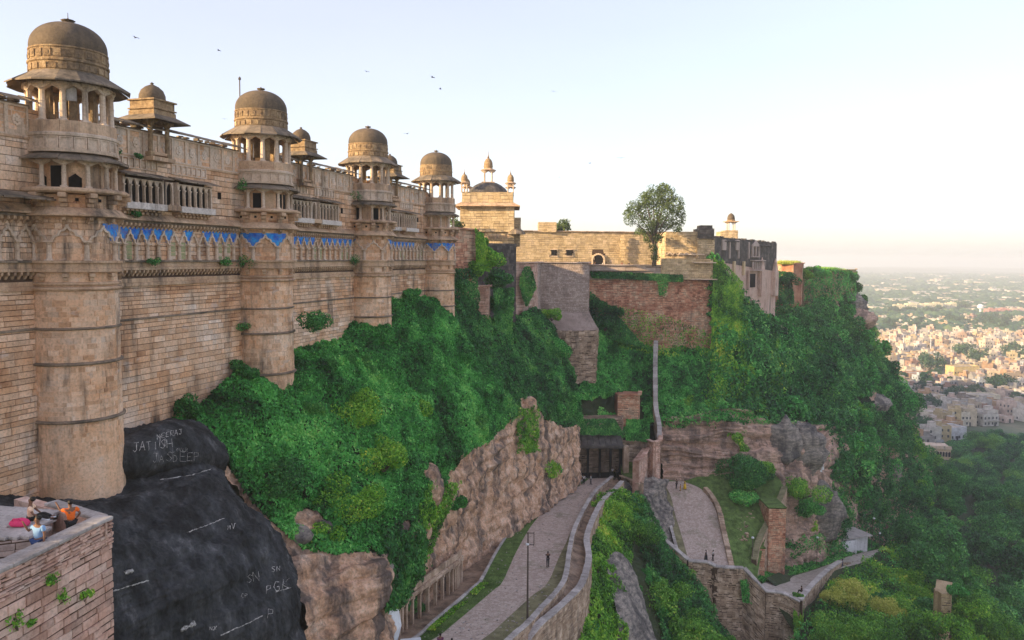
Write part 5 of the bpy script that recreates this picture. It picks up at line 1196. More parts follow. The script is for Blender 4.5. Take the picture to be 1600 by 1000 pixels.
link('bag_body', make_mesh('bag_body', V, Fc, None, cloth('pink', (.72, .05, .16)), None, True), bag, None, Mt(*XY(19, 26.7), zt+.02)); g = G(); g.add(*tube([(-.2, -.1, .2), (-.1, -.2, .33), (.1, -.2, .33), (.2, -.1, .2)], .018, 6)); link('strap', g.mesh('strap', cloth('pink', (.6, .05, .14))), bag, None, Mt(*XY(19, 26.7), zt+.02))
tb = thing('white_board', (*XY(62, 26.2), zt), 'white sheet lying flat on the platform edge beside the seated visitor', 'board'); link('sheet', make_mesh('sheet', *box(.8, .5, .05, b=.01), None, M_white), tb, None, Mt(*XY(58, 27.6), zt+.01, -.2))
# figures on the roads
def gp_(px, py, Yg): return W(px, py, Yg)
def on_road(px, py):
    P = WR(px, py); return P
P = on_road(856, 886); person((P[0], P[1], P[2]), .1, 'lone person in dark clothes standing in the middle of the paved road', blk, cloth('dark_grey', (.04, .04, .045)), arms=((.06, .1, -.2, -.1, .14, .0), (.06, .1, -.2, -.1, .14, .0)))
P = on_road(688, 1024); person(P, .15, 'person in purple shirt walking on the road at the lower edge', cloth('purple', (.16, .05, .12)), blk, h=1.72)
P = on_road(706, 1030); person(P, .0, 'person in black vest with white sleeves walking beside the purple shirt', blk, blk, h=1.62)
for (px, py, lab, c, d) in ((912, 757, 'person in pale shirt standing by the cliff foot near the dark gateway', wht, blk), (923, 757, 'person in white shirt standing second from the cliff near the dark gateway', wht, cloth('grey', (.12, .12, .13))), (957, 745, 'person in white shirt standing inside the dark gateway', wht, blk), (964, 746, 'person in dark clothes leaning at the gateway edge', blk, blk)):
    P = on_road(px, py); person(P, rnd(-3, 3), lab, c, d)
def ramp_z(px, py, Y): return W(px, py, Y)
yel = cloth('yellow', (.75, .48, .04))
for (px, py, Y, lab, c, d, ld) in ((1057, 763, 132.5, 'person in black standing at the top of the ramp', blk, blk, False), (1070, 764, 132.4, 'person in long yellow dress at the top of the ramp', yel, yel, True), (1063, 767, 131.8, 'child in orange and yellow beside the yellow dress', cloth('ochre', (.55, .3, .05)), cloth('ochre', (.55, .3, .05)), False), (1103, 876, 115.6, 'person in black standing at the foot of the ramp by the parapet', blk, blk, True), (1114, 876, 115.6, 'person in white top standing at the foot of the ramp by the parapet', wht, blk, False)):
    person(W(px, py, Y), rnd(-3, 3), lab, c, d, h=1.15 if 'child' in lab else 1.66, longdress=ld)
person(W(1317, 893, 131)+np.array([0, .4, .3]), 1.0, 'person in blue shirt at the path parapet beside dry grass', cloth('blue', (.06, .12, .30)), jeans)
person(W(1256, 928, 113)+np.array([-.3, .2, -.1]), 1.0, 'person in dark clothes sitting on the path parapet near the corner', blk, blk, sit=True)
for i, (px, lab) in enumerate(((853, 'person in dark clothes looking over the grey bastion top'), (905, 'person standing behind the terrace parapet beside the sunlit wall buttress'), (922, 'person in white behind the terrace parapet just before the arched gateway'), (930, 'person in dark shirt standing at the arched gateway'), (942, 'person in pale clothes at the far side of the arched gateway'), (972, 'person in pale shirt on the terrace beyond the arched gateway'), (983, 'person in brown on the terrace near the tree'))):
    Y = 155+3*(i % 3); person((*XY(px, Y), -2.3), rnd(-3, 3), lab, [blk, wht, cloth('brown', (.2, .08, .05))][i % 3], blk)
# ------------------------------------------------------------------ lamp poles, banners, shrines
lp = thing('lamp_post', W(824, 984, 63.6), 'tall slim rusty lamp post with square bracket frame beside the road', 'lamp post')
b = W(824, 986, 63.6); t = W(832, 832, 63.6); hgt = t[2]-b[2]
g = G(); g.add(*tube([(0, 0, 0), (0, 0, hgt*.5), (0, 0, hgt)], [.10, .075, .055], 8)); g.add(*box(.35, .35, .25)); link('pole', g.mesh('pole', M_pole), lp, None, Mt(*b))
g = G(); x1 = .5
for q in ([(0, 0, hgt-.05), (x1, 0, hgt-.05)], [(0, 0, hgt-1.05), (x1, 0, hgt-1.05)], [(x1, 0, hgt+.05), (x1, 0, hgt-1.15)]): g.add(*tube(q, .035, 6))
for z in (hgt-.05, hgt-1.05): g.add(*tube([(-.12, 0, z), (.0, 0, z)], .05, 6))
link('bracket_frame', g.mesh('bracket_frame', M_pole), lp, None, Mt(*b))
V, Fc = lathe([(.02, .1), (.12, .08), (.16, 0), (.14, -.03)], 12); link('lamp_head', make_mesh('lamp_head', V, Fc, None, M_white, None, True), lp, None, Mt(b[0]-.05, b[1]-.15, b[2]+hgt-.98))
def small_post(px, py, Y, h, lab, arm=0):
    q = W(px, py, Y); r = thing('street_lamp', q, lab, 'street lamp'); g = G(); g.add(*tube([(0, 0, 0), (0, 0, h), (arm, 0, h+abs(arm)*.5)], [.07, .05, .04], 6)); link('pole', g.mesh('pole', M_pole), r, None, Mt(*q))
    V, Fc = lathe([(.02, .28), (.2, .2), (.24, .05), (.15, -.05), (.02, -.08)], 10); link('lamp_head', make_mesh('lamp_head', V, Fc, None, M_white, None, True), r, None, Mt(q[0]+arm, q[1], q[2]+h+abs(arm)*.5))
small_post(1175, 892, 118, 5.2, 'dark street lamp with white globe at the edge of the small lawn')
small_post(1276, 888, 134, 5.5, 'slim street lamp standing on the verge of the lower path below the dark cliff')
small_post(1362, 856, 152, 5.8, 'street lamp with long slanting arm over the white shrine roof', .3)
small_post(1374, 858, 153, 3.2, 'short lamp just beyond the white shrine')
def banner(name, pts, Y, lab, cat, mat=M_white, dep=.5):
    g = G(); P = [W(x, y, Y+(x-pts[0][0])*.01) for x, y in pts]; n = len(P); g.add(P+[q+np.array([.3, dep, 0]) for q in P], [tuple(range(n)), tuple(range(2*n-1, n-1, -1))]+[(i, i+n, (i+1) % n+n, (i+1) % n) for i in range(n)])
    o = g.obj(name, mat); tag(o, lab, cat); return o
banner('painted_rock_face', [(1274, 716), (1282, 706), (1287, 705), (1287, 722), (1286, 751), (1283, 745), (1280, 735), (1275, 727)], 143, 'tall white painted triangular rock slab standing at the cliff edge', 'rock slab')
o = banner('white_shrine_arch', [(596, 1030), (595, 975), (601, 962), (609, 955), (614, 966), (618, 988), (612, 1012), (604, 1030)], 58, 'small whitewashed pointed shrine front at the cliff foot', 'shrine', dep=1.2)
link('doorway', make_mesh('doorway', *extrude([(-.1, 0), (.1, 0), (.1, .9), (0, 1.25), (-.1, .9)], -.03, 0), None, M_dark), o, None, Mt(*(W(602, 1000, 57.9)), -.1))
pp_ = W(650, 1004, 58.5); tag(link('white_ledge', make_mesh('white_ledge', *box(1.6, 1.1, .2, b=.03), None, M_white), None, None, Mt(pp_[0]-.4, pp_[1], pp_[2]-.1, .2)), 'white painted ledge at the mouth of the rock gallery', 'ledge')
# white shrine below
shr = thing('white_shrine', W(1340, 858, 150), 'white flat roofed shrine building with small spires under the dark trees', 'shrine'); S = Parts(shr); Bz = W(1340, 862, 148)[2]
a = XY(1328, 146); S.add('wall', tm(box(5.0, 4.0, 3.2, b=.02)), M_white2, Mt(a[0]+.4, a[1]+2, Bz-.5, .35)); S.add('wall', tm(box(4.0, 3.4, 3.0)), M_white2, Mt(a[0]+4.2, a[1]+4.4, Bz-.5, .35))
S.add('roof_slab', tm(box(8.6, 5.0, .22, b=.02)), M_cap, Mt(a[0]+2.2, a[1]+3.2, Bz+3.0, .35)); S.add('doorway', tm(box(.8, .1, 1.9)), M_dark, Mt(a[0]+3.2, a[1]+1.9, Bz-.2, .35)); S.add('doorway', tm(box(1.4, .1, 1.7)), M_dark, Mt(a[0]+5.6, a[1]+3.5, Bz-.2, .35))
sp_t = tm(lathe([(.45, 0), (.45, .8), (.3, .9), (.32, 1.3), (.12, 1.9), (.05, 2.6)], 8)); 
for dx in (.2, 1.3, 2.4): S.add('spire', sp_t, M_white2, Mt(a[0]+dx, a[1]+5.6, Bz+3.1))
S.add('back_wall', tm(box(2.6, .5, 3.2, b=.04)), M_white2, Mt(*XY(1309, 143), Zp(1309, 826, 143), .4))
S.finish()
banner('hut', [(1330, 668), (1330, 658), (1344, 656), (1344, 668)], 205, 'small white hut under the overhanging rock', 'hut', M_white2, 2.0)
# the overhanging rock with shadowed hollow
ov = Patch([[(1318, 618, 203), (1345, 614, 201), (1372, 617, 203), (1390, 624, 208)], [(1316, 632, 200), (1345, 632, 197.5), (1372, 634, 198), (1388, 640, 204)], [(1320, 645, 201), (1345, 645, 198), (1372, 646, 198.5), (1384, 648, 204)], [(1322, 650, 207), (1345, 650, 206), (1370, 650, 206), (1380, 650, 208)]], 50, 60, amp=1.0, sc=.3, seed=77, fine=.3); ov.obj('overhanging_rock', M_crag)
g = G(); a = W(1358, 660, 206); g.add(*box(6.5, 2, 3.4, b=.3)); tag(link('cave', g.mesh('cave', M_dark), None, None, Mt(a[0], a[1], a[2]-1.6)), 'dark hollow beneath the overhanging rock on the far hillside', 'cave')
# ------------------------------------------------------------------ graffiti scratched in pale strokes on the black rock
FONT = {'A': [[(0, 0), (.5, 1), (1, 0)], [(.2, .4), (.8, .4)]], 'B': [[(0, 0), (0, 1), (.7, .9), (.6, .55), (0, .5), (.8, .4), (.7, .05), (0, 0)]], 'C': [[(1, .9), (.4, 1), (0, .5), (.4, 0), (1, .1)]], 'D': [[(0, 0), (0, 1), (.7, .8), (.9, .4), (.6, .05), (0, 0)]], 'E': [[(1, 1), (0, 1), (0, 0), (1, 0)], [(0, .5), (.8, .5)]],
 'G': [[(1, .9), (.4, 1), (0, .5), (.4, 0), (.9, .1), (.9, .45), (.5, .45)]], 'H': [[(0, 0), (0, 1)], [(1, 0), (1, 1)], [(0, .5), (1, .5)]], 'I': [[(.5, 0), (.5, 1)]], 'J': [[(.2, 1), (1, 1)], [(.7, 1), (.7, .2), (.4, 0), (.1, .2)]], 'K': [[(0, 0), (0, 1)], [(.9, 1), (0, .45), (1, 0)]], 'L': [[(0, 1), (0, 0), (.9, 0)]],
 'M': [[(0, 0), (.1, 1), (.5, .3), (.9, 1), (1, 0)]], 'N': [[(0, 0), (0, 1), (1, 0), (1, 1)]], 'O': [[(.5, 0), (0, .5), (.5, 1), (1, .5), (.5, 0)]], 'P': [[(0, 0), (0, 1), (.8, .9), (.8, .55), (0, .45)]], 'R': [[(0, 0), (0, 1), (.8, .9), (.8, .55), (0, .5), (.9, 0)]], 'S': [[(1, .85), (.5, 1), (.1, .75), (.9, .3), (.5, 0), (0, .15)]], 'T': [[(0, 1), (1, 1)], [(.5, 1), (.5, 0)]],
 'U': [[(0, 1), (.1, .1), (.8, .1), (1, 1)]], 'V': [[(0, 1), (.5, 0), (1, 1)]], 'X': [[(0, 0), (1, 1)], [(0, 1), (1, 0)]], '-': [[(.1, .5), (.9, .5)]]}
bt = BVHTree.FromPolygons(black.P.reshape(-1, 3).tolist()+boulder.P.reshape(-1, 3).tolist(), black.F.tolist()+(boulder.F+black.P.shape[0]*black.P.shape[1]).tolist())
M_chalk = flat('scratched_stone', (.56, .54, .51), .9, var=.8, sc=7); gr = {}
def scrawl(text, px, py, size, slope=-.12, wd=.030, gap=1.35, mat=None):
    g = G(); x = px
    for chh in text:
        size_ = size*rnd(.78, 1.2); dy_ = rnd(-1.2, 1.2); sk_ = rnd(-.18, .18)
        for st_ in FONT.get(chh, []):
            pts = []
            for (a, b_), (c, d) in zip(st_[:-1], st_[1:]):
                for f in np.linspace(0, 1, 5):
                    u, v_ = a*(1-f)+c*f, b_*(1-f)+d*f; q = W(x+(u+sk_*v_)*size_*.62+rnd(-.3, .3), py+dy_-(v_*size_)+(x-px+u*size*.62)*slope+rnd(-.3, .3), 1.0); q = Vector(q).normalized(); h = bt.ray_cast(Vector((0, 0, 0)), q)
                    if h[0]: pts.append(np.array(h[0]-q*.03))
            if len(pts) > 1: g.add(*tube(pts, [wd*rnd(.25, .85) for _ in pts], 4), t=random.random())
        x += size*.62*gap
    if g.n: link('graffiti', g.mesh('graffiti', mat or M_chalk), black_o)
scrawl('JATISH', 207, 706, 13); scrawl('N', 249, 699, 12); scrawl('NEERAJ', 246, 686, 8, -.2); scrawl('JASDEEP', 238, 722, 13, -.02, .015); scrawl('LOVER', 270, 706, 6, -.03, .012)
scrawl('SN', 425, 894, 9, -.2); scrawl('PGK', 416, 928, 15, -.25); scrawl('SN', 386, 910, 12, -.15, .018); scrawl('CP', 377, 934, 7, -.1, .014); scrawl('MV', 356, 827, 7, -.1); scrawl('NX', 328, 985, 7, -.05); scrawl('P', 418, 965, 13, 0, .016)
# pale ledges of bare stone across the black rock
def crack(pts, w_=.05):
    g = G(); P = []
    for (a, b_), (c, d) in zip(pts[:-1], pts[1:]):
        for f in np.linspace(0, 1, 14):
            q = Vector(W(a*(1-f)+c*f+rnd(-.6, .6), b_*(1-f)+d*f+rnd(-.6, .6), 1.0)).normalized(); h = bt.ray_cast(Vector((0, 0, 0)), q)
            if h[0]: P.append(np.array(h[0]-q*.01))
    if len(P) > 2: g.add(*tube(P, [w_*rnd(.1, 1.0) for _ in P], 5)); link('pale_ledge', g.mesh('pale_ledge', M_chalk), black_o)
crack([(176, 924), (205, 915), (232, 907)]); crack([(292, 832), (320, 822), (350, 810)], .04); crack([(345, 992), (385, 975), (410, 962)], .04); crack([(195, 895), (205, 892)], .14); crack([(282, 985), (302, 975)], .2); crack([(430, 925), (455, 918)], .03); crack([(250, 750), (300, 742), (330, 733)], .06)
# ------------------------------------------------------------------ ivy, creepers and trees
def ivy(name, patch, n, size, mat, mask=None, kind='stuff', up=.0, lift=.1, droop=.7, spread=.55, seed=1, clump=.5, grow=0):
    rng = np.random.default_rng(seed); P, N = patch.sample(n, mask, rng)
    c = fbm(P, clump, 3, seed); k = rng.random(n) < np.clip(.95+c*1.1, .12, 1); P, N, c = P[k], N[k], c[k]
    P = P+N*(lift*(rng.random(len(P))+.2)+np.maximum(0, fbm(P, .6, 3, seed+3))*lift*4)[:, None]; P[:, 2] += up*rng.random(len(P))
    t = np.clip(.5+.3*fbm(P, 1.3, 2, seed+7)+.45*fbm(P, .38, 2, seed+8)+rng.normal(0, .2, len(P)), 0, 1)  # tint clumps imitate shadowed hollows and light tops in the leaf mass
    if kind is None: kind = 'stuff'
    return leaf_obj(name, P, N, size, t, mat, kind=kind, droop=droop, spread=spread, rng=rng)
def px_mask(fn):
    def m(u, v, c):
        q = c.reshape(-1, 3) @ CRn; px = 800-q[:, 0]/q[:, 2]*FPX; py = 500+q[:, 1]/q[:, 2]*FPX+SHY; return fn(px, py, c.reshape(-1, 3)).reshape(u.shape).astype(float)
    return m
def lip_of(px): return np.interp(px, [262, 300, 345, 385, 430, 470, 520, 590, 608, 640, 655, 700, 722, 760, 800, 835, 880, 905], [668, 675, 715, 775, 820, 862, 868, 864, 930, 950, 850, 742, 715, 688, 660, 640, 668, 660])
rf = np.random.default_rng(5)
def hill_f(px, py, c):
    n = fbm(c, .25, 3, 5); top = py < lip_of(px)+n*14
    bare = (np.hypot((px-482+n*30)/26, (py-812)/17) < 1) | ((np.abs(px-665) < 20) & (np.abs(py-765) < 30) & (n > -.2)) | ((np.abs(px-640) < 16) & (np.abs(py-840) < 26)) | ((np.abs(px-822) < 12) & (np.abs(py-636) < 14))
    return top & ~bare
def vine_f(px, py, c): return ((np.abs(px-(690-(py-760)*.42)) < 24) & (py > 755) & (py < 900)) | ((px > 598) & (px < 650) & (py > 830) & (py < 950)) | ((np.abs(px-822) < 16) & (py < 708) & (py > 640)) | ((np.hypot(px-861, (py-735)) < 11))
HILL_OBJ(); FAR_OBJ()
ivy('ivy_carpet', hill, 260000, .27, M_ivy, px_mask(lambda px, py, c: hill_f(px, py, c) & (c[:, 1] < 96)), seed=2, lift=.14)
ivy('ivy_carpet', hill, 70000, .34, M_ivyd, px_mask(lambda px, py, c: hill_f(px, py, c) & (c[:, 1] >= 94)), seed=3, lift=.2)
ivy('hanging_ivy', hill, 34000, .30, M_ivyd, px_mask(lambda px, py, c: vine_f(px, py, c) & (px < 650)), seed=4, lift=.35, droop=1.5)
ivy('hanging_ivy', hill, 16000, .26, M_ivy2, px_mask(lambda px, py, c: vine_f(px, py, c) & (px >= 650)), seed=6, lift=.3, droop=1.2)
# bushes and tufts standing up on the ivy carpet
def bush(name, c, r, n, size, mat, label, sq=.8, seed=0, group=None, cat='bush', lobes=7):
    rng = np.random.default_rng(seed+100); c = np.asarray(c, float); L = rng.normal(0, .42, (lobes, 3))*r; L[:, 2] = np.abs(L[:, 2])*sq; lr = r*rng.uniform(.4, .65, lobes)
    k = rng.integers(0, lobes, n); d = nrmz(rng.normal(0, 1, (n, 3))); P = L[k]+d*(lr[k]*rng.uniform(.75, 1.08, n))[:, None]*np.array([1, 1, sq])
    P += .12*r*np.stack([fbm(P+c, 2/r, 2, 3), fbm(P+c, 2/r, 2, 4), fbm(P+c, 2/r, 2, 5)], 1)
    rt = thing(name, c, label, cat, group); V, Fc, T = leaf_arrays(P, d, size, np.clip(.5+rng.normal(0, .22, n), 0, 1), spread=.6, rng=rng)
    o = link('leaves', make_mesh('leaves', V, Fc, T, mat), rt, None, Mt(*c)); g = G()
    for i in range(min(4, lobes)): g.add(*tube([(0, 0, -.4*r), L[i]*.6+np.array([0, 0, -.1*r]), L[i]], [.05*r, .03*r, .01*r], 5))
    link('stem', g.mesh('stem', M_trunk), rt, None, Mt(*c)); return rt
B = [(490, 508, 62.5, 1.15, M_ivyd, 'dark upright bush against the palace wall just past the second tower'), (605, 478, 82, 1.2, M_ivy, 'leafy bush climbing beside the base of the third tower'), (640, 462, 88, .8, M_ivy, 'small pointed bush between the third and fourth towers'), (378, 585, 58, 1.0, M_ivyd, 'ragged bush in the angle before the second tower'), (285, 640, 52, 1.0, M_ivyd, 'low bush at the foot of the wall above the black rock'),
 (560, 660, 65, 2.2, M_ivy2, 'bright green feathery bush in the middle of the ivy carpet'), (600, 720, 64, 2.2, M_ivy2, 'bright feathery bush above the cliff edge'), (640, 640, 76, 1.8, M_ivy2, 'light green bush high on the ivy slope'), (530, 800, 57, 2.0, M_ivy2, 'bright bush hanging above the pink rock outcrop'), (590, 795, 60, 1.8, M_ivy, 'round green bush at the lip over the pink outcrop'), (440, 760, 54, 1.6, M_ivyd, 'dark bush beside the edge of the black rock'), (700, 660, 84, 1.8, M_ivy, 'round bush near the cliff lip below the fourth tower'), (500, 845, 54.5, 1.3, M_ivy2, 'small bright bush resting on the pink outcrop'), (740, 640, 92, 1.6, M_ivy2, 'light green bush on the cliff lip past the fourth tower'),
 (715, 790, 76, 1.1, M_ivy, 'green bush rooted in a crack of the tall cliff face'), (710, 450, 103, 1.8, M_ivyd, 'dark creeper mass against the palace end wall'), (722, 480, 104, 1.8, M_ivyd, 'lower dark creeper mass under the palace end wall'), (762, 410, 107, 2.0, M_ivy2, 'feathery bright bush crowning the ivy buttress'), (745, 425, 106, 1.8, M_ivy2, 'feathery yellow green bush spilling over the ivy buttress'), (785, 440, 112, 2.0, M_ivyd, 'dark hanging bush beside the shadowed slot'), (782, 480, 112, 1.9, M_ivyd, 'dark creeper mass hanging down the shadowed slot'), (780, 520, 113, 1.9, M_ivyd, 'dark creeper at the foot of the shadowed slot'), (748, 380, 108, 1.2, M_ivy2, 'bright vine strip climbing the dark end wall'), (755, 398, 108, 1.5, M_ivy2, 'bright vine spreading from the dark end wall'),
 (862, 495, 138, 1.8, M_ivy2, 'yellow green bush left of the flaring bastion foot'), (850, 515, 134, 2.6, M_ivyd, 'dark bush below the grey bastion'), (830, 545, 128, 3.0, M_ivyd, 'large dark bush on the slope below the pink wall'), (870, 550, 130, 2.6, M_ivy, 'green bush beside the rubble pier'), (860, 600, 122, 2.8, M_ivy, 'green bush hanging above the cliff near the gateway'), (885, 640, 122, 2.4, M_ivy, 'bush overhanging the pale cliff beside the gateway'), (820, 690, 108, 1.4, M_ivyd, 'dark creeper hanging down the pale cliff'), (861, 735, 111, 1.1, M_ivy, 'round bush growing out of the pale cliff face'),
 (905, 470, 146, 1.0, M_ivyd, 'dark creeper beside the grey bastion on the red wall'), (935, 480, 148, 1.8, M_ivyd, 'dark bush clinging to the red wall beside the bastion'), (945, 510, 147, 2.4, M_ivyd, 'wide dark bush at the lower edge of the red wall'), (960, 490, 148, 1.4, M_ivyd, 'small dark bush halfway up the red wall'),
 (1165, 745, 132.5, 3.8, M_ivyd, 'wide dark spreading tree on the small lawn under the layered cliff'), (1180, 755, 132, 3.0, M_ivyd, 'dark lower bough mass of the spreading lawn tree'), (1162, 782, 129.5, 1.9, M_ivy, 'small pale green sapling on the small lawn'), (1194, 735, 133, 1.8, M_ivy2, 'yellow green vine hanging between the layered and grey cliffs'), (1250, 770, 134, 2.8, M_ivy2, 'bright green bush above the brick pier wall'), (1262, 800, 134, 2.4, M_ivy, 'green bush beside the brick pier wall'),
 (1150, 680, 139, 1.6, M_ivy2, 'yellow green creeper hanging over the layered cliff'), (1158, 700, 138.5, 1.4, M_ivy2, 'thin creeper tail on the layered cliff'), (1326, 436, 219, 2.6, M_ivyd, 'dark shrub hanging over the outermost corner of the cliff end wall'), (1338, 452, 222, 2.4, M_ivyd, 'shrub sprouting sideways from the cliff end wall corner'), (1285, 430, 208, 2.0, M_ivy, 'green shrub on top of the cliff end wall'), (1262, 432, 203, 1.8, M_ivy2, 'bright shrub where the two overgrown walls meet'), (1232, 440, 188, 1.8, M_ivyd, 'dark shrub against the golden topped wall'), (1484, 985, 104, 2.6, M_ivy2, 'bright creeper heaped against the foot of the masonry stump'), (1512, 962, 105, 2.0, M_ivy2, 'bright bush beside the masonry stump'), (1496, 926, 107.5, 1.2, M_ivy, 'green tuft growing on top of the masonry stump'), (1095, 640, 141, 1.3, M_ivyd, 'dark bush on the top edge of the layered cliff')]
for i, (px, py, Y, r, m, lab) in enumerate(B): bush('bush', W(px, py, Y), r*1.05, int(1500+700*r*r) if Y < 100 else int(900+500*r*r), .2 if Y < 70 else .26 if Y < 100 else .34, m, lab, seed=i, cat='tree' if 'tree' in lab or 'sapling' in lab else 'bush')
# middle slopes
ivy('ivy_carpet', mid_slope, 60000, .42, M_ivy, px_mask(lambda px, py, c: ~((px > 965) & (px < 1003) & (py > 622) & (py < 670)) & (fbm(c, .15, 3, 8) > -.45)), seed=12, lift=.35)
def fs_mask(lo, hi): return px_mask(lambda px, py, c: (py < 672+fbm(c, .06, 3, 9)*40) & (px < 1460) & (fbm(c, .11, 4, 19) > lo) & (fbm(c, .11, 4, 19) <= hi) & ~((px > 1330) & (px < 1390) & (py > 618) & (py < 668)))
ivy('hillside_creeper', far_slope, 90000, .60, M_ivy, fs_mask(-.33, .15), seed=13, lift=.5)
ivy('hillside_creeper', far_slope, 70000, .62, M_ivyd, fs_mask(-.05, 2), seed=14, lift=.8)
ivy('hillside_creeper', far_slope, 26000, .50, M_ivy2, px_mask(lambda px, py, c: (px < 1168) & (py < 640) | (fbm(c, .15, 3, 29) > .3) & (px < 1290)), seed=15, lift=.6, droop=1.4)
ivy('hillside_scrub', far_slope, 60000, .55, M_ivyd, px_mask(lambda px, py, c: (py >= 640) & (px > 1290) & (fbm(c, .1, 3, 39) > -.35)), seed=16, lift=.8)
ivy('cliff_creeper', strata, 9000, .36, M_ivy, px_mask(lambda px, py, c: ((py < 662+fbm(c, .3, 3, 4)*14) | (np.abs(px-1240+ (py-700)*.1) < 14) & (py < 700) | (px > 1262) & (fbm(c, .25, 3, 6) > .1) | (py > 845))), seed=17, lift=.4)
ivy('ravine_creeper', wedge, 60000, .34, M_ivy2, px_mask(lambda px, py, c: (np.abs(px-(945-(py-850)*.12)) < 42) | (px < 1000) & (py < 850)), seed=18, lift=.4, droop=1.2)
ivy('ravine_creeper', wedge, 60000, .36, M_ivyd, px_mask(lambda px, py, c: (px > 985+(py-800)*.25) & (fbm(c, .2, 3, 6) > -.5)), seed=19, lift=.5)
ivy('spur_creeper', lower, 40000, .42, M_ivy, px_mask(lambda px, py, c: (px > 1230) & (fbm(c, .12, 3, 6) > -.5)), seed=20, lift=.5)
ivy('spur_creeper', lower, 95000, .40, M_ivy2, px_mask(lambda px, py, c: (px > 1290) & (fbm(c, .1, 3, 16) > -.25)), seed=22, lift=.6, droop=1.1)
# ivy strips on walls: patches laid on the wall faces
def wall_ivy(name, quad, n, size, mat, seed, droop=1.3, label=None):
    p = Patch(quad, 12, 20, amp=.12, sc=.5, seed=seed); TERR.pop(); return ivy(name, p, n, size, mat, None, seed=seed, lift=.18, droop=droop, clump=.35)
wall_ivy('wall_ivy', [[(922, 425, 148.4), (1000, 427, 149), (1066, 430, 149.5)], [(924, 434, 148.2), (1000, 437, 148.8), (1066, 441, 149.3)]], 5200, .34, M_ivyd, 50)
wall_ivy('wall_ivy', [[(1026, 440, 148.6), (1045, 440, 148.7)], [(1030, 462, 148.4), (1040, 462, 148.5)]], 500, .3, M_ivyd, 51)
wall_ivy('wall_ivy', [[(1115, 402, 150), (1140, 420, 151.5), (1158, 440, 153)], [(1112, 470, 148.8), (1140, 480, 150), (1160, 490, 152)], [(1110, 545, 147.6), (1140, 550, 148), (1160, 550, 149)]], 13000, .36, M_ivy2, 52, 2.0)
wall_ivy('wall_ivy', [[(922, 455, 148), (950, 480, 148), (970, 500, 148)], [(922, 520, 147), (955, 530, 147), (1010, 545, 147.5)]], 5200, .36, M_ivyd, 53)
wall_ivy('wall_ivy', [[(940, 475, 148.2), (1030, 490, 148.6), (1110, 520, 148.8)], [(940, 540, 147.6), (1030, 555, 148), (1110, 560, 148.2)]], 2600, .34, M_ivy2, 54)
wall_ivy('wall_ivy', [[(706, 420, 101), (745, 420, 105)], [(708, 500, 99), (745, 540, 103)]], 6500, .3, M_ivyd, 55)
wall_ivy('wall_ivy', [[(742, 356, 105.6), (758, 375, 106)], [(744, 420, 105), (764, 425, 106)]], 2200, .26, M_ivy2, 56, 1.8)
wall_ivy('wall_ivy', [[(770, 450, 110), (800, 450, 114)], [(772, 530, 109), (800, 530, 112)], [(775, 565, 108), (815, 565, 110)]], 8000, .32, M_ivyd, 57, 1.8)
wall_ivy('wall_ivy', [[(819, 417, 127.6), (827, 417, 128)], [(811, 436, 126.6), (835, 440, 128.4)], [(813, 455, 126.8), (833, 456, 128.2)], [(820, 478, 127.4), (824, 478, 127.7)]], 2600, .3, M_ivyd, 64)
wall_ivy('wall_ivy', [[(1216, 424, 189.5), (1236, 426, 189)], [(1214, 475, 186), (1240, 475, 187)]], 2600, .5, M_ivyd, 58)
wall_ivy('wall_ivy', [[(1256, 421, 206), (1300, 421, 212), (1336, 428, 220)], [(1256, 470, 203), (1300, 470, 208), (1338, 470, 217)]], 4200, .55, M_ivy, 59)
wall_ivy('wall_ivy', [[(1238, 925, 111), (1256, 930, 111)], [(1240, 990, 109), (1252, 1000, 109)]], 2200, .3, M_ivy2, 60, 2)
wall_ivy('wall_ivy', [[(1156, 905, 112.2), (1166, 905, 112.2)], [(1160, 940, 112), (1190, 945, 112)]], 900, .3, M_ivy, 61, 1.5)
wall_ivy('wall_ivy', [[(905, 655, 131), (960, 655, 132)], [(905, 680, 130), (975, 680, 131)]], 4200, .34, M_ivyd, 62, 1.2)
wall_ivy('wall_ivy', [[(978, 655, 132.4), (1015, 655, 132.4)], [(978, 688, 132), (1014, 690, 132)]], 2600, .34, M_ivy, 63, 1.2)
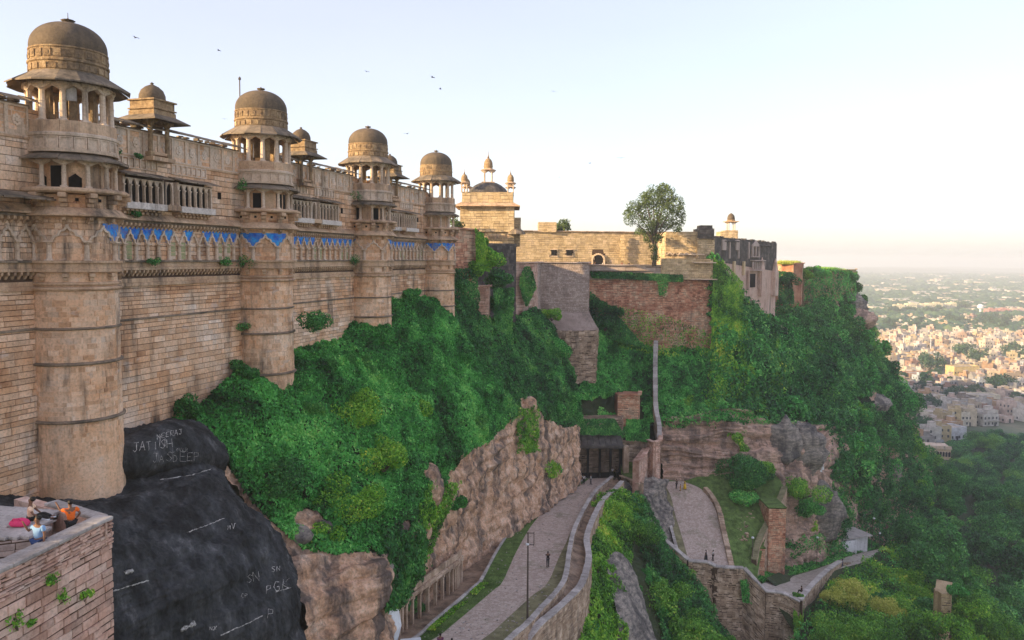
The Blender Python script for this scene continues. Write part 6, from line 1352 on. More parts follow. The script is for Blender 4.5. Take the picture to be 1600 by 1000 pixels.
# shrubs standing out of the creepers on the hillside
SH = []
for i in range(4):
    c, L = None, None
    rng = np.random.default_rng(900+i); Lb_ = rng.normal(0, .42, (8, 3)); Lb_[:, 2] = np.abs(Lb_[:, 2])*.8; lr = rng.uniform(.35, .6, 8); n = 2400; k = rng.integers(0, 8, n); d = nrmz(rng.normal(0, 1, (n, 3))+np.array([0, 0, .3])); P = Lb_[k]+d*(lr[k]*rng.uniform(.7, 1.08, n))[:, None]; P += .1*np.stack([fbm(P, 2.5, 2, j) for j in range(3)], 1)
    V, Fc, T = leaf_arrays(P, d, .16, np.clip(.5+rng.normal(0, .2, n), 0, 1), rng=rng)
    SH.append([make_mesh('leaves', V, Fc, T, m) for m in (M_ivyd, M_ivy, M_ivy2, M_tree)])
rs = np.random.default_rng(66)
for nm, pt, n, lo, hi, fn, place in (('far', far_slope, 150, 1.2, 4.4, lambda px, py, c: (px > 1120) & (px < 1440) & (py < 800) & ~((py > 640) & (px < 1290)), 'hillside beyond the layered cliff'), ('mid', mid_slope, 26, .8, 1.7, lambda px, py, c: py < 640, 'ivy terrace below the red wall'), ('rav', wedge, 30, .8, 1.6, lambda px, py, c: py > 0, 'ravine side below the winding wall'), ('hil', hill, 46, .6, 1.5, lambda px, py, c: hill_f(px, py, c) & (px > 420), 'ivy slope below the palace'), ('low', lower, 34, 1.0, 2.2, lambda px, py, c: (px > 1250), 'overgrown spur beside the lower path')):
    P, N = pt.sample(n, px_mask(fn), rs)
    for p_, n_ in zip(P, N):
        s = rs.uniform(lo, hi); mi = int(rs.choice(4, p=[.4, .3, .1, .2] if nm != 'low' else [.1, .3, .5, .1])) ; col = ['dark green', 'mid green', 'bright yellow green', 'deep bottle green'][mi]; px, py = PX(p_)
        ht = 'upper' if py < 560 else 'middle' if py < 700 else 'lower'; size = 'small' if s < (lo*2+hi)/3 else 'broad' if s > (lo+hi*2)/3 else 'rounded'
        rt = thing('shrub', p_, f'{size} {col} shrub', 'shrub', 'shrubs growing on the slopes'); link('leaves', SH[rs.integers(4)][mi], rt, None, Mt(*(p_-n_*.3*s), rs.uniform(0, 6), s)); g = G(); g.add(*tube([(0, 0, -.3), (0, 0, .4)], [.05, .02], 4)); link('stem', g.mesh('stem', M_trunk), rt, None, Mt(*(p_-n_*.3*s), 0, s))
# boulders and ledges breaking through the green
def boulder_obj(px, py, Y, sx, sy, sz, mat, lab, seed, nm='rock'):
    V, Fc = lathe([(math.sin(t)+.001, -math.cos(t)) for t in np.linspace(0, math.pi, 20)], 30, cap=False); P = V*np.array([sx, sy, sz]); c = W(px, py, Y); q = P+c
    d = .30*fbm(q, .7, 3, seed)+.12*fbm(q*np.array([1, 1, 2.5]), 1.6, 3, seed+2); zz = np.floor((P[:, 2]+.25*fbm(q, .5, 2, seed+4))*1.6)
    P = P*(1+d*1.1)[:, None]; P[:, :2] *= (1+.22*(vnoise(np.column_stack([zz*3.3, zz*0, zz*0]), seed)-.5))[:, None]
    tag(link(nm, make_mesh(nm, P, Fc, None, mat, None, True), None, None, Mt(*c, rnd(-.3, .3))), lab, 'rock')
RK_ = [(483, 812, 56, 1.6, 1.3, .7, M_cliff, 'pale flat rock showing in the ivy above the pink outcrop'), (462, 836, 53, 1.3, 1.0, .8, M_crag, 'grey boulder at the edge of the black rock'), (498, 828, 55, 1.1, .9, .8, M_crag, 'small grey boulder beside the pale flat rock'), (664, 765, 70, 1.7, 1.6, 2.4, M_cliff, 'tall pale boulder bulging over the vines beside the cliff'), (650, 820, 68, 1.3, 1.4, 2.2, M_cliff, 'long grey pink boulder below the tall pale one'), (822, 636, 104, 1.4, 1.3, 1.5, M_cliff, 'pale boulder at the ivy edge above the tall cliff'), (600, 905, 57.5, 1.0, .9, 1.6, M_crag, 'weathered grey boulder capping the end of the pink outcrop'),
 (1328, 480, 219, 5.0, 3.0, 4.0, M_crag, 'dark undercut rock below the cliff end wall'), (1345, 500, 215, 4.0, 3.0, 3.0, M_cliff2, 'brown crumbling rock at the cliff edge against the town'), (1338, 628, 193, 4.0, 3.0, 2.2, M_crag, 'striped grey rock beside the dark hollow'), (1366, 630, 192, 4.2, 3.0, 2.4, M_crag, 'grey overhanging lip above the dark hollow'), (1385, 705, 183, 3.0, 2.2, 3.4, M_cliff2, 'golden brown rock patch in the lower green slope'), (1392, 735, 181, 2.6, 2.0, 2.6, M_crag, 'grey rock patch under the golden brown one'), (1225, 694, 139.2, 3.2, 2.0, 4.6, M_crag, 'dark grey upright crag at the end of the layered cliff'), (1258, 702, 141, 3.6, 2.2, 5.2, M_crag, 'tall blackish crag beside the white painted slab'), (1285, 800, 141, 3.6, 2.2, 5.4, M_crag, 'dark crag falling to the lower path')]
for i, r in enumerate(RK_): boulder_obj(*r[:6], r[6], r[7], 20+i)
# grass tufts
def blades(name, P, h, mat, kind='stuff', seed=0):
    rng = np.random.default_rng(seed); n = len(P); a = rng.uniform(0, 6.28, n); u = np.column_stack([np.cos(a), np.sin(a), 0*a]); ln = rng.normal(0, .35, (n, 3)); ln[:, 2] = 1; ln = nrmz(ln); hh = (h*rng.uniform(.5, 1.3, n))[:, None]
    V = np.stack([P-u*hh*.06, P+u*hh*.06, P+ln*hh], 1).reshape(-1, 3); return link(name, make_mesh(name, V, np.arange(3*n).reshape(n, 3), rng.random(n), mat), None, kind)
def strip_pts(A, B, n, rng):
    i = rng.random(n)*(len(A)-1); k = i.astype(int); f = (i-k)[:, None]; a = A[k]*(1-f)+A[np.minimum(k+1, len(A)-1)]*f; b = B[k]*(1-f)+B[np.minimum(k+1, len(B)-1)]*f; s = rng.random(n)[:, None]; return a*(1-s)+b*s
rg = np.random.default_rng(9)
blades('grass', strip_pts(LK, GR, 26000, rg), .16, M_grass, seed=1); q = strip_pts(RK, RK*(1-wt)+LK*wt, 12000, rg); q = q[fbm(q, .5, 3, 3) > .1]; blades('grass', q, .12, M_grass, seed=2)
q = strip_pts(LK, GR*.5+LK*.5, 9000, rg); q = q[(q[:, 1] > 62) & (q[:, 1] < 74) & (fbm(q, .6, 2, 7) > -.1)]; leaf_obj('weeds', q+np.array([0, 0, .12]), np.tile([0, 0, 1.], (len(q), 1)), .2, rg.random(len(q)), M_ivy2, kind='stuff', spread=.8)
P, N = lawn.sample(16000, None, rg); P = P[fbm(P, .3, 3, 2) > -.2]; blades('grass', P, .2, M_grass, seed=3)
q = strip_pts(PC, PA, 9000, rg); leaf_obj('weeds', q+np.array([0, 0, .2]), np.tile([0, 0, 1.], (len(q), 1)), .4, rg.random(len(q)), M_ivy, kind='stuff', spread=.8)
q = strip_pts(np.array([W(1214, 413, 191.5), W(1240, 413, 190.5)]), np.array([W(1218, 411, 199), W(1254, 412, 199)]), 3500, rg); blades('golden_grass', q, .8, M_treey, seed=5)
q = strip_pts(np.array([W(1258, 422, 207), W(1300, 423, 213), W(1338, 430, 221)]), np.array([W(1262, 421, 212), W(1305, 422, 219), W(1340, 428, 227)]), 6000, rg); blades('golden_grass', q, .9, M_ivy2, seed=6)
q = strip_pts(interp([W(*q) for q in [(1316, 882, 133), (1335, 880, 138), (1360, 876, 143), (1380, 872, 148)]], 10)+np.array([-.5, -.5, -.5]), interp([W(*q) for q in [(1320, 905, 130), (1340, 905, 134), (1365, 900, 139), (1385, 890, 144)]], 10), 7000, rg); blades('dry_grass', q, 1.1, flat('dry_grass', (.30, .24, .15), 1), seed=7)
q = strip_pts(np.array([W(762, 381, 126), W(800, 383, 126)]), np.array([W(762, 379, 129), W(803, 381, 129)]), 1500, rg); blades('grass', q, .7, M_grass, seed=8)
# weeds on the terrace wall and dark tufts in palace crevices
for i, (px, py, s_) in enumerate(((65, 907, .35), (84, 935, .35), (116, 936, .25), (8, 975, .5), (28, 975, .18))):
    k = (px-800)/1200; t_ = (k*tn[1]-tn[0])/(td[0]-k*td[1]); Pq = tn+td*t_; z = W(px, py, Pq[1])[2]; bush('wall_weed', (Pq[0]+.08, Pq[1], z), s_, 160, .12, M_ivy2, ['leafy weed high on the terrace wall below its coping', 'larger weed tuft low on the terrace wall', 'small weed tuft near the terrace wall corner', 'big creeper clump at the near end of the terrace wall', 'tiny weed beside the creeper clump on the terrace wall'][i], seed=200+i, cat='weed', lobes=5)
for i, (s, z, r_, lab) in enumerate(((3.0, 6.2, .4, 'tuft of weeds on the ledge right beside the first tower'), (5.0, 6.2, .25, 'small weeds on the ledge over the first balcony'), (15.6, 5.2, .6, 'dark shrub hanging in the corner before the second tower'), (15.4, -.6, .7, 'green trailing weeds on the perforated ledge before the second tower'), (13.2, -.5, .5, 'short trailing weeds on the perforated ledge'), (6.0, -.5, .4, 'weeds on the perforated ledge below the blue tiles'), (4.6, 2.5, .35, 'dark weeds hanging under the first balcony'), (33.0, -.5, .8, 'weeds on the ledge before the third tower'), (34.0, 5.6, .7, 'dark shrub in the corner before the third tower'), (15.4, -5.5, .5, 'weeds in the joint beside the second tower'))):
    bush('wall_weed', F(s, .1, z), r_, 320, .14, M_ivyd, lab, seed=300+i, cat='weed', lobes=6)
# ------------------------------------------------------------------ trees
def crown_mesh(name, r, h, n, size, mat, seed, lobes=22, open_=.0, top=.0):
    rng = np.random.default_rng(seed); L = nrmz(rng.normal(0, 1, (lobes, 3)))*rng.uniform(.25, .82, (lobes, 1)); L *= np.array([r, r, h/2]); L[:, 2] += h/2; lr = r*rng.uniform(.22, .42, lobes)
    k = rng.integers(0, lobes, n); d = nrmz(rng.normal(0, 1, (n, 3))+np.array([0, 0, .35])); P = L[k]+d*(lr[k]*rng.uniform(.6, 1.08, n))[:, None]*np.array([1, 1, .8])
    P += .09*r*np.stack([fbm(P, 3/r, 3, seed+j) for j in range(3)], 1)
    V, Fc, T = leaf_arrays(P, d, size, np.clip(.5+rng.normal(0, .2, n)+.2*fbm(P, 2.5/r, 2, 1), 0, 1), spread=.55, rng=rng); return make_mesh(name, V, Fc, T, mat), L
def trunk_mesh(name, L, h, r0, base=-1.0, seed=0, nb=9):
    g = G(); rng = random.Random(seed); fork = h*.28; g.add(*tube([(0, 0, base), (.02*h, 0, fork*.5), (0, .02*h, fork)], [r0*1.3, r0, r0*.8], 8))
    for q in L[:nb]:
        m = np.array([q[0]*.4, q[1]*.4, fork+(q[2]-fork)*.5]); g.add(*tube([(0, .02*h, fork*.9), m, q], [r0*.55, r0*.33, r0*.1], 6))
    return g.mesh(name, M_trunk)
def tree(name, p, cm, tmh, label, cat='tree', group=None, s=1.0, rz=0, sz=None):
    rt = thing(name, p, label, cat, group); M = Mt(*p, rz, (s, s, sz or s)); link('crown', cm, rt, None, M); link('trunk', tmh, rt, None, M); return rt
# the plateau tree
cp = W(1022, 412, 147); H = 16.5
rng = np.random.default_rng(77); Lb = []
for (px, py, r_) in [(1005, 330, 2.4), (990, 325, 1.7), (1020, 308, 2.6), (1040, 305, 2.4), (1055, 320, 2.3), (1035, 330, 2.8), (1060, 345, 1.7), (985, 342, 1.5), (1010, 352, 2.1), (1028, 352, 2.0), (1045, 350, 1.6), (1012, 372, 1.3), (1022, 388, 1.1), (1008, 312, 1.8), (1036, 295, 1.6), (1000, 362, 1.2), (1064, 332, 1.2), (1024, 402, .9), (978, 333, .9), (1058, 358, .9), (1030, 372, 1.1)]: Lb.append((*(W(px, py, 147+rng.uniform(-2.5, 2.5))-cp), r_*.8))
Lb = np.array(Lb); n = 15000; k = rng.choice(len(Lb), n, p=Lb[:, 3]**2/np.sum(Lb[:, 3]**2)); d = nrmz(rng.normal(0, 1, (n, 3))); P = Lb[k, :3]+d*(Lb[k, 3]*rng.uniform(.55, 1.12, n))[:, None]; P += .5*np.stack([fbm(P, .9, 3, j) for j in range(3)], 1)
V, Fc, T = leaf_arrays(P, d, .3, np.clip(.5+rng.normal(0, .22, n), 0, 1), rng=rng); rt = thing('plateau_tree', cp, 'tall leafy tree rising from the terrace against the pale sky', 'tree'); link('crown', make_mesh('crown', V, Fc, T, M_neem), rt, None, Mt(*cp))
g = G(); g.add(*tube([(0, 0, -.5), (.2, 0, 2.2), (0, 0, 4.5), (.2, 0, 7)], [.45, .36, .3, .22], 8))
for q in Lb[:16]: g.add(*tube([(0, 0, 3.5), (q[0]*.35, q[1]*.5, 3.5+(q[2]-3.5)*.5), q[:3]], [.2, .12, .04], 5))
link('trunk', g.mesh('trunk', M_trunk), rt, None, Mt(*cp))
bush('bush', W(876, 357, 180), 2.2, 1500, .5, M_neem, 'round bush showing over the golden wall beside the turret', seed=401)
bush('bush', W(713, 352, 122), 1.3, 700, .35, M_neem, 'small yellow green bush between the last tower and the pavilion', seed=402)
# valley trees: eight crowns shared
CM = []
for i in range(7):
    r, h = [(5, 7.5), (4.2, 7), (5.5, 7), (4, 8), (5, 6.5), (6, 8), (4.6, 7)][i]
    m = [M_tree, M_tree, M_ivyd, M_tree, M_tree, M_tree2, M_ivyd][i]; c, L = crown_mesh('crown', r, h, 6500, .46, m, 500+i, lobes=26); CM.append((c, trunk_mesh('trunk', L, h, .35, -4, i), r, h))
cnt = 0; rt2 = random.Random(4); placed = []
LMK = [('white shrine', W(1340, 850, 148)), ('sandstone mansion', W(1468, 715, 372)), ('overhanging rock', W(1358, 640, 203)), ('grass grown wall', W(1350, 880, 140)), ('town edge', W(1560, 690, 400)), ('cliff foot', W(1300, 760, 152)), ('lower spur', W(1500, 900, 135))]
def lab_tree(p, kind):
    nm, q = min(LMK, key=lambda t: np.linalg.norm(t[1]-p)); d = p-q; dist = np.linalg.norm(d); rel = ('close to' if dist < 18 else 'beyond' if d[1] > abs(d[0]) else 'in front of' if -d[1] > abs(d[0]) else 'to one side of'); ht = 'high on the slope' if p[2] > -68 else 'low on the slope' if p[2] > -88 else 'on the flat ground'
    return f'{kind} tree {ht} {rel} the {nm}'
seen = {}
def uniq(l, p):
    k = seen.setdefault(l, []); k.append(1); c = len(k)
    extra = ['', ', behind its twin', ', with flatter crown', ', half hidden', ', farther off', ', outermost']
    return l+(extra[c-1] if c <= len(extra) else extra[-1])
cand = []
for gy in np.arange(100, 470, 9.2):
    for gx in np.arange(35, 330, 9.2):
        x, y = gx+rt2.uniform(-3, 3), gy+rt2.uniform(-3, 3); px, py = PX((x, y, -85))
        z = ground(x, y, -30)
        if z is None: continue
        px, py = PX((x, y, z+5))
        if not (1285 < px < 1660 and 560 < py < 1040): continue
        lim = np.interp(px, [1285, 1400, 1425, 1437, 1442, 1488, 1496, 1560, 1600], [640, 640, 680, 690, 738, 738, 690, 672, 672])
        if py < lim: continue
        if 1290 < px < 1395 and 812 < py < 905 and y > 105 and y < 175 : continue
        if z > -44: continue
        cand.append((np.hypot(x, y), x, y, z))
cand.sort()
for dist, x, y, z in cand:
    if y < 175 and x < 62: continue
    c, t_, r, h = CM[rt2.randrange(7)]; s = rt2.uniform(.85, 1.4)*(1.0 if dist > 160 else .8)
    kind = rt2.choice(['dark broad', 'dark rounded', 'spreading green', 'dense'])
    tree('tree', (x, y, z+rt2.uniform(-1, .8)), c, t_, f'{kind} tree', group='trees on the slope below the fort', s=s, rz=rt2.uniform(0, 6), sz=s*rt2.uniform(.8, 1.15)); cnt += 1
print('valley trees', cnt)
# trees near the lower path and spur
y1, L = crown_mesh('crown', 3.6, 4.5, 5200, .32, M_treey, 601); y1t = trunk_mesh('trunk', L, 4.5, .2, -3); g1, L = crown_mesh('crown', 4.2, 5, 6500, .36, M_tree2, 602); g1t = trunk_mesh('trunk', L, 5, .25, -3); g2, L = crown_mesh('crown', 3.4, 4.4, 5200, .34, M_ivy2, 603); g2t = trunk_mesh('trunk', L, 4.4, .2, -3)
NT_ = [(1330, 925, 118, y1, y1t, 1.05, 'yellow blossoming tree just below the path parapet'), (1385, 950, 112, y1, y1t, .85, 'smaller yellow blossoming tree left of the green spur'), (1300, 932, 114, y1, y1t, .7, 'little yellow blossoming tree beside the corner wall'), (1350, 985, 104, g1, g1t, 1.0, 'dark green tree under the yellow blossoming trees'), (1300, 985, 102, g1, g1t, .8, 'dark green tree beside the rubble corner wall'), (1420, 985, 106, g1, g1t, 1.1, 'broad green tree at the lower edge beside the spur'), (1425, 895, 134, g2, g2t, .9, 'light green tree on top of the overgrown ruin'), (1410, 870, 145, g2, g2t, .7, 'light green round tree crowning the end of the ruined wall'), (1445, 925, 126, g2, g2t, .8, 'light green bush tree halfway down the spur'), (1560, 985, 118, g2, g2t, .8, 'pale green tree low on the spur beside the brick stump'), (1570, 985, 118, g1, g1t, .9, 'green tree at the far end of the spur'), (1462, 965, 114, g2, g2t, .8, 'bright green tree on the crest of the spur'), (1505, 1000, 108, g2, g2t, 1.0, 'bright tree low on the spur near the frame edge'), (1400, 940, 118, g2, g2t, .8, 'bright green tree between blossoming trees and spur'), (1375, 1000, 98, g1, g1t, .8, 'green tree at the very bottom near the spur'),
 (960, 790, 108, g2, g2t, .85, 'bright green tree filling the corner below the gate terrace'), (1000, 830, 108, g1, g1t, .7, 'dark green tree beside the crag in the ravine'), (1040, 930, 100, g1, g1t, .9, 'dark tree in front of the court retaining wall'), (1085, 985, 96, g1, g1t, .9, 'wide dark tree at the foot of the court retaining wall'), (985, 960, 92, g1, g1t, .5, 'small dark tree beside the grey ravine rock'), (940, 900, 92, g2, g2t, .6, 'bright green tree hanging under the winding wall'), (1130, 1010, 94, g1, g1t, .6, 'green tree under the corner of the court wall')]
for i, (px, py, Y, c, t_, s, lab) in enumerate(NT_): p = W(px, py, Y); tree('tree', (p[0], p[1], p[2]-3.0*s), c, t_, lab, s=s, rz=i*1.3, group=None)
poly_wall('brick_stump', 'tall buff masonry stump rising from the overgrown spur', [XY(1490, 108), XY(1505, 108), XY(1506, 112)], Zp(1498, 1040, 108), Zp(1498, 928, 108), M_buff, ch=.4, sl=(.4, .9), th=2, coping=False, rub=.4)
rav = Patch([[(945, 870, 93), (965, 862, 95), (985, 880, 96)], [(955, 920, 88), (978, 915, 90), (1005, 930, 92)], [(965, 970, 84), (990, 965, 86), (1022, 985, 88)], [(960, 1040, 80), (995, 1040, 82), (1035, 1050, 84)]], 60, 50, amp=.5, sc=.4, seed=91, fine=.15); rav.obj('ravine_rock', M_crag)
outc = Patch([[(448, 872, 50.8), (490, 866, 52), (540, 870, 54), (596, 866, 56.5), (608, 872, 58.5)], [(462, 900, 49.6), (495, 895, 51), (545, 898, 52.6), (600, 895, 55), (614, 900, 58)], [(470, 950, 49), (500, 945, 50.2), (548, 948, 52), (596, 940, 54.4), (606, 950, 57.5)], [(476, 1000, 48.6), (505, 1000, 50), (550, 1000, 51.6), (592, 1000, 54), (600, 1000, 57)], [(480, 1080, 48.4), (510, 1080, 49.8), (552, 1080, 51.4), (590, 1080, 53.8), (598, 1080, 56.5)]], 130, 140, amp=.35, sc=.4, seed=95, strata=.4, fine=.14); outc.obj('pink_outcrop', M_cliff)

q = strip_pts(LK, RK, 500, rg); g = G()
for p_ in q:
    if p_[1] > 58: s_ = rnd(.03, .12); g.add(*box(s_*1.5, s_, s_*.5), M=Mt(p_[0], p_[1], p_[2]+.02, rnd(0, 3)), t=random.random())
g.obj('road_grit', M_cap, None, 'stuff')
# ------------------------------------------------------------------ the town on the plain
GZ = -95.6
PAL = {'cream': (.52, .44, .33), 'white': (.58, .54, .49), 'pale pink': (.52, .40, .34), 'orange': (.46, .30, .18), 'grey': (.36, .34, .32), 'buff': (.44, .36, .27), 'brick red': (.34, .21, .16), 'pale blue': (.40, .43, .47), 'brown': (.27, .22, .18), 'ochre': (.48, .38, .22)}
def city_mat():
    m, t, b = NT('house_wall'); oi = t.nodes.new('ShaderNodeObjectInfo'); p = pos(t)
    c = mix(t, 1.0, oi.outputs['Color'], ramp(t, noise(t, p, .5, 5, .7), [(.3, (.6, .58, .55)), (.6, (1.05, 1.05, 1.05))]), 'MULTIPLY'); t.links.new(c, b.inputs[0]); b.inputs['Roughness'].default_value = .9; return m
def mass_mat():
    m, t, b = NT('house_mass_wall'); c = ramp(t, tintn(t), [(.0, PAL['buff']), (.12, PAL['cream']), (.3, PAL['white']), (.42, PAL['pale pink']), (.55, PAL['orange']), (.62, PAL['grey']), (.75, PAL['cream']), (.85, PAL['brick red']), (.93, PAL['ochre']), (1, PAL['brown'])]); t.links.new(c, b.inputs[0]); b.inputs['Roughness'].default_value = .9; return m
M_house = city_mat(); M_mass = mass_mat(); M_roof = flat('flat_roof', (.46, .39, .33), .95, var=.4, sc=.4); M_win = flat('window_shadow', (.05, .05, .055), .4, var=.1); M_tin = flat('tin_roof', (.30, .31, .33), .5, var=.3, sc=.8)
def house_t(w_, d, h, st, kind, seed):
    """walls, flat roof with parapet, windows and door recesses, roof room, tank"""
    r = random.Random(seed); V = []; Fc = []; MI = []
    def add(q, mi):
        v, f = q; k = len(V); V.extend(v.tolist()); Fc.extend([tuple(i+k for i in x) for x in f]); MI.extend([mi]*len(f))
    add(box(w_, d, h), 0)
    for s in ((0, -d/2+.12, w_, .24), (0, d/2-.12, w_, .24)): add(box(s[2], s[3], .8, s[0], s[1], h), 0)
    for s in ((-w_/2+.12, 0), (w_/2-.12, 0)): add(box(.24, d-.48, .8, s[0], s[1], h), 0)
    add(box(w_-.5, d-.5, .05, 0, 0, h), 1)
    if kind != 1: add(box(w_*.4, d*.4, 2.4, w_*.22, d*.2, h+.05), 0); add(box(w_*.44, d*.44, .15, w_*.22, d*.2, h+2.45), 1)
    if kind == 2: add(box(w_+.8, 1.0, .15, 0, -d/2-.4, 3.0), 0); add(box(w_*.6, .9, .15, 0, -d/2-.4, 6.0 if st > 2 else 3.3), 0)
    if kind == 3: add(lathe([(.7, 0), (.75, 1.2), (.3, 1.5)], 8), 3); 
    for f in range(st):
        z = f*3.1+.9
        for i in range(int(w_/2.4)):
            x = -w_/2+1.2+i*2.4+r.uniform(-.2, .2)
            if r.random() < .85: add(box(1.0, .06, 1.4, x, -d/2-.02, z), 2)
            if r.random() < .4: add(box(1.2, .4, .08, x, -d/2-.2, z+1.5), 0)
        for i in range(int(d/3)):
            y = -d/2+1.5+i*3
            for s in (-1, 1):
                if r.random() < .7: add(box(.06, 1.0, 1.3, s*(w_/2+.02), y, z), 2)
    add(box(1.3, .06, 2.2, r.uniform(-w_*.3, w_*.3), -d/2-.03, 0), 2)
    return V, Fc, MI
HT = [(house_t(w_, d, st*3.1, st, k, i), w_, d, st) for i, (w_, d, st, k) in enumerate([(7, 8, 2, 0), (8, 8, 2, 2), (6.5, 7, 1, 1), (9, 8, 2, 0), (7, 8, 3, 3), (6, 6, 1, 1), (10, 7, 2, 2), (6.5, 7, 3, 0)])]
HM = [make_mesh('house', v[0], v[1], None, [M_house, M_roof, M_win, M_tin], v[2]) for v, *_ in HT]
rc = random.Random(12); slots = []
y = 385.0
while y < 1290:
    step = 8.6+(y-400)*.006; x = .42*y-20
    while x < .72*y+30:
        xx, yy = x+rc.uniform(-2, 2), y+rc.uniform(-3, 3); px, py = PX((xx, yy, GZ)); x += step*rc.uniform(.85, 1.25)
        if px > 1640 or px < 1350: continue
        lim = np.interp(px, [1350, 1440, 1480, 1500, 1600, 1640], [720, 706, 690, 668, 660, 660])
        if py > lim: continue
        n = float(fbm(np.array([[xx, yy, 0.]]), .008, 3, 44)[0])
        if n > .30 and yy > 480: continue
        if yy > 1000 and n > -.12 : continue
        slots.append((yy, xx))
    y += step*1.15
near = slots[:300]; rest = slots[300:]
names = list(PAL); wts = [6, 6, 5, 3, 3, 4, 2, 1, 2, 2]; lu = {}
for (yy, xx) in near:
    i = rc.randrange(8); me = HM[i]; st = HT[i][3]; cn = rc.choices(names, wts)[0]; o = bpy.data.objects.new('house', me); COL.objects.link(o); o.location = (xx, yy, GZ); o.rotation_euler = (0, 0, rc.uniform(-.5, .5)+rc.choice((0, 1.57, 0))); c = PAL[cn]; k = rc.uniform(.85, 1.15); o.color = (c[0]*k, c[1]*k, c[2]*k, 1)
    zone = 'at the edge of the dark trees' if yy < 430 else 'in the first rows behind the dark trees' if yy < 480 else 'in the middle of the dense town' if yy < 560 else 'deep in the crowded old town'
    sh = ['with roof room', 'with balcony', 'with bare flat roof', 'wide with roof room', 'with roof tank', 'low and plain', 'long with balconies', 'tall with roof room'][i]
    tag(o, f'{cn} {["one", "two", "three", "four"][st-1]}-storey house {sh}', 'house', 'flat-roofed town houses on the plain')
VV = []; FF = []; TT = []; MI = []; k0 = 0
HV = [(np.array(v[0]), [f for f in v[1]], v[2]) for v, *_ in HT]
HQ = []
for V_, F_, M_ in HV:
    q = [(f, m) for f, m in zip(F_, M_) if len(f) == 4]; HQ.append((V_, np.array([a for a, b in q]), np.array([b for a, b in q])))
for (yy, xx) in rest:
    V_, F_, M_ = HQ[rc.randrange(8)]; a = rc.uniform(-.5, .5); s = rc.uniform(.9, 1.25); R2 = np.array([[math.cos(a), -math.sin(a), 0], [math.sin(a), math.cos(a), 0], [0, 0, 1]]); v = (V_*s) @ R2.T+np.array([xx, yy, GZ]); VV.append(v); FF.append(F_+k0); TT.append(np.full(len(F_), rc.random())); MI.append(M_); k0 += len(v)
if VV: link('distant_town', make_mesh('distant_town', np.concatenate(VV), np.concatenate(FF), np.concatenate(TT), [M_mass, M_roof, M_win, M_tin], np.concatenate(MI)), None, 'stuff')
print('houses', len(near), len(rest))
# cream housing blocks, red blocks, water tower
def blockrow(name, px0, px1, py, Y, h, col, lab, n=1):
    a = XY(px0, Y); b = XY(px1, Y); wd = b[0]-a[0]; v, f, m = house_t(wd, 14, h, max(1, int(h/3.1)), 0, 5+int(px0)); o = link(name, make_mesh(name, v, f, None, [M_house, M_roof, M_win, M_tin], m), None, None, Mt((a[0]+b[0])/2, Y, GZ)); o.color = (*col, 1); tag(o, lab, 'apartment block'); return o
cr = (.66, .60, .42)
for i, (a, b, lab) in enumerate(((1400, 1413, 'short cream apartment block at the near end of the row'), (1418, 1432, 'second cream apartment block of the row'), (1435, 1448, 'third cream apartment block with roof rooms'), (1450, 1473, 'long cream apartment block in the middle of the row'), (1477, 1484, 'narrow cream apartment block after the gap'), (1485, 1494, 'last cream apartment block beside the tree belt'))): blockrow('apartment_block', a, b, 495, 1330+i*8, 18+i % 2*2, cr, lab)
for i, (a, b, lab) in enumerate(((1544, 1556, 'square pinkish red block beyond the water tower'), (1562, 1576, 'larger pinkish red block among trees'), (1578, 1590, 'pale pink block next to the red one'), (1590, 1602, 'pink block at the end of the red row'))): blockrow('apartment_block', a, b, 500, 1280+i*6, 15, (.50, .24, .20) if i < 2 else (.58, .42, .34), lab)
wtw = thing('water_tower', (*XY(1535, 1250), GZ), 'white domed water tower above the far tree belt', 'water tower'); V, Fc = lathe([(2.2, 0), (1.8, 14), (1.8, 17), (4.5, 18.5), (4.8, 22), (3.6, 24), (.3, 25.5)], 14); link('tank', make_mesh('tank', V, Fc, None, M_white), wtw, None, Mt(*XY(1535, 1250), GZ)); link('base', make_mesh('base', *box(9, 9, 5), None, M_white2), wtw, None, Mt(*XY(1535, 1250), GZ))
# transmission masts over the town
for i, (px, py, h, lab) in enumerate(((1394, 560, 26, 'thin pale mast rising from the town nearest the cliff'), (1434, 540, 24, 'thin pale mast in the middle of the town'), (1459, 556, 22, 'thin pale mast farther along the town'), (1478, 620, 14, 'short mast above the nearer houses'), (1416, 556, 22, 'thin mast between two taller ones'))):
    Y = 95.6*1200/(py-406); q = XY(px, Y); g = G(); g.add(*tube([(0, 0, 0), (0, 0, h)], [.5, .2], 5)); 
    for z in range(3, h-2, 3): g.add(*box(2.0, .15, .15, 0, 0, z))
    tag(link('mast', g.mesh('mast', M_white), None, None, Mt(*q, GZ)), lab, 'mast')
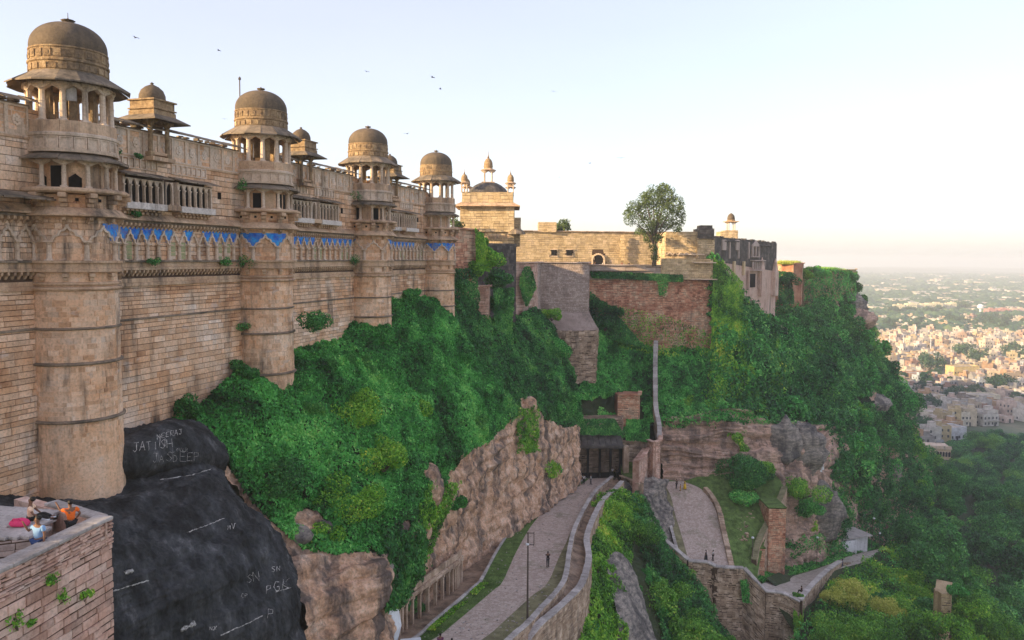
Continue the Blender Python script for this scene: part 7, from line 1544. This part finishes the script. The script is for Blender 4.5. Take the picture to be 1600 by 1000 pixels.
# larger near buildings
def big(px, py, w_, d, h, col, lab, rz=0, roof=M_roof, seed=0, name='building', cat='building'):
    Y = 95.6*1200/(py-406-.006*(px-800)+.0); q = XY(px, Y); v, f, m = house_t(w_, d, h, max(1, int(h/3.3)), 1, seed); o = link(name, make_mesh(name, v, f, None, [M_house, roof, M_win, M_tin], m), None, None, Mt(*q, GZ, rz)); o.color = (*col, 1); tag(o, lab, cat); return o
big(1493, 690, 13, 10, 6, (.60, .60, .62), 'plain white walled building at the edge of the dark trees', .3, seed=1)
big(1486, 668, 26, 10, 7.5, (.62, .56, .46), 'long pale building with a brown roof strip behind the round dark tree', .02, seed=2)
big(1447, 640, 24, 12, 8, (.60, .50, .34), 'wide cream building just past the cliff edge', .1, seed=3); big(1540, 640, 20, 10, 8, (.62, .56, .42), 'wide cream building among the orange houses', -.1, seed=4); big(1510, 600, 22, 10, 12, (.60, .46, .22), 'large ochre building catching the sun in mid town', .15, seed=5); big(1440, 605, 20, 12, 9, (.42, .26, .18), 'reddish brown long building near the cliff', .05, seed=6); big(1480, 515, 40, 14, 12, (.62, .60, .50), 'big pale hall at the far edge of the town', 0, seed=7)
# market roofs (pale domes and sheets) by the mansion
rq = random.Random(3)
for i in range(24):
    px, py = rq.uniform(1433, 1480), rq.uniform(678, 702); Y = 95.6*1200/(py-410); q = XY(px, Y); g = G(); w_ = rq.uniform(3, 6); g.add(*box(w_, w_*.8, 2.6)); V, Fc = lathe([(w_*.62, 2.6), (w_*.5, 3.1), (w_*.2, 3.5), (.05, 3.6)], 10); g.add(V, Fc)
    tag(link('market_stall', g.mesh('market_stall', M_tin if i % 3 else M_white2), None, None, Mt(*q, GZ, rq.uniform(0, 3))), 'low grey domed roof', 'stall', 'low roofs behind the mansion')
# sandstone mansion
mn = thing('sandstone_mansion', (*XY(1466, 372), GZ), 'square sandstone mansion with columned upper loggia among the dark trees', 'mansion'); Q = Parts(mn); mx, my = XY(1468, 372); R0 = -.25; hz = 95.6-abs(Zp(1466, 697, 372))
MM = lambda x, y, z, rz=0: Matrix(Mt(mx, my, GZ, R0)) @ Mt(x, y, z, rz)
Q.add('wall', tm(box(13, 11, hz)), M_buff, MM(0, 0, 0)); Q.add('cornice', tm(box(13.8, 11.8, .5)), M_trim2, MM(0, 0, hz)); Q.add('parapet', tm(box(13.4, .4, 1.0, 0, -5.5)), M_trim2, MM(0, 0, hz+.5)); Q.add('cornice', tm(box(13.6, 11.6, .35)), M_trim2, MM(0, 0, hz-5))
for i in range(5): Q.add('loggia_opening', tm(extrude(arch_poly(1.1, 2.4), -.06, 0)), M_dark, MM(.8+i*1.25, -5.52, hz-3.6)); Q.add('column', column_t(2.6, .14), M_trim2, MM(.15+i*1.25, -5.7, hz-3.7))
for i in range(3): Q.add('arched_window', tm(extrude(arch_poly(.9, 1.9), -.06, 0)), M_dark, MM(-5.2+i*1.9, -5.52, hz-3.4))
for i in range(3): Q.add('doorway', tm(box(1.0, .1, 3.6)), M_dark, MM(.6+i*1.5, -5.54, hz-9)); Q.add('column', column_t(3.8, .18), M_trim2, MM(1.4+i*1.5, -5.8, hz-9.1))
for i in range(2): Q.add('side_window', tm(box(.08, 1.1, 1.8)), M_dark, MM(-6.54, -2.5+i*4, hz-3.6))
Q.finish()
# town trees
TCM = []
for i in range(4):
    r, h = [(5, 7), (6, 7), (4, 6.5), (7, 8)][i]; c, L = crown_mesh('crown', r, h, 1300, .95, M_city_tree, 700+i, lobes=14); TCM.append((c, trunk_mesh('trunk', L, h, .4, -2, i, 4)))
def ttree(px, py, s, lab, group=None):
    Y = 95.6*1200/(py-406-.006*(px-800)); q = XY(px, Y); c, t_ = TCM[rq.randrange(4)]; return tree('tree', (*q, GZ+1.5*s), c, t_, lab, group=group, s=s, rz=rq.uniform(0, 6))
big_t = tree('tree', (*XY(1455, 408), GZ+2), CM[0][0], CM[0][1], 'round dark tree standing alone at the edge of the houses', s=1.45)
for i, (px, py, s, lab) in enumerate(((1508, 568, 2.0, 'dark tree rising from the middle of the far houses'), (1460, 588, 2.0, 'green tree above the reddish brown building'), (1450, 612, 1.6, 'yellow green tree near the cliff edge of town'), (1495, 612, 1.3, 'bushy tree beside the ochre building'), (1570, 622, 1.8, 'large yellow green tree between the cream houses'), (1535, 578, 1.9, 'pale green tree in the far houses'), (1597, 640, 1.4, 'tree at the edge of the far cream houses'), (1400, 500, 2.5, 'tree beside the first apartment block'), (1440, 520, 2.6, 'tree clump below the apartment row'), (1590, 565, 2.0, 'yellowish tree by the ochre lane'))): ttree(px, py, s, lab)
for i in range(64):
    px = rq.uniform(1345, 1620); py = rq.choice([rq.uniform(506, 528), rq.uniform(484, 500), rq.uniform(520, 600), rq.uniform(600, 660)])
    if py > 530 and rq.random() < .45: continue
    ttree(px, py, rq.uniform(.9, 1.6)*(1.7 if py < 530 else 1), ('tree of the far belt' if py < 530 else 'small town tree'), 'trees in and beyond the town')
# far woodland as one mass of crowns
rng = np.random.default_rng(8); n = 10000; py = 432+rng.random(n)**1.3*94; px = rng.uniform(1330, 1640, n); Y = 95.6*1200/np.maximum(py-409, 14); X = (px-800)/1200*Y
keepw = fbm(np.column_stack([X, Y, 0*X]), .0022, 4, 5)+.3 > 0; X, Y = X[keepw], Y[keepw]; s = rng.uniform(5, 11, len(X))*(1+Y/6000)
ico = np.array([(0, 0, 1.)]+[(math.cos(a)*.95, math.sin(a)*.95, .45) for a in np.arange(6)*math.pi/3]+[(math.cos(a+.5), math.sin(a+.5), -.3) for a in np.arange(6)*math.pi/3]); FI = [(0, 1+i, 1+(i+1) % 6) for i in range(6)]+[(1+i, 7+i, 1+(i+1) % 6) for i in range(6)]+[(1+(i+1) % 6, 7+i, 7+(i+1) % 6) for i in range(6)]
V = ico[None]*(s[:, None, None]*rng.uniform(.75, 1.25, (len(X), 13, 1)))*np.array([1, 1, .8])+np.column_stack([X, Y, np.full(len(X), GZ+3)])[:, None]; FFi = (np.array(FI)[None]+13*np.arange(len(X))[:, None, None]).reshape(-1, 3)
link('far_woodland', make_mesh('far_woodland', V.reshape(-1, 3), FFi, np.repeat(rng.random(len(X)), len(FI)), M_city_tree), None, 'stuff')
n = 380; px = rng.uniform(1330, 1640, n); py = 434+rng.random(n)*62; Y = 95.6*1200/np.maximum(py-409, 14); X = (px-800)/1200*Y; g = []
bx, bf = box(1, 1, 1); s = rng.uniform(6, 20, (n, 3))*np.array([1.4, 1, .5])*(1+Y/5000)[:, None]; V = bx[None]*s[:, None]+np.column_stack([X, Y, np.full(n, GZ)])[:, None]
link('far_villages', make_mesh('far_villages', V.reshape(-1, 3), (np.array(bf)[None]+8*np.arange(n)[:, None, None]).reshape(-1, 4), np.repeat(rng.random(n)*.45, 6), M_mass), None, 'stuff')
# ------------------------------------------------------------------ birds
def bird(px, py, Y, s, lab, rz):
    g = G(); g.add(*tube([(0, -.28, 0), (0, -.1, .02), (0, .12, .0), (0, .3, -.02)], [.02, .07, .06, .015], 6)); rt = tag(link('bird', g.mesh('bird', M_dark, True), None, None, Mt(*W(px, py, Y), rz, s)), lab, 'bird', 'birds wheeling in the sky')
    for d in (-1, 1):
        V = [(0, .1, .03), (0, -.1, .03), (d*.35, -.08, .14), (d*.35, .12, .14), (d*.75, -.12, .06), (d*.72, .02, .07)]; g = G(); g.add(V, [(0, 1, 2, 3), (3, 2, 4, 5)]); link('wing', g.mesh('wing', M_dark), rt, None, Mt(*W(px, py, Y), rz, s))
for px, py, Y, s, lab in ((212, 59, 150, 1.3, 'bird gliding between the first two large domes'), (342, 79, 170, 1.2, 'bird high above the second large dome'), (676, 121, 160, 1.3, 'upper bird of the pair above the third dome'), (688, 139, 160, 1.1, 'lower bird of the pair above the third dome'), (636, 209, 190, 1.3, 'bird beside the third large dome'), (573, 112, 190, 1.1, 'tiny bird over the third large dome'), (922, 255, 200, 1.0, 'bird above the golden fort wall'), (970, 247, 200, 1.4, 'bird with spread wings above the plateau tree'), (865, 143, 220, 1.1, 'bird alone high over the golden wall'), (351, 186, 120, .6, 'small bird near the lightning rod'), (874, 277, 200, .8, 'faint bird low above the turret'), (1077, 243, 220, .8, 'faint bird high beyond the plateau tree')): bird(px, py, Y, s, lab, rnd(0, 6))
# ------------------------------------------------------------------ air
hz_m = bpy.data.materials.new('haze_air'); hz_m.use_nodes = True; t = hz_m.node_tree; t.nodes.clear(); o_ = t.nodes.new('ShaderNodeOutputMaterial'); v_ = t.nodes.new('ShaderNodeVolumePrincipled'); v_.inputs['Density'].default_value = .00028; v_.inputs['Color'].default_value = (.95, .97, 1.0, 1); v_.inputs['Anisotropy'].default_value = .2; t.links.new(v_.outputs[0], o_.inputs['Volume'])
link('haze', make_mesh('haze', *box(13600, 11400, 135, 600, 3900, -100.5), None, hz_m), None, 'stuff')

# ------------------------------------------------------------------ each repeat gets a label of its own, by the landmark it stands nearest to
LM1 = {'dark edge tree': np.array([*XY(1455, 408), GZ]), 'plain white building': np.array([210., 345., GZ]), 'foothill bend': np.array([150., 230., -88.]), 'spur end': np.array([95., 140., -75.]), 'white shrine': W(1340, 850, 148), 'sandstone mansion': W(1468, 715, 372), 'overhanging rock': W(1358, 640, 203), 'grass grown wall': W(1350, 880, 140), 'ruined hall': W(1165, 440, 168), 'layered cliff': W(1090, 690, 138), 'brick piers': W(1215, 850, 123), 'dark gateway': W(940, 720, 129), 'spine wall': W(1025, 600, 141), 'red retaining wall': W(1030, 500, 149), 'fourth tower': W(690, 470, 95), 'third tower': W(590, 510, 79), 'second tower': W(440, 580, 60), 'rock gallery': W(700, 900, 68), 'ravine rock': W(985, 920, 90), 'brick stump': W(1498, 930, 118), 'court wall': W(1130, 900, 113), 'overgrown cliff wall': W(1310, 440, 214), 'path corner': W(1250, 935, 111)}
def tp(px, py): Y = 95.6*1200/(py-406-.006*(px-800)); return np.array([*XY(px, Y), GZ])
LM2 = {'sandstone mansion': tp(1466, 712), 'round dark tree': tp(1455, 660), 'ochre building': tp(1510, 600), 'wide cream building': tp(1447, 640), 'cream hall': tp(1540, 640), 'reddish long building': tp(1440, 605), 'water tower': XY3 if False else np.array([*XY(1535, 1250), GZ]), 'apartment row': np.array([*XY(1450, 1340), GZ]), 'red apartment blocks': np.array([*XY(1570, 1290), GZ]), 'big pale hall': tp(1480, 515), 'plain white building': tp(1493, 690), 'yellow green tree': tp(1570, 622), 'middle mast': tp(1434, 540), 'pale green tree': tp(1535, 578)}
ORD = ['', 'second ', 'third ', 'fourth ', 'fifth ', 'sixth ', 'seventh ', 'eighth ', 'ninth ', 'tenth ']
CNT = {}
def distinguish(groups, LM):
    bk = {}
    for o in list(bpy.data.objects):
        if o.get('group') in groups and o.parent is None:
            p = np.array(o.location); nm = min(LM, key=lambda k: np.linalg.norm(LM[k]-p)); bk.setdefault((o['label'], nm), []).append((np.linalg.norm(LM[nm]-p), o.name))
    for (lb, nm), L in bk.items():
        L.sort()
        for i, (d, n) in enumerate(L):
            o = bpy.data.objects[n]; 
            if i < 6: o['label'] = f'{lb}, {ORD[i]}nearest the {nm}'; continue
            p = np.array(o.location); nm2 = sorted(LM, key=lambda k: np.linalg.norm(LM[k]-p))[1]; far = ['off', 'beyond', 'past'][min(2, (i-6)//12)]; key = (lb, nm, nm2, far); c = CNT[key] = CNT.get(key, 0)+1
            o['label'] = f'{lb} {far} the {nm}, {ORD[c-1] if c < 11 else "outer "}towards the {nm2}'
distinguish({'shrubs growing on the slopes', 'trees on the slope below the fort'}, LM1)
distinguish({'flat-roofed town houses on the plain', 'trees in and beyond the town', 'low roofs behind the mansion'}, LM2)
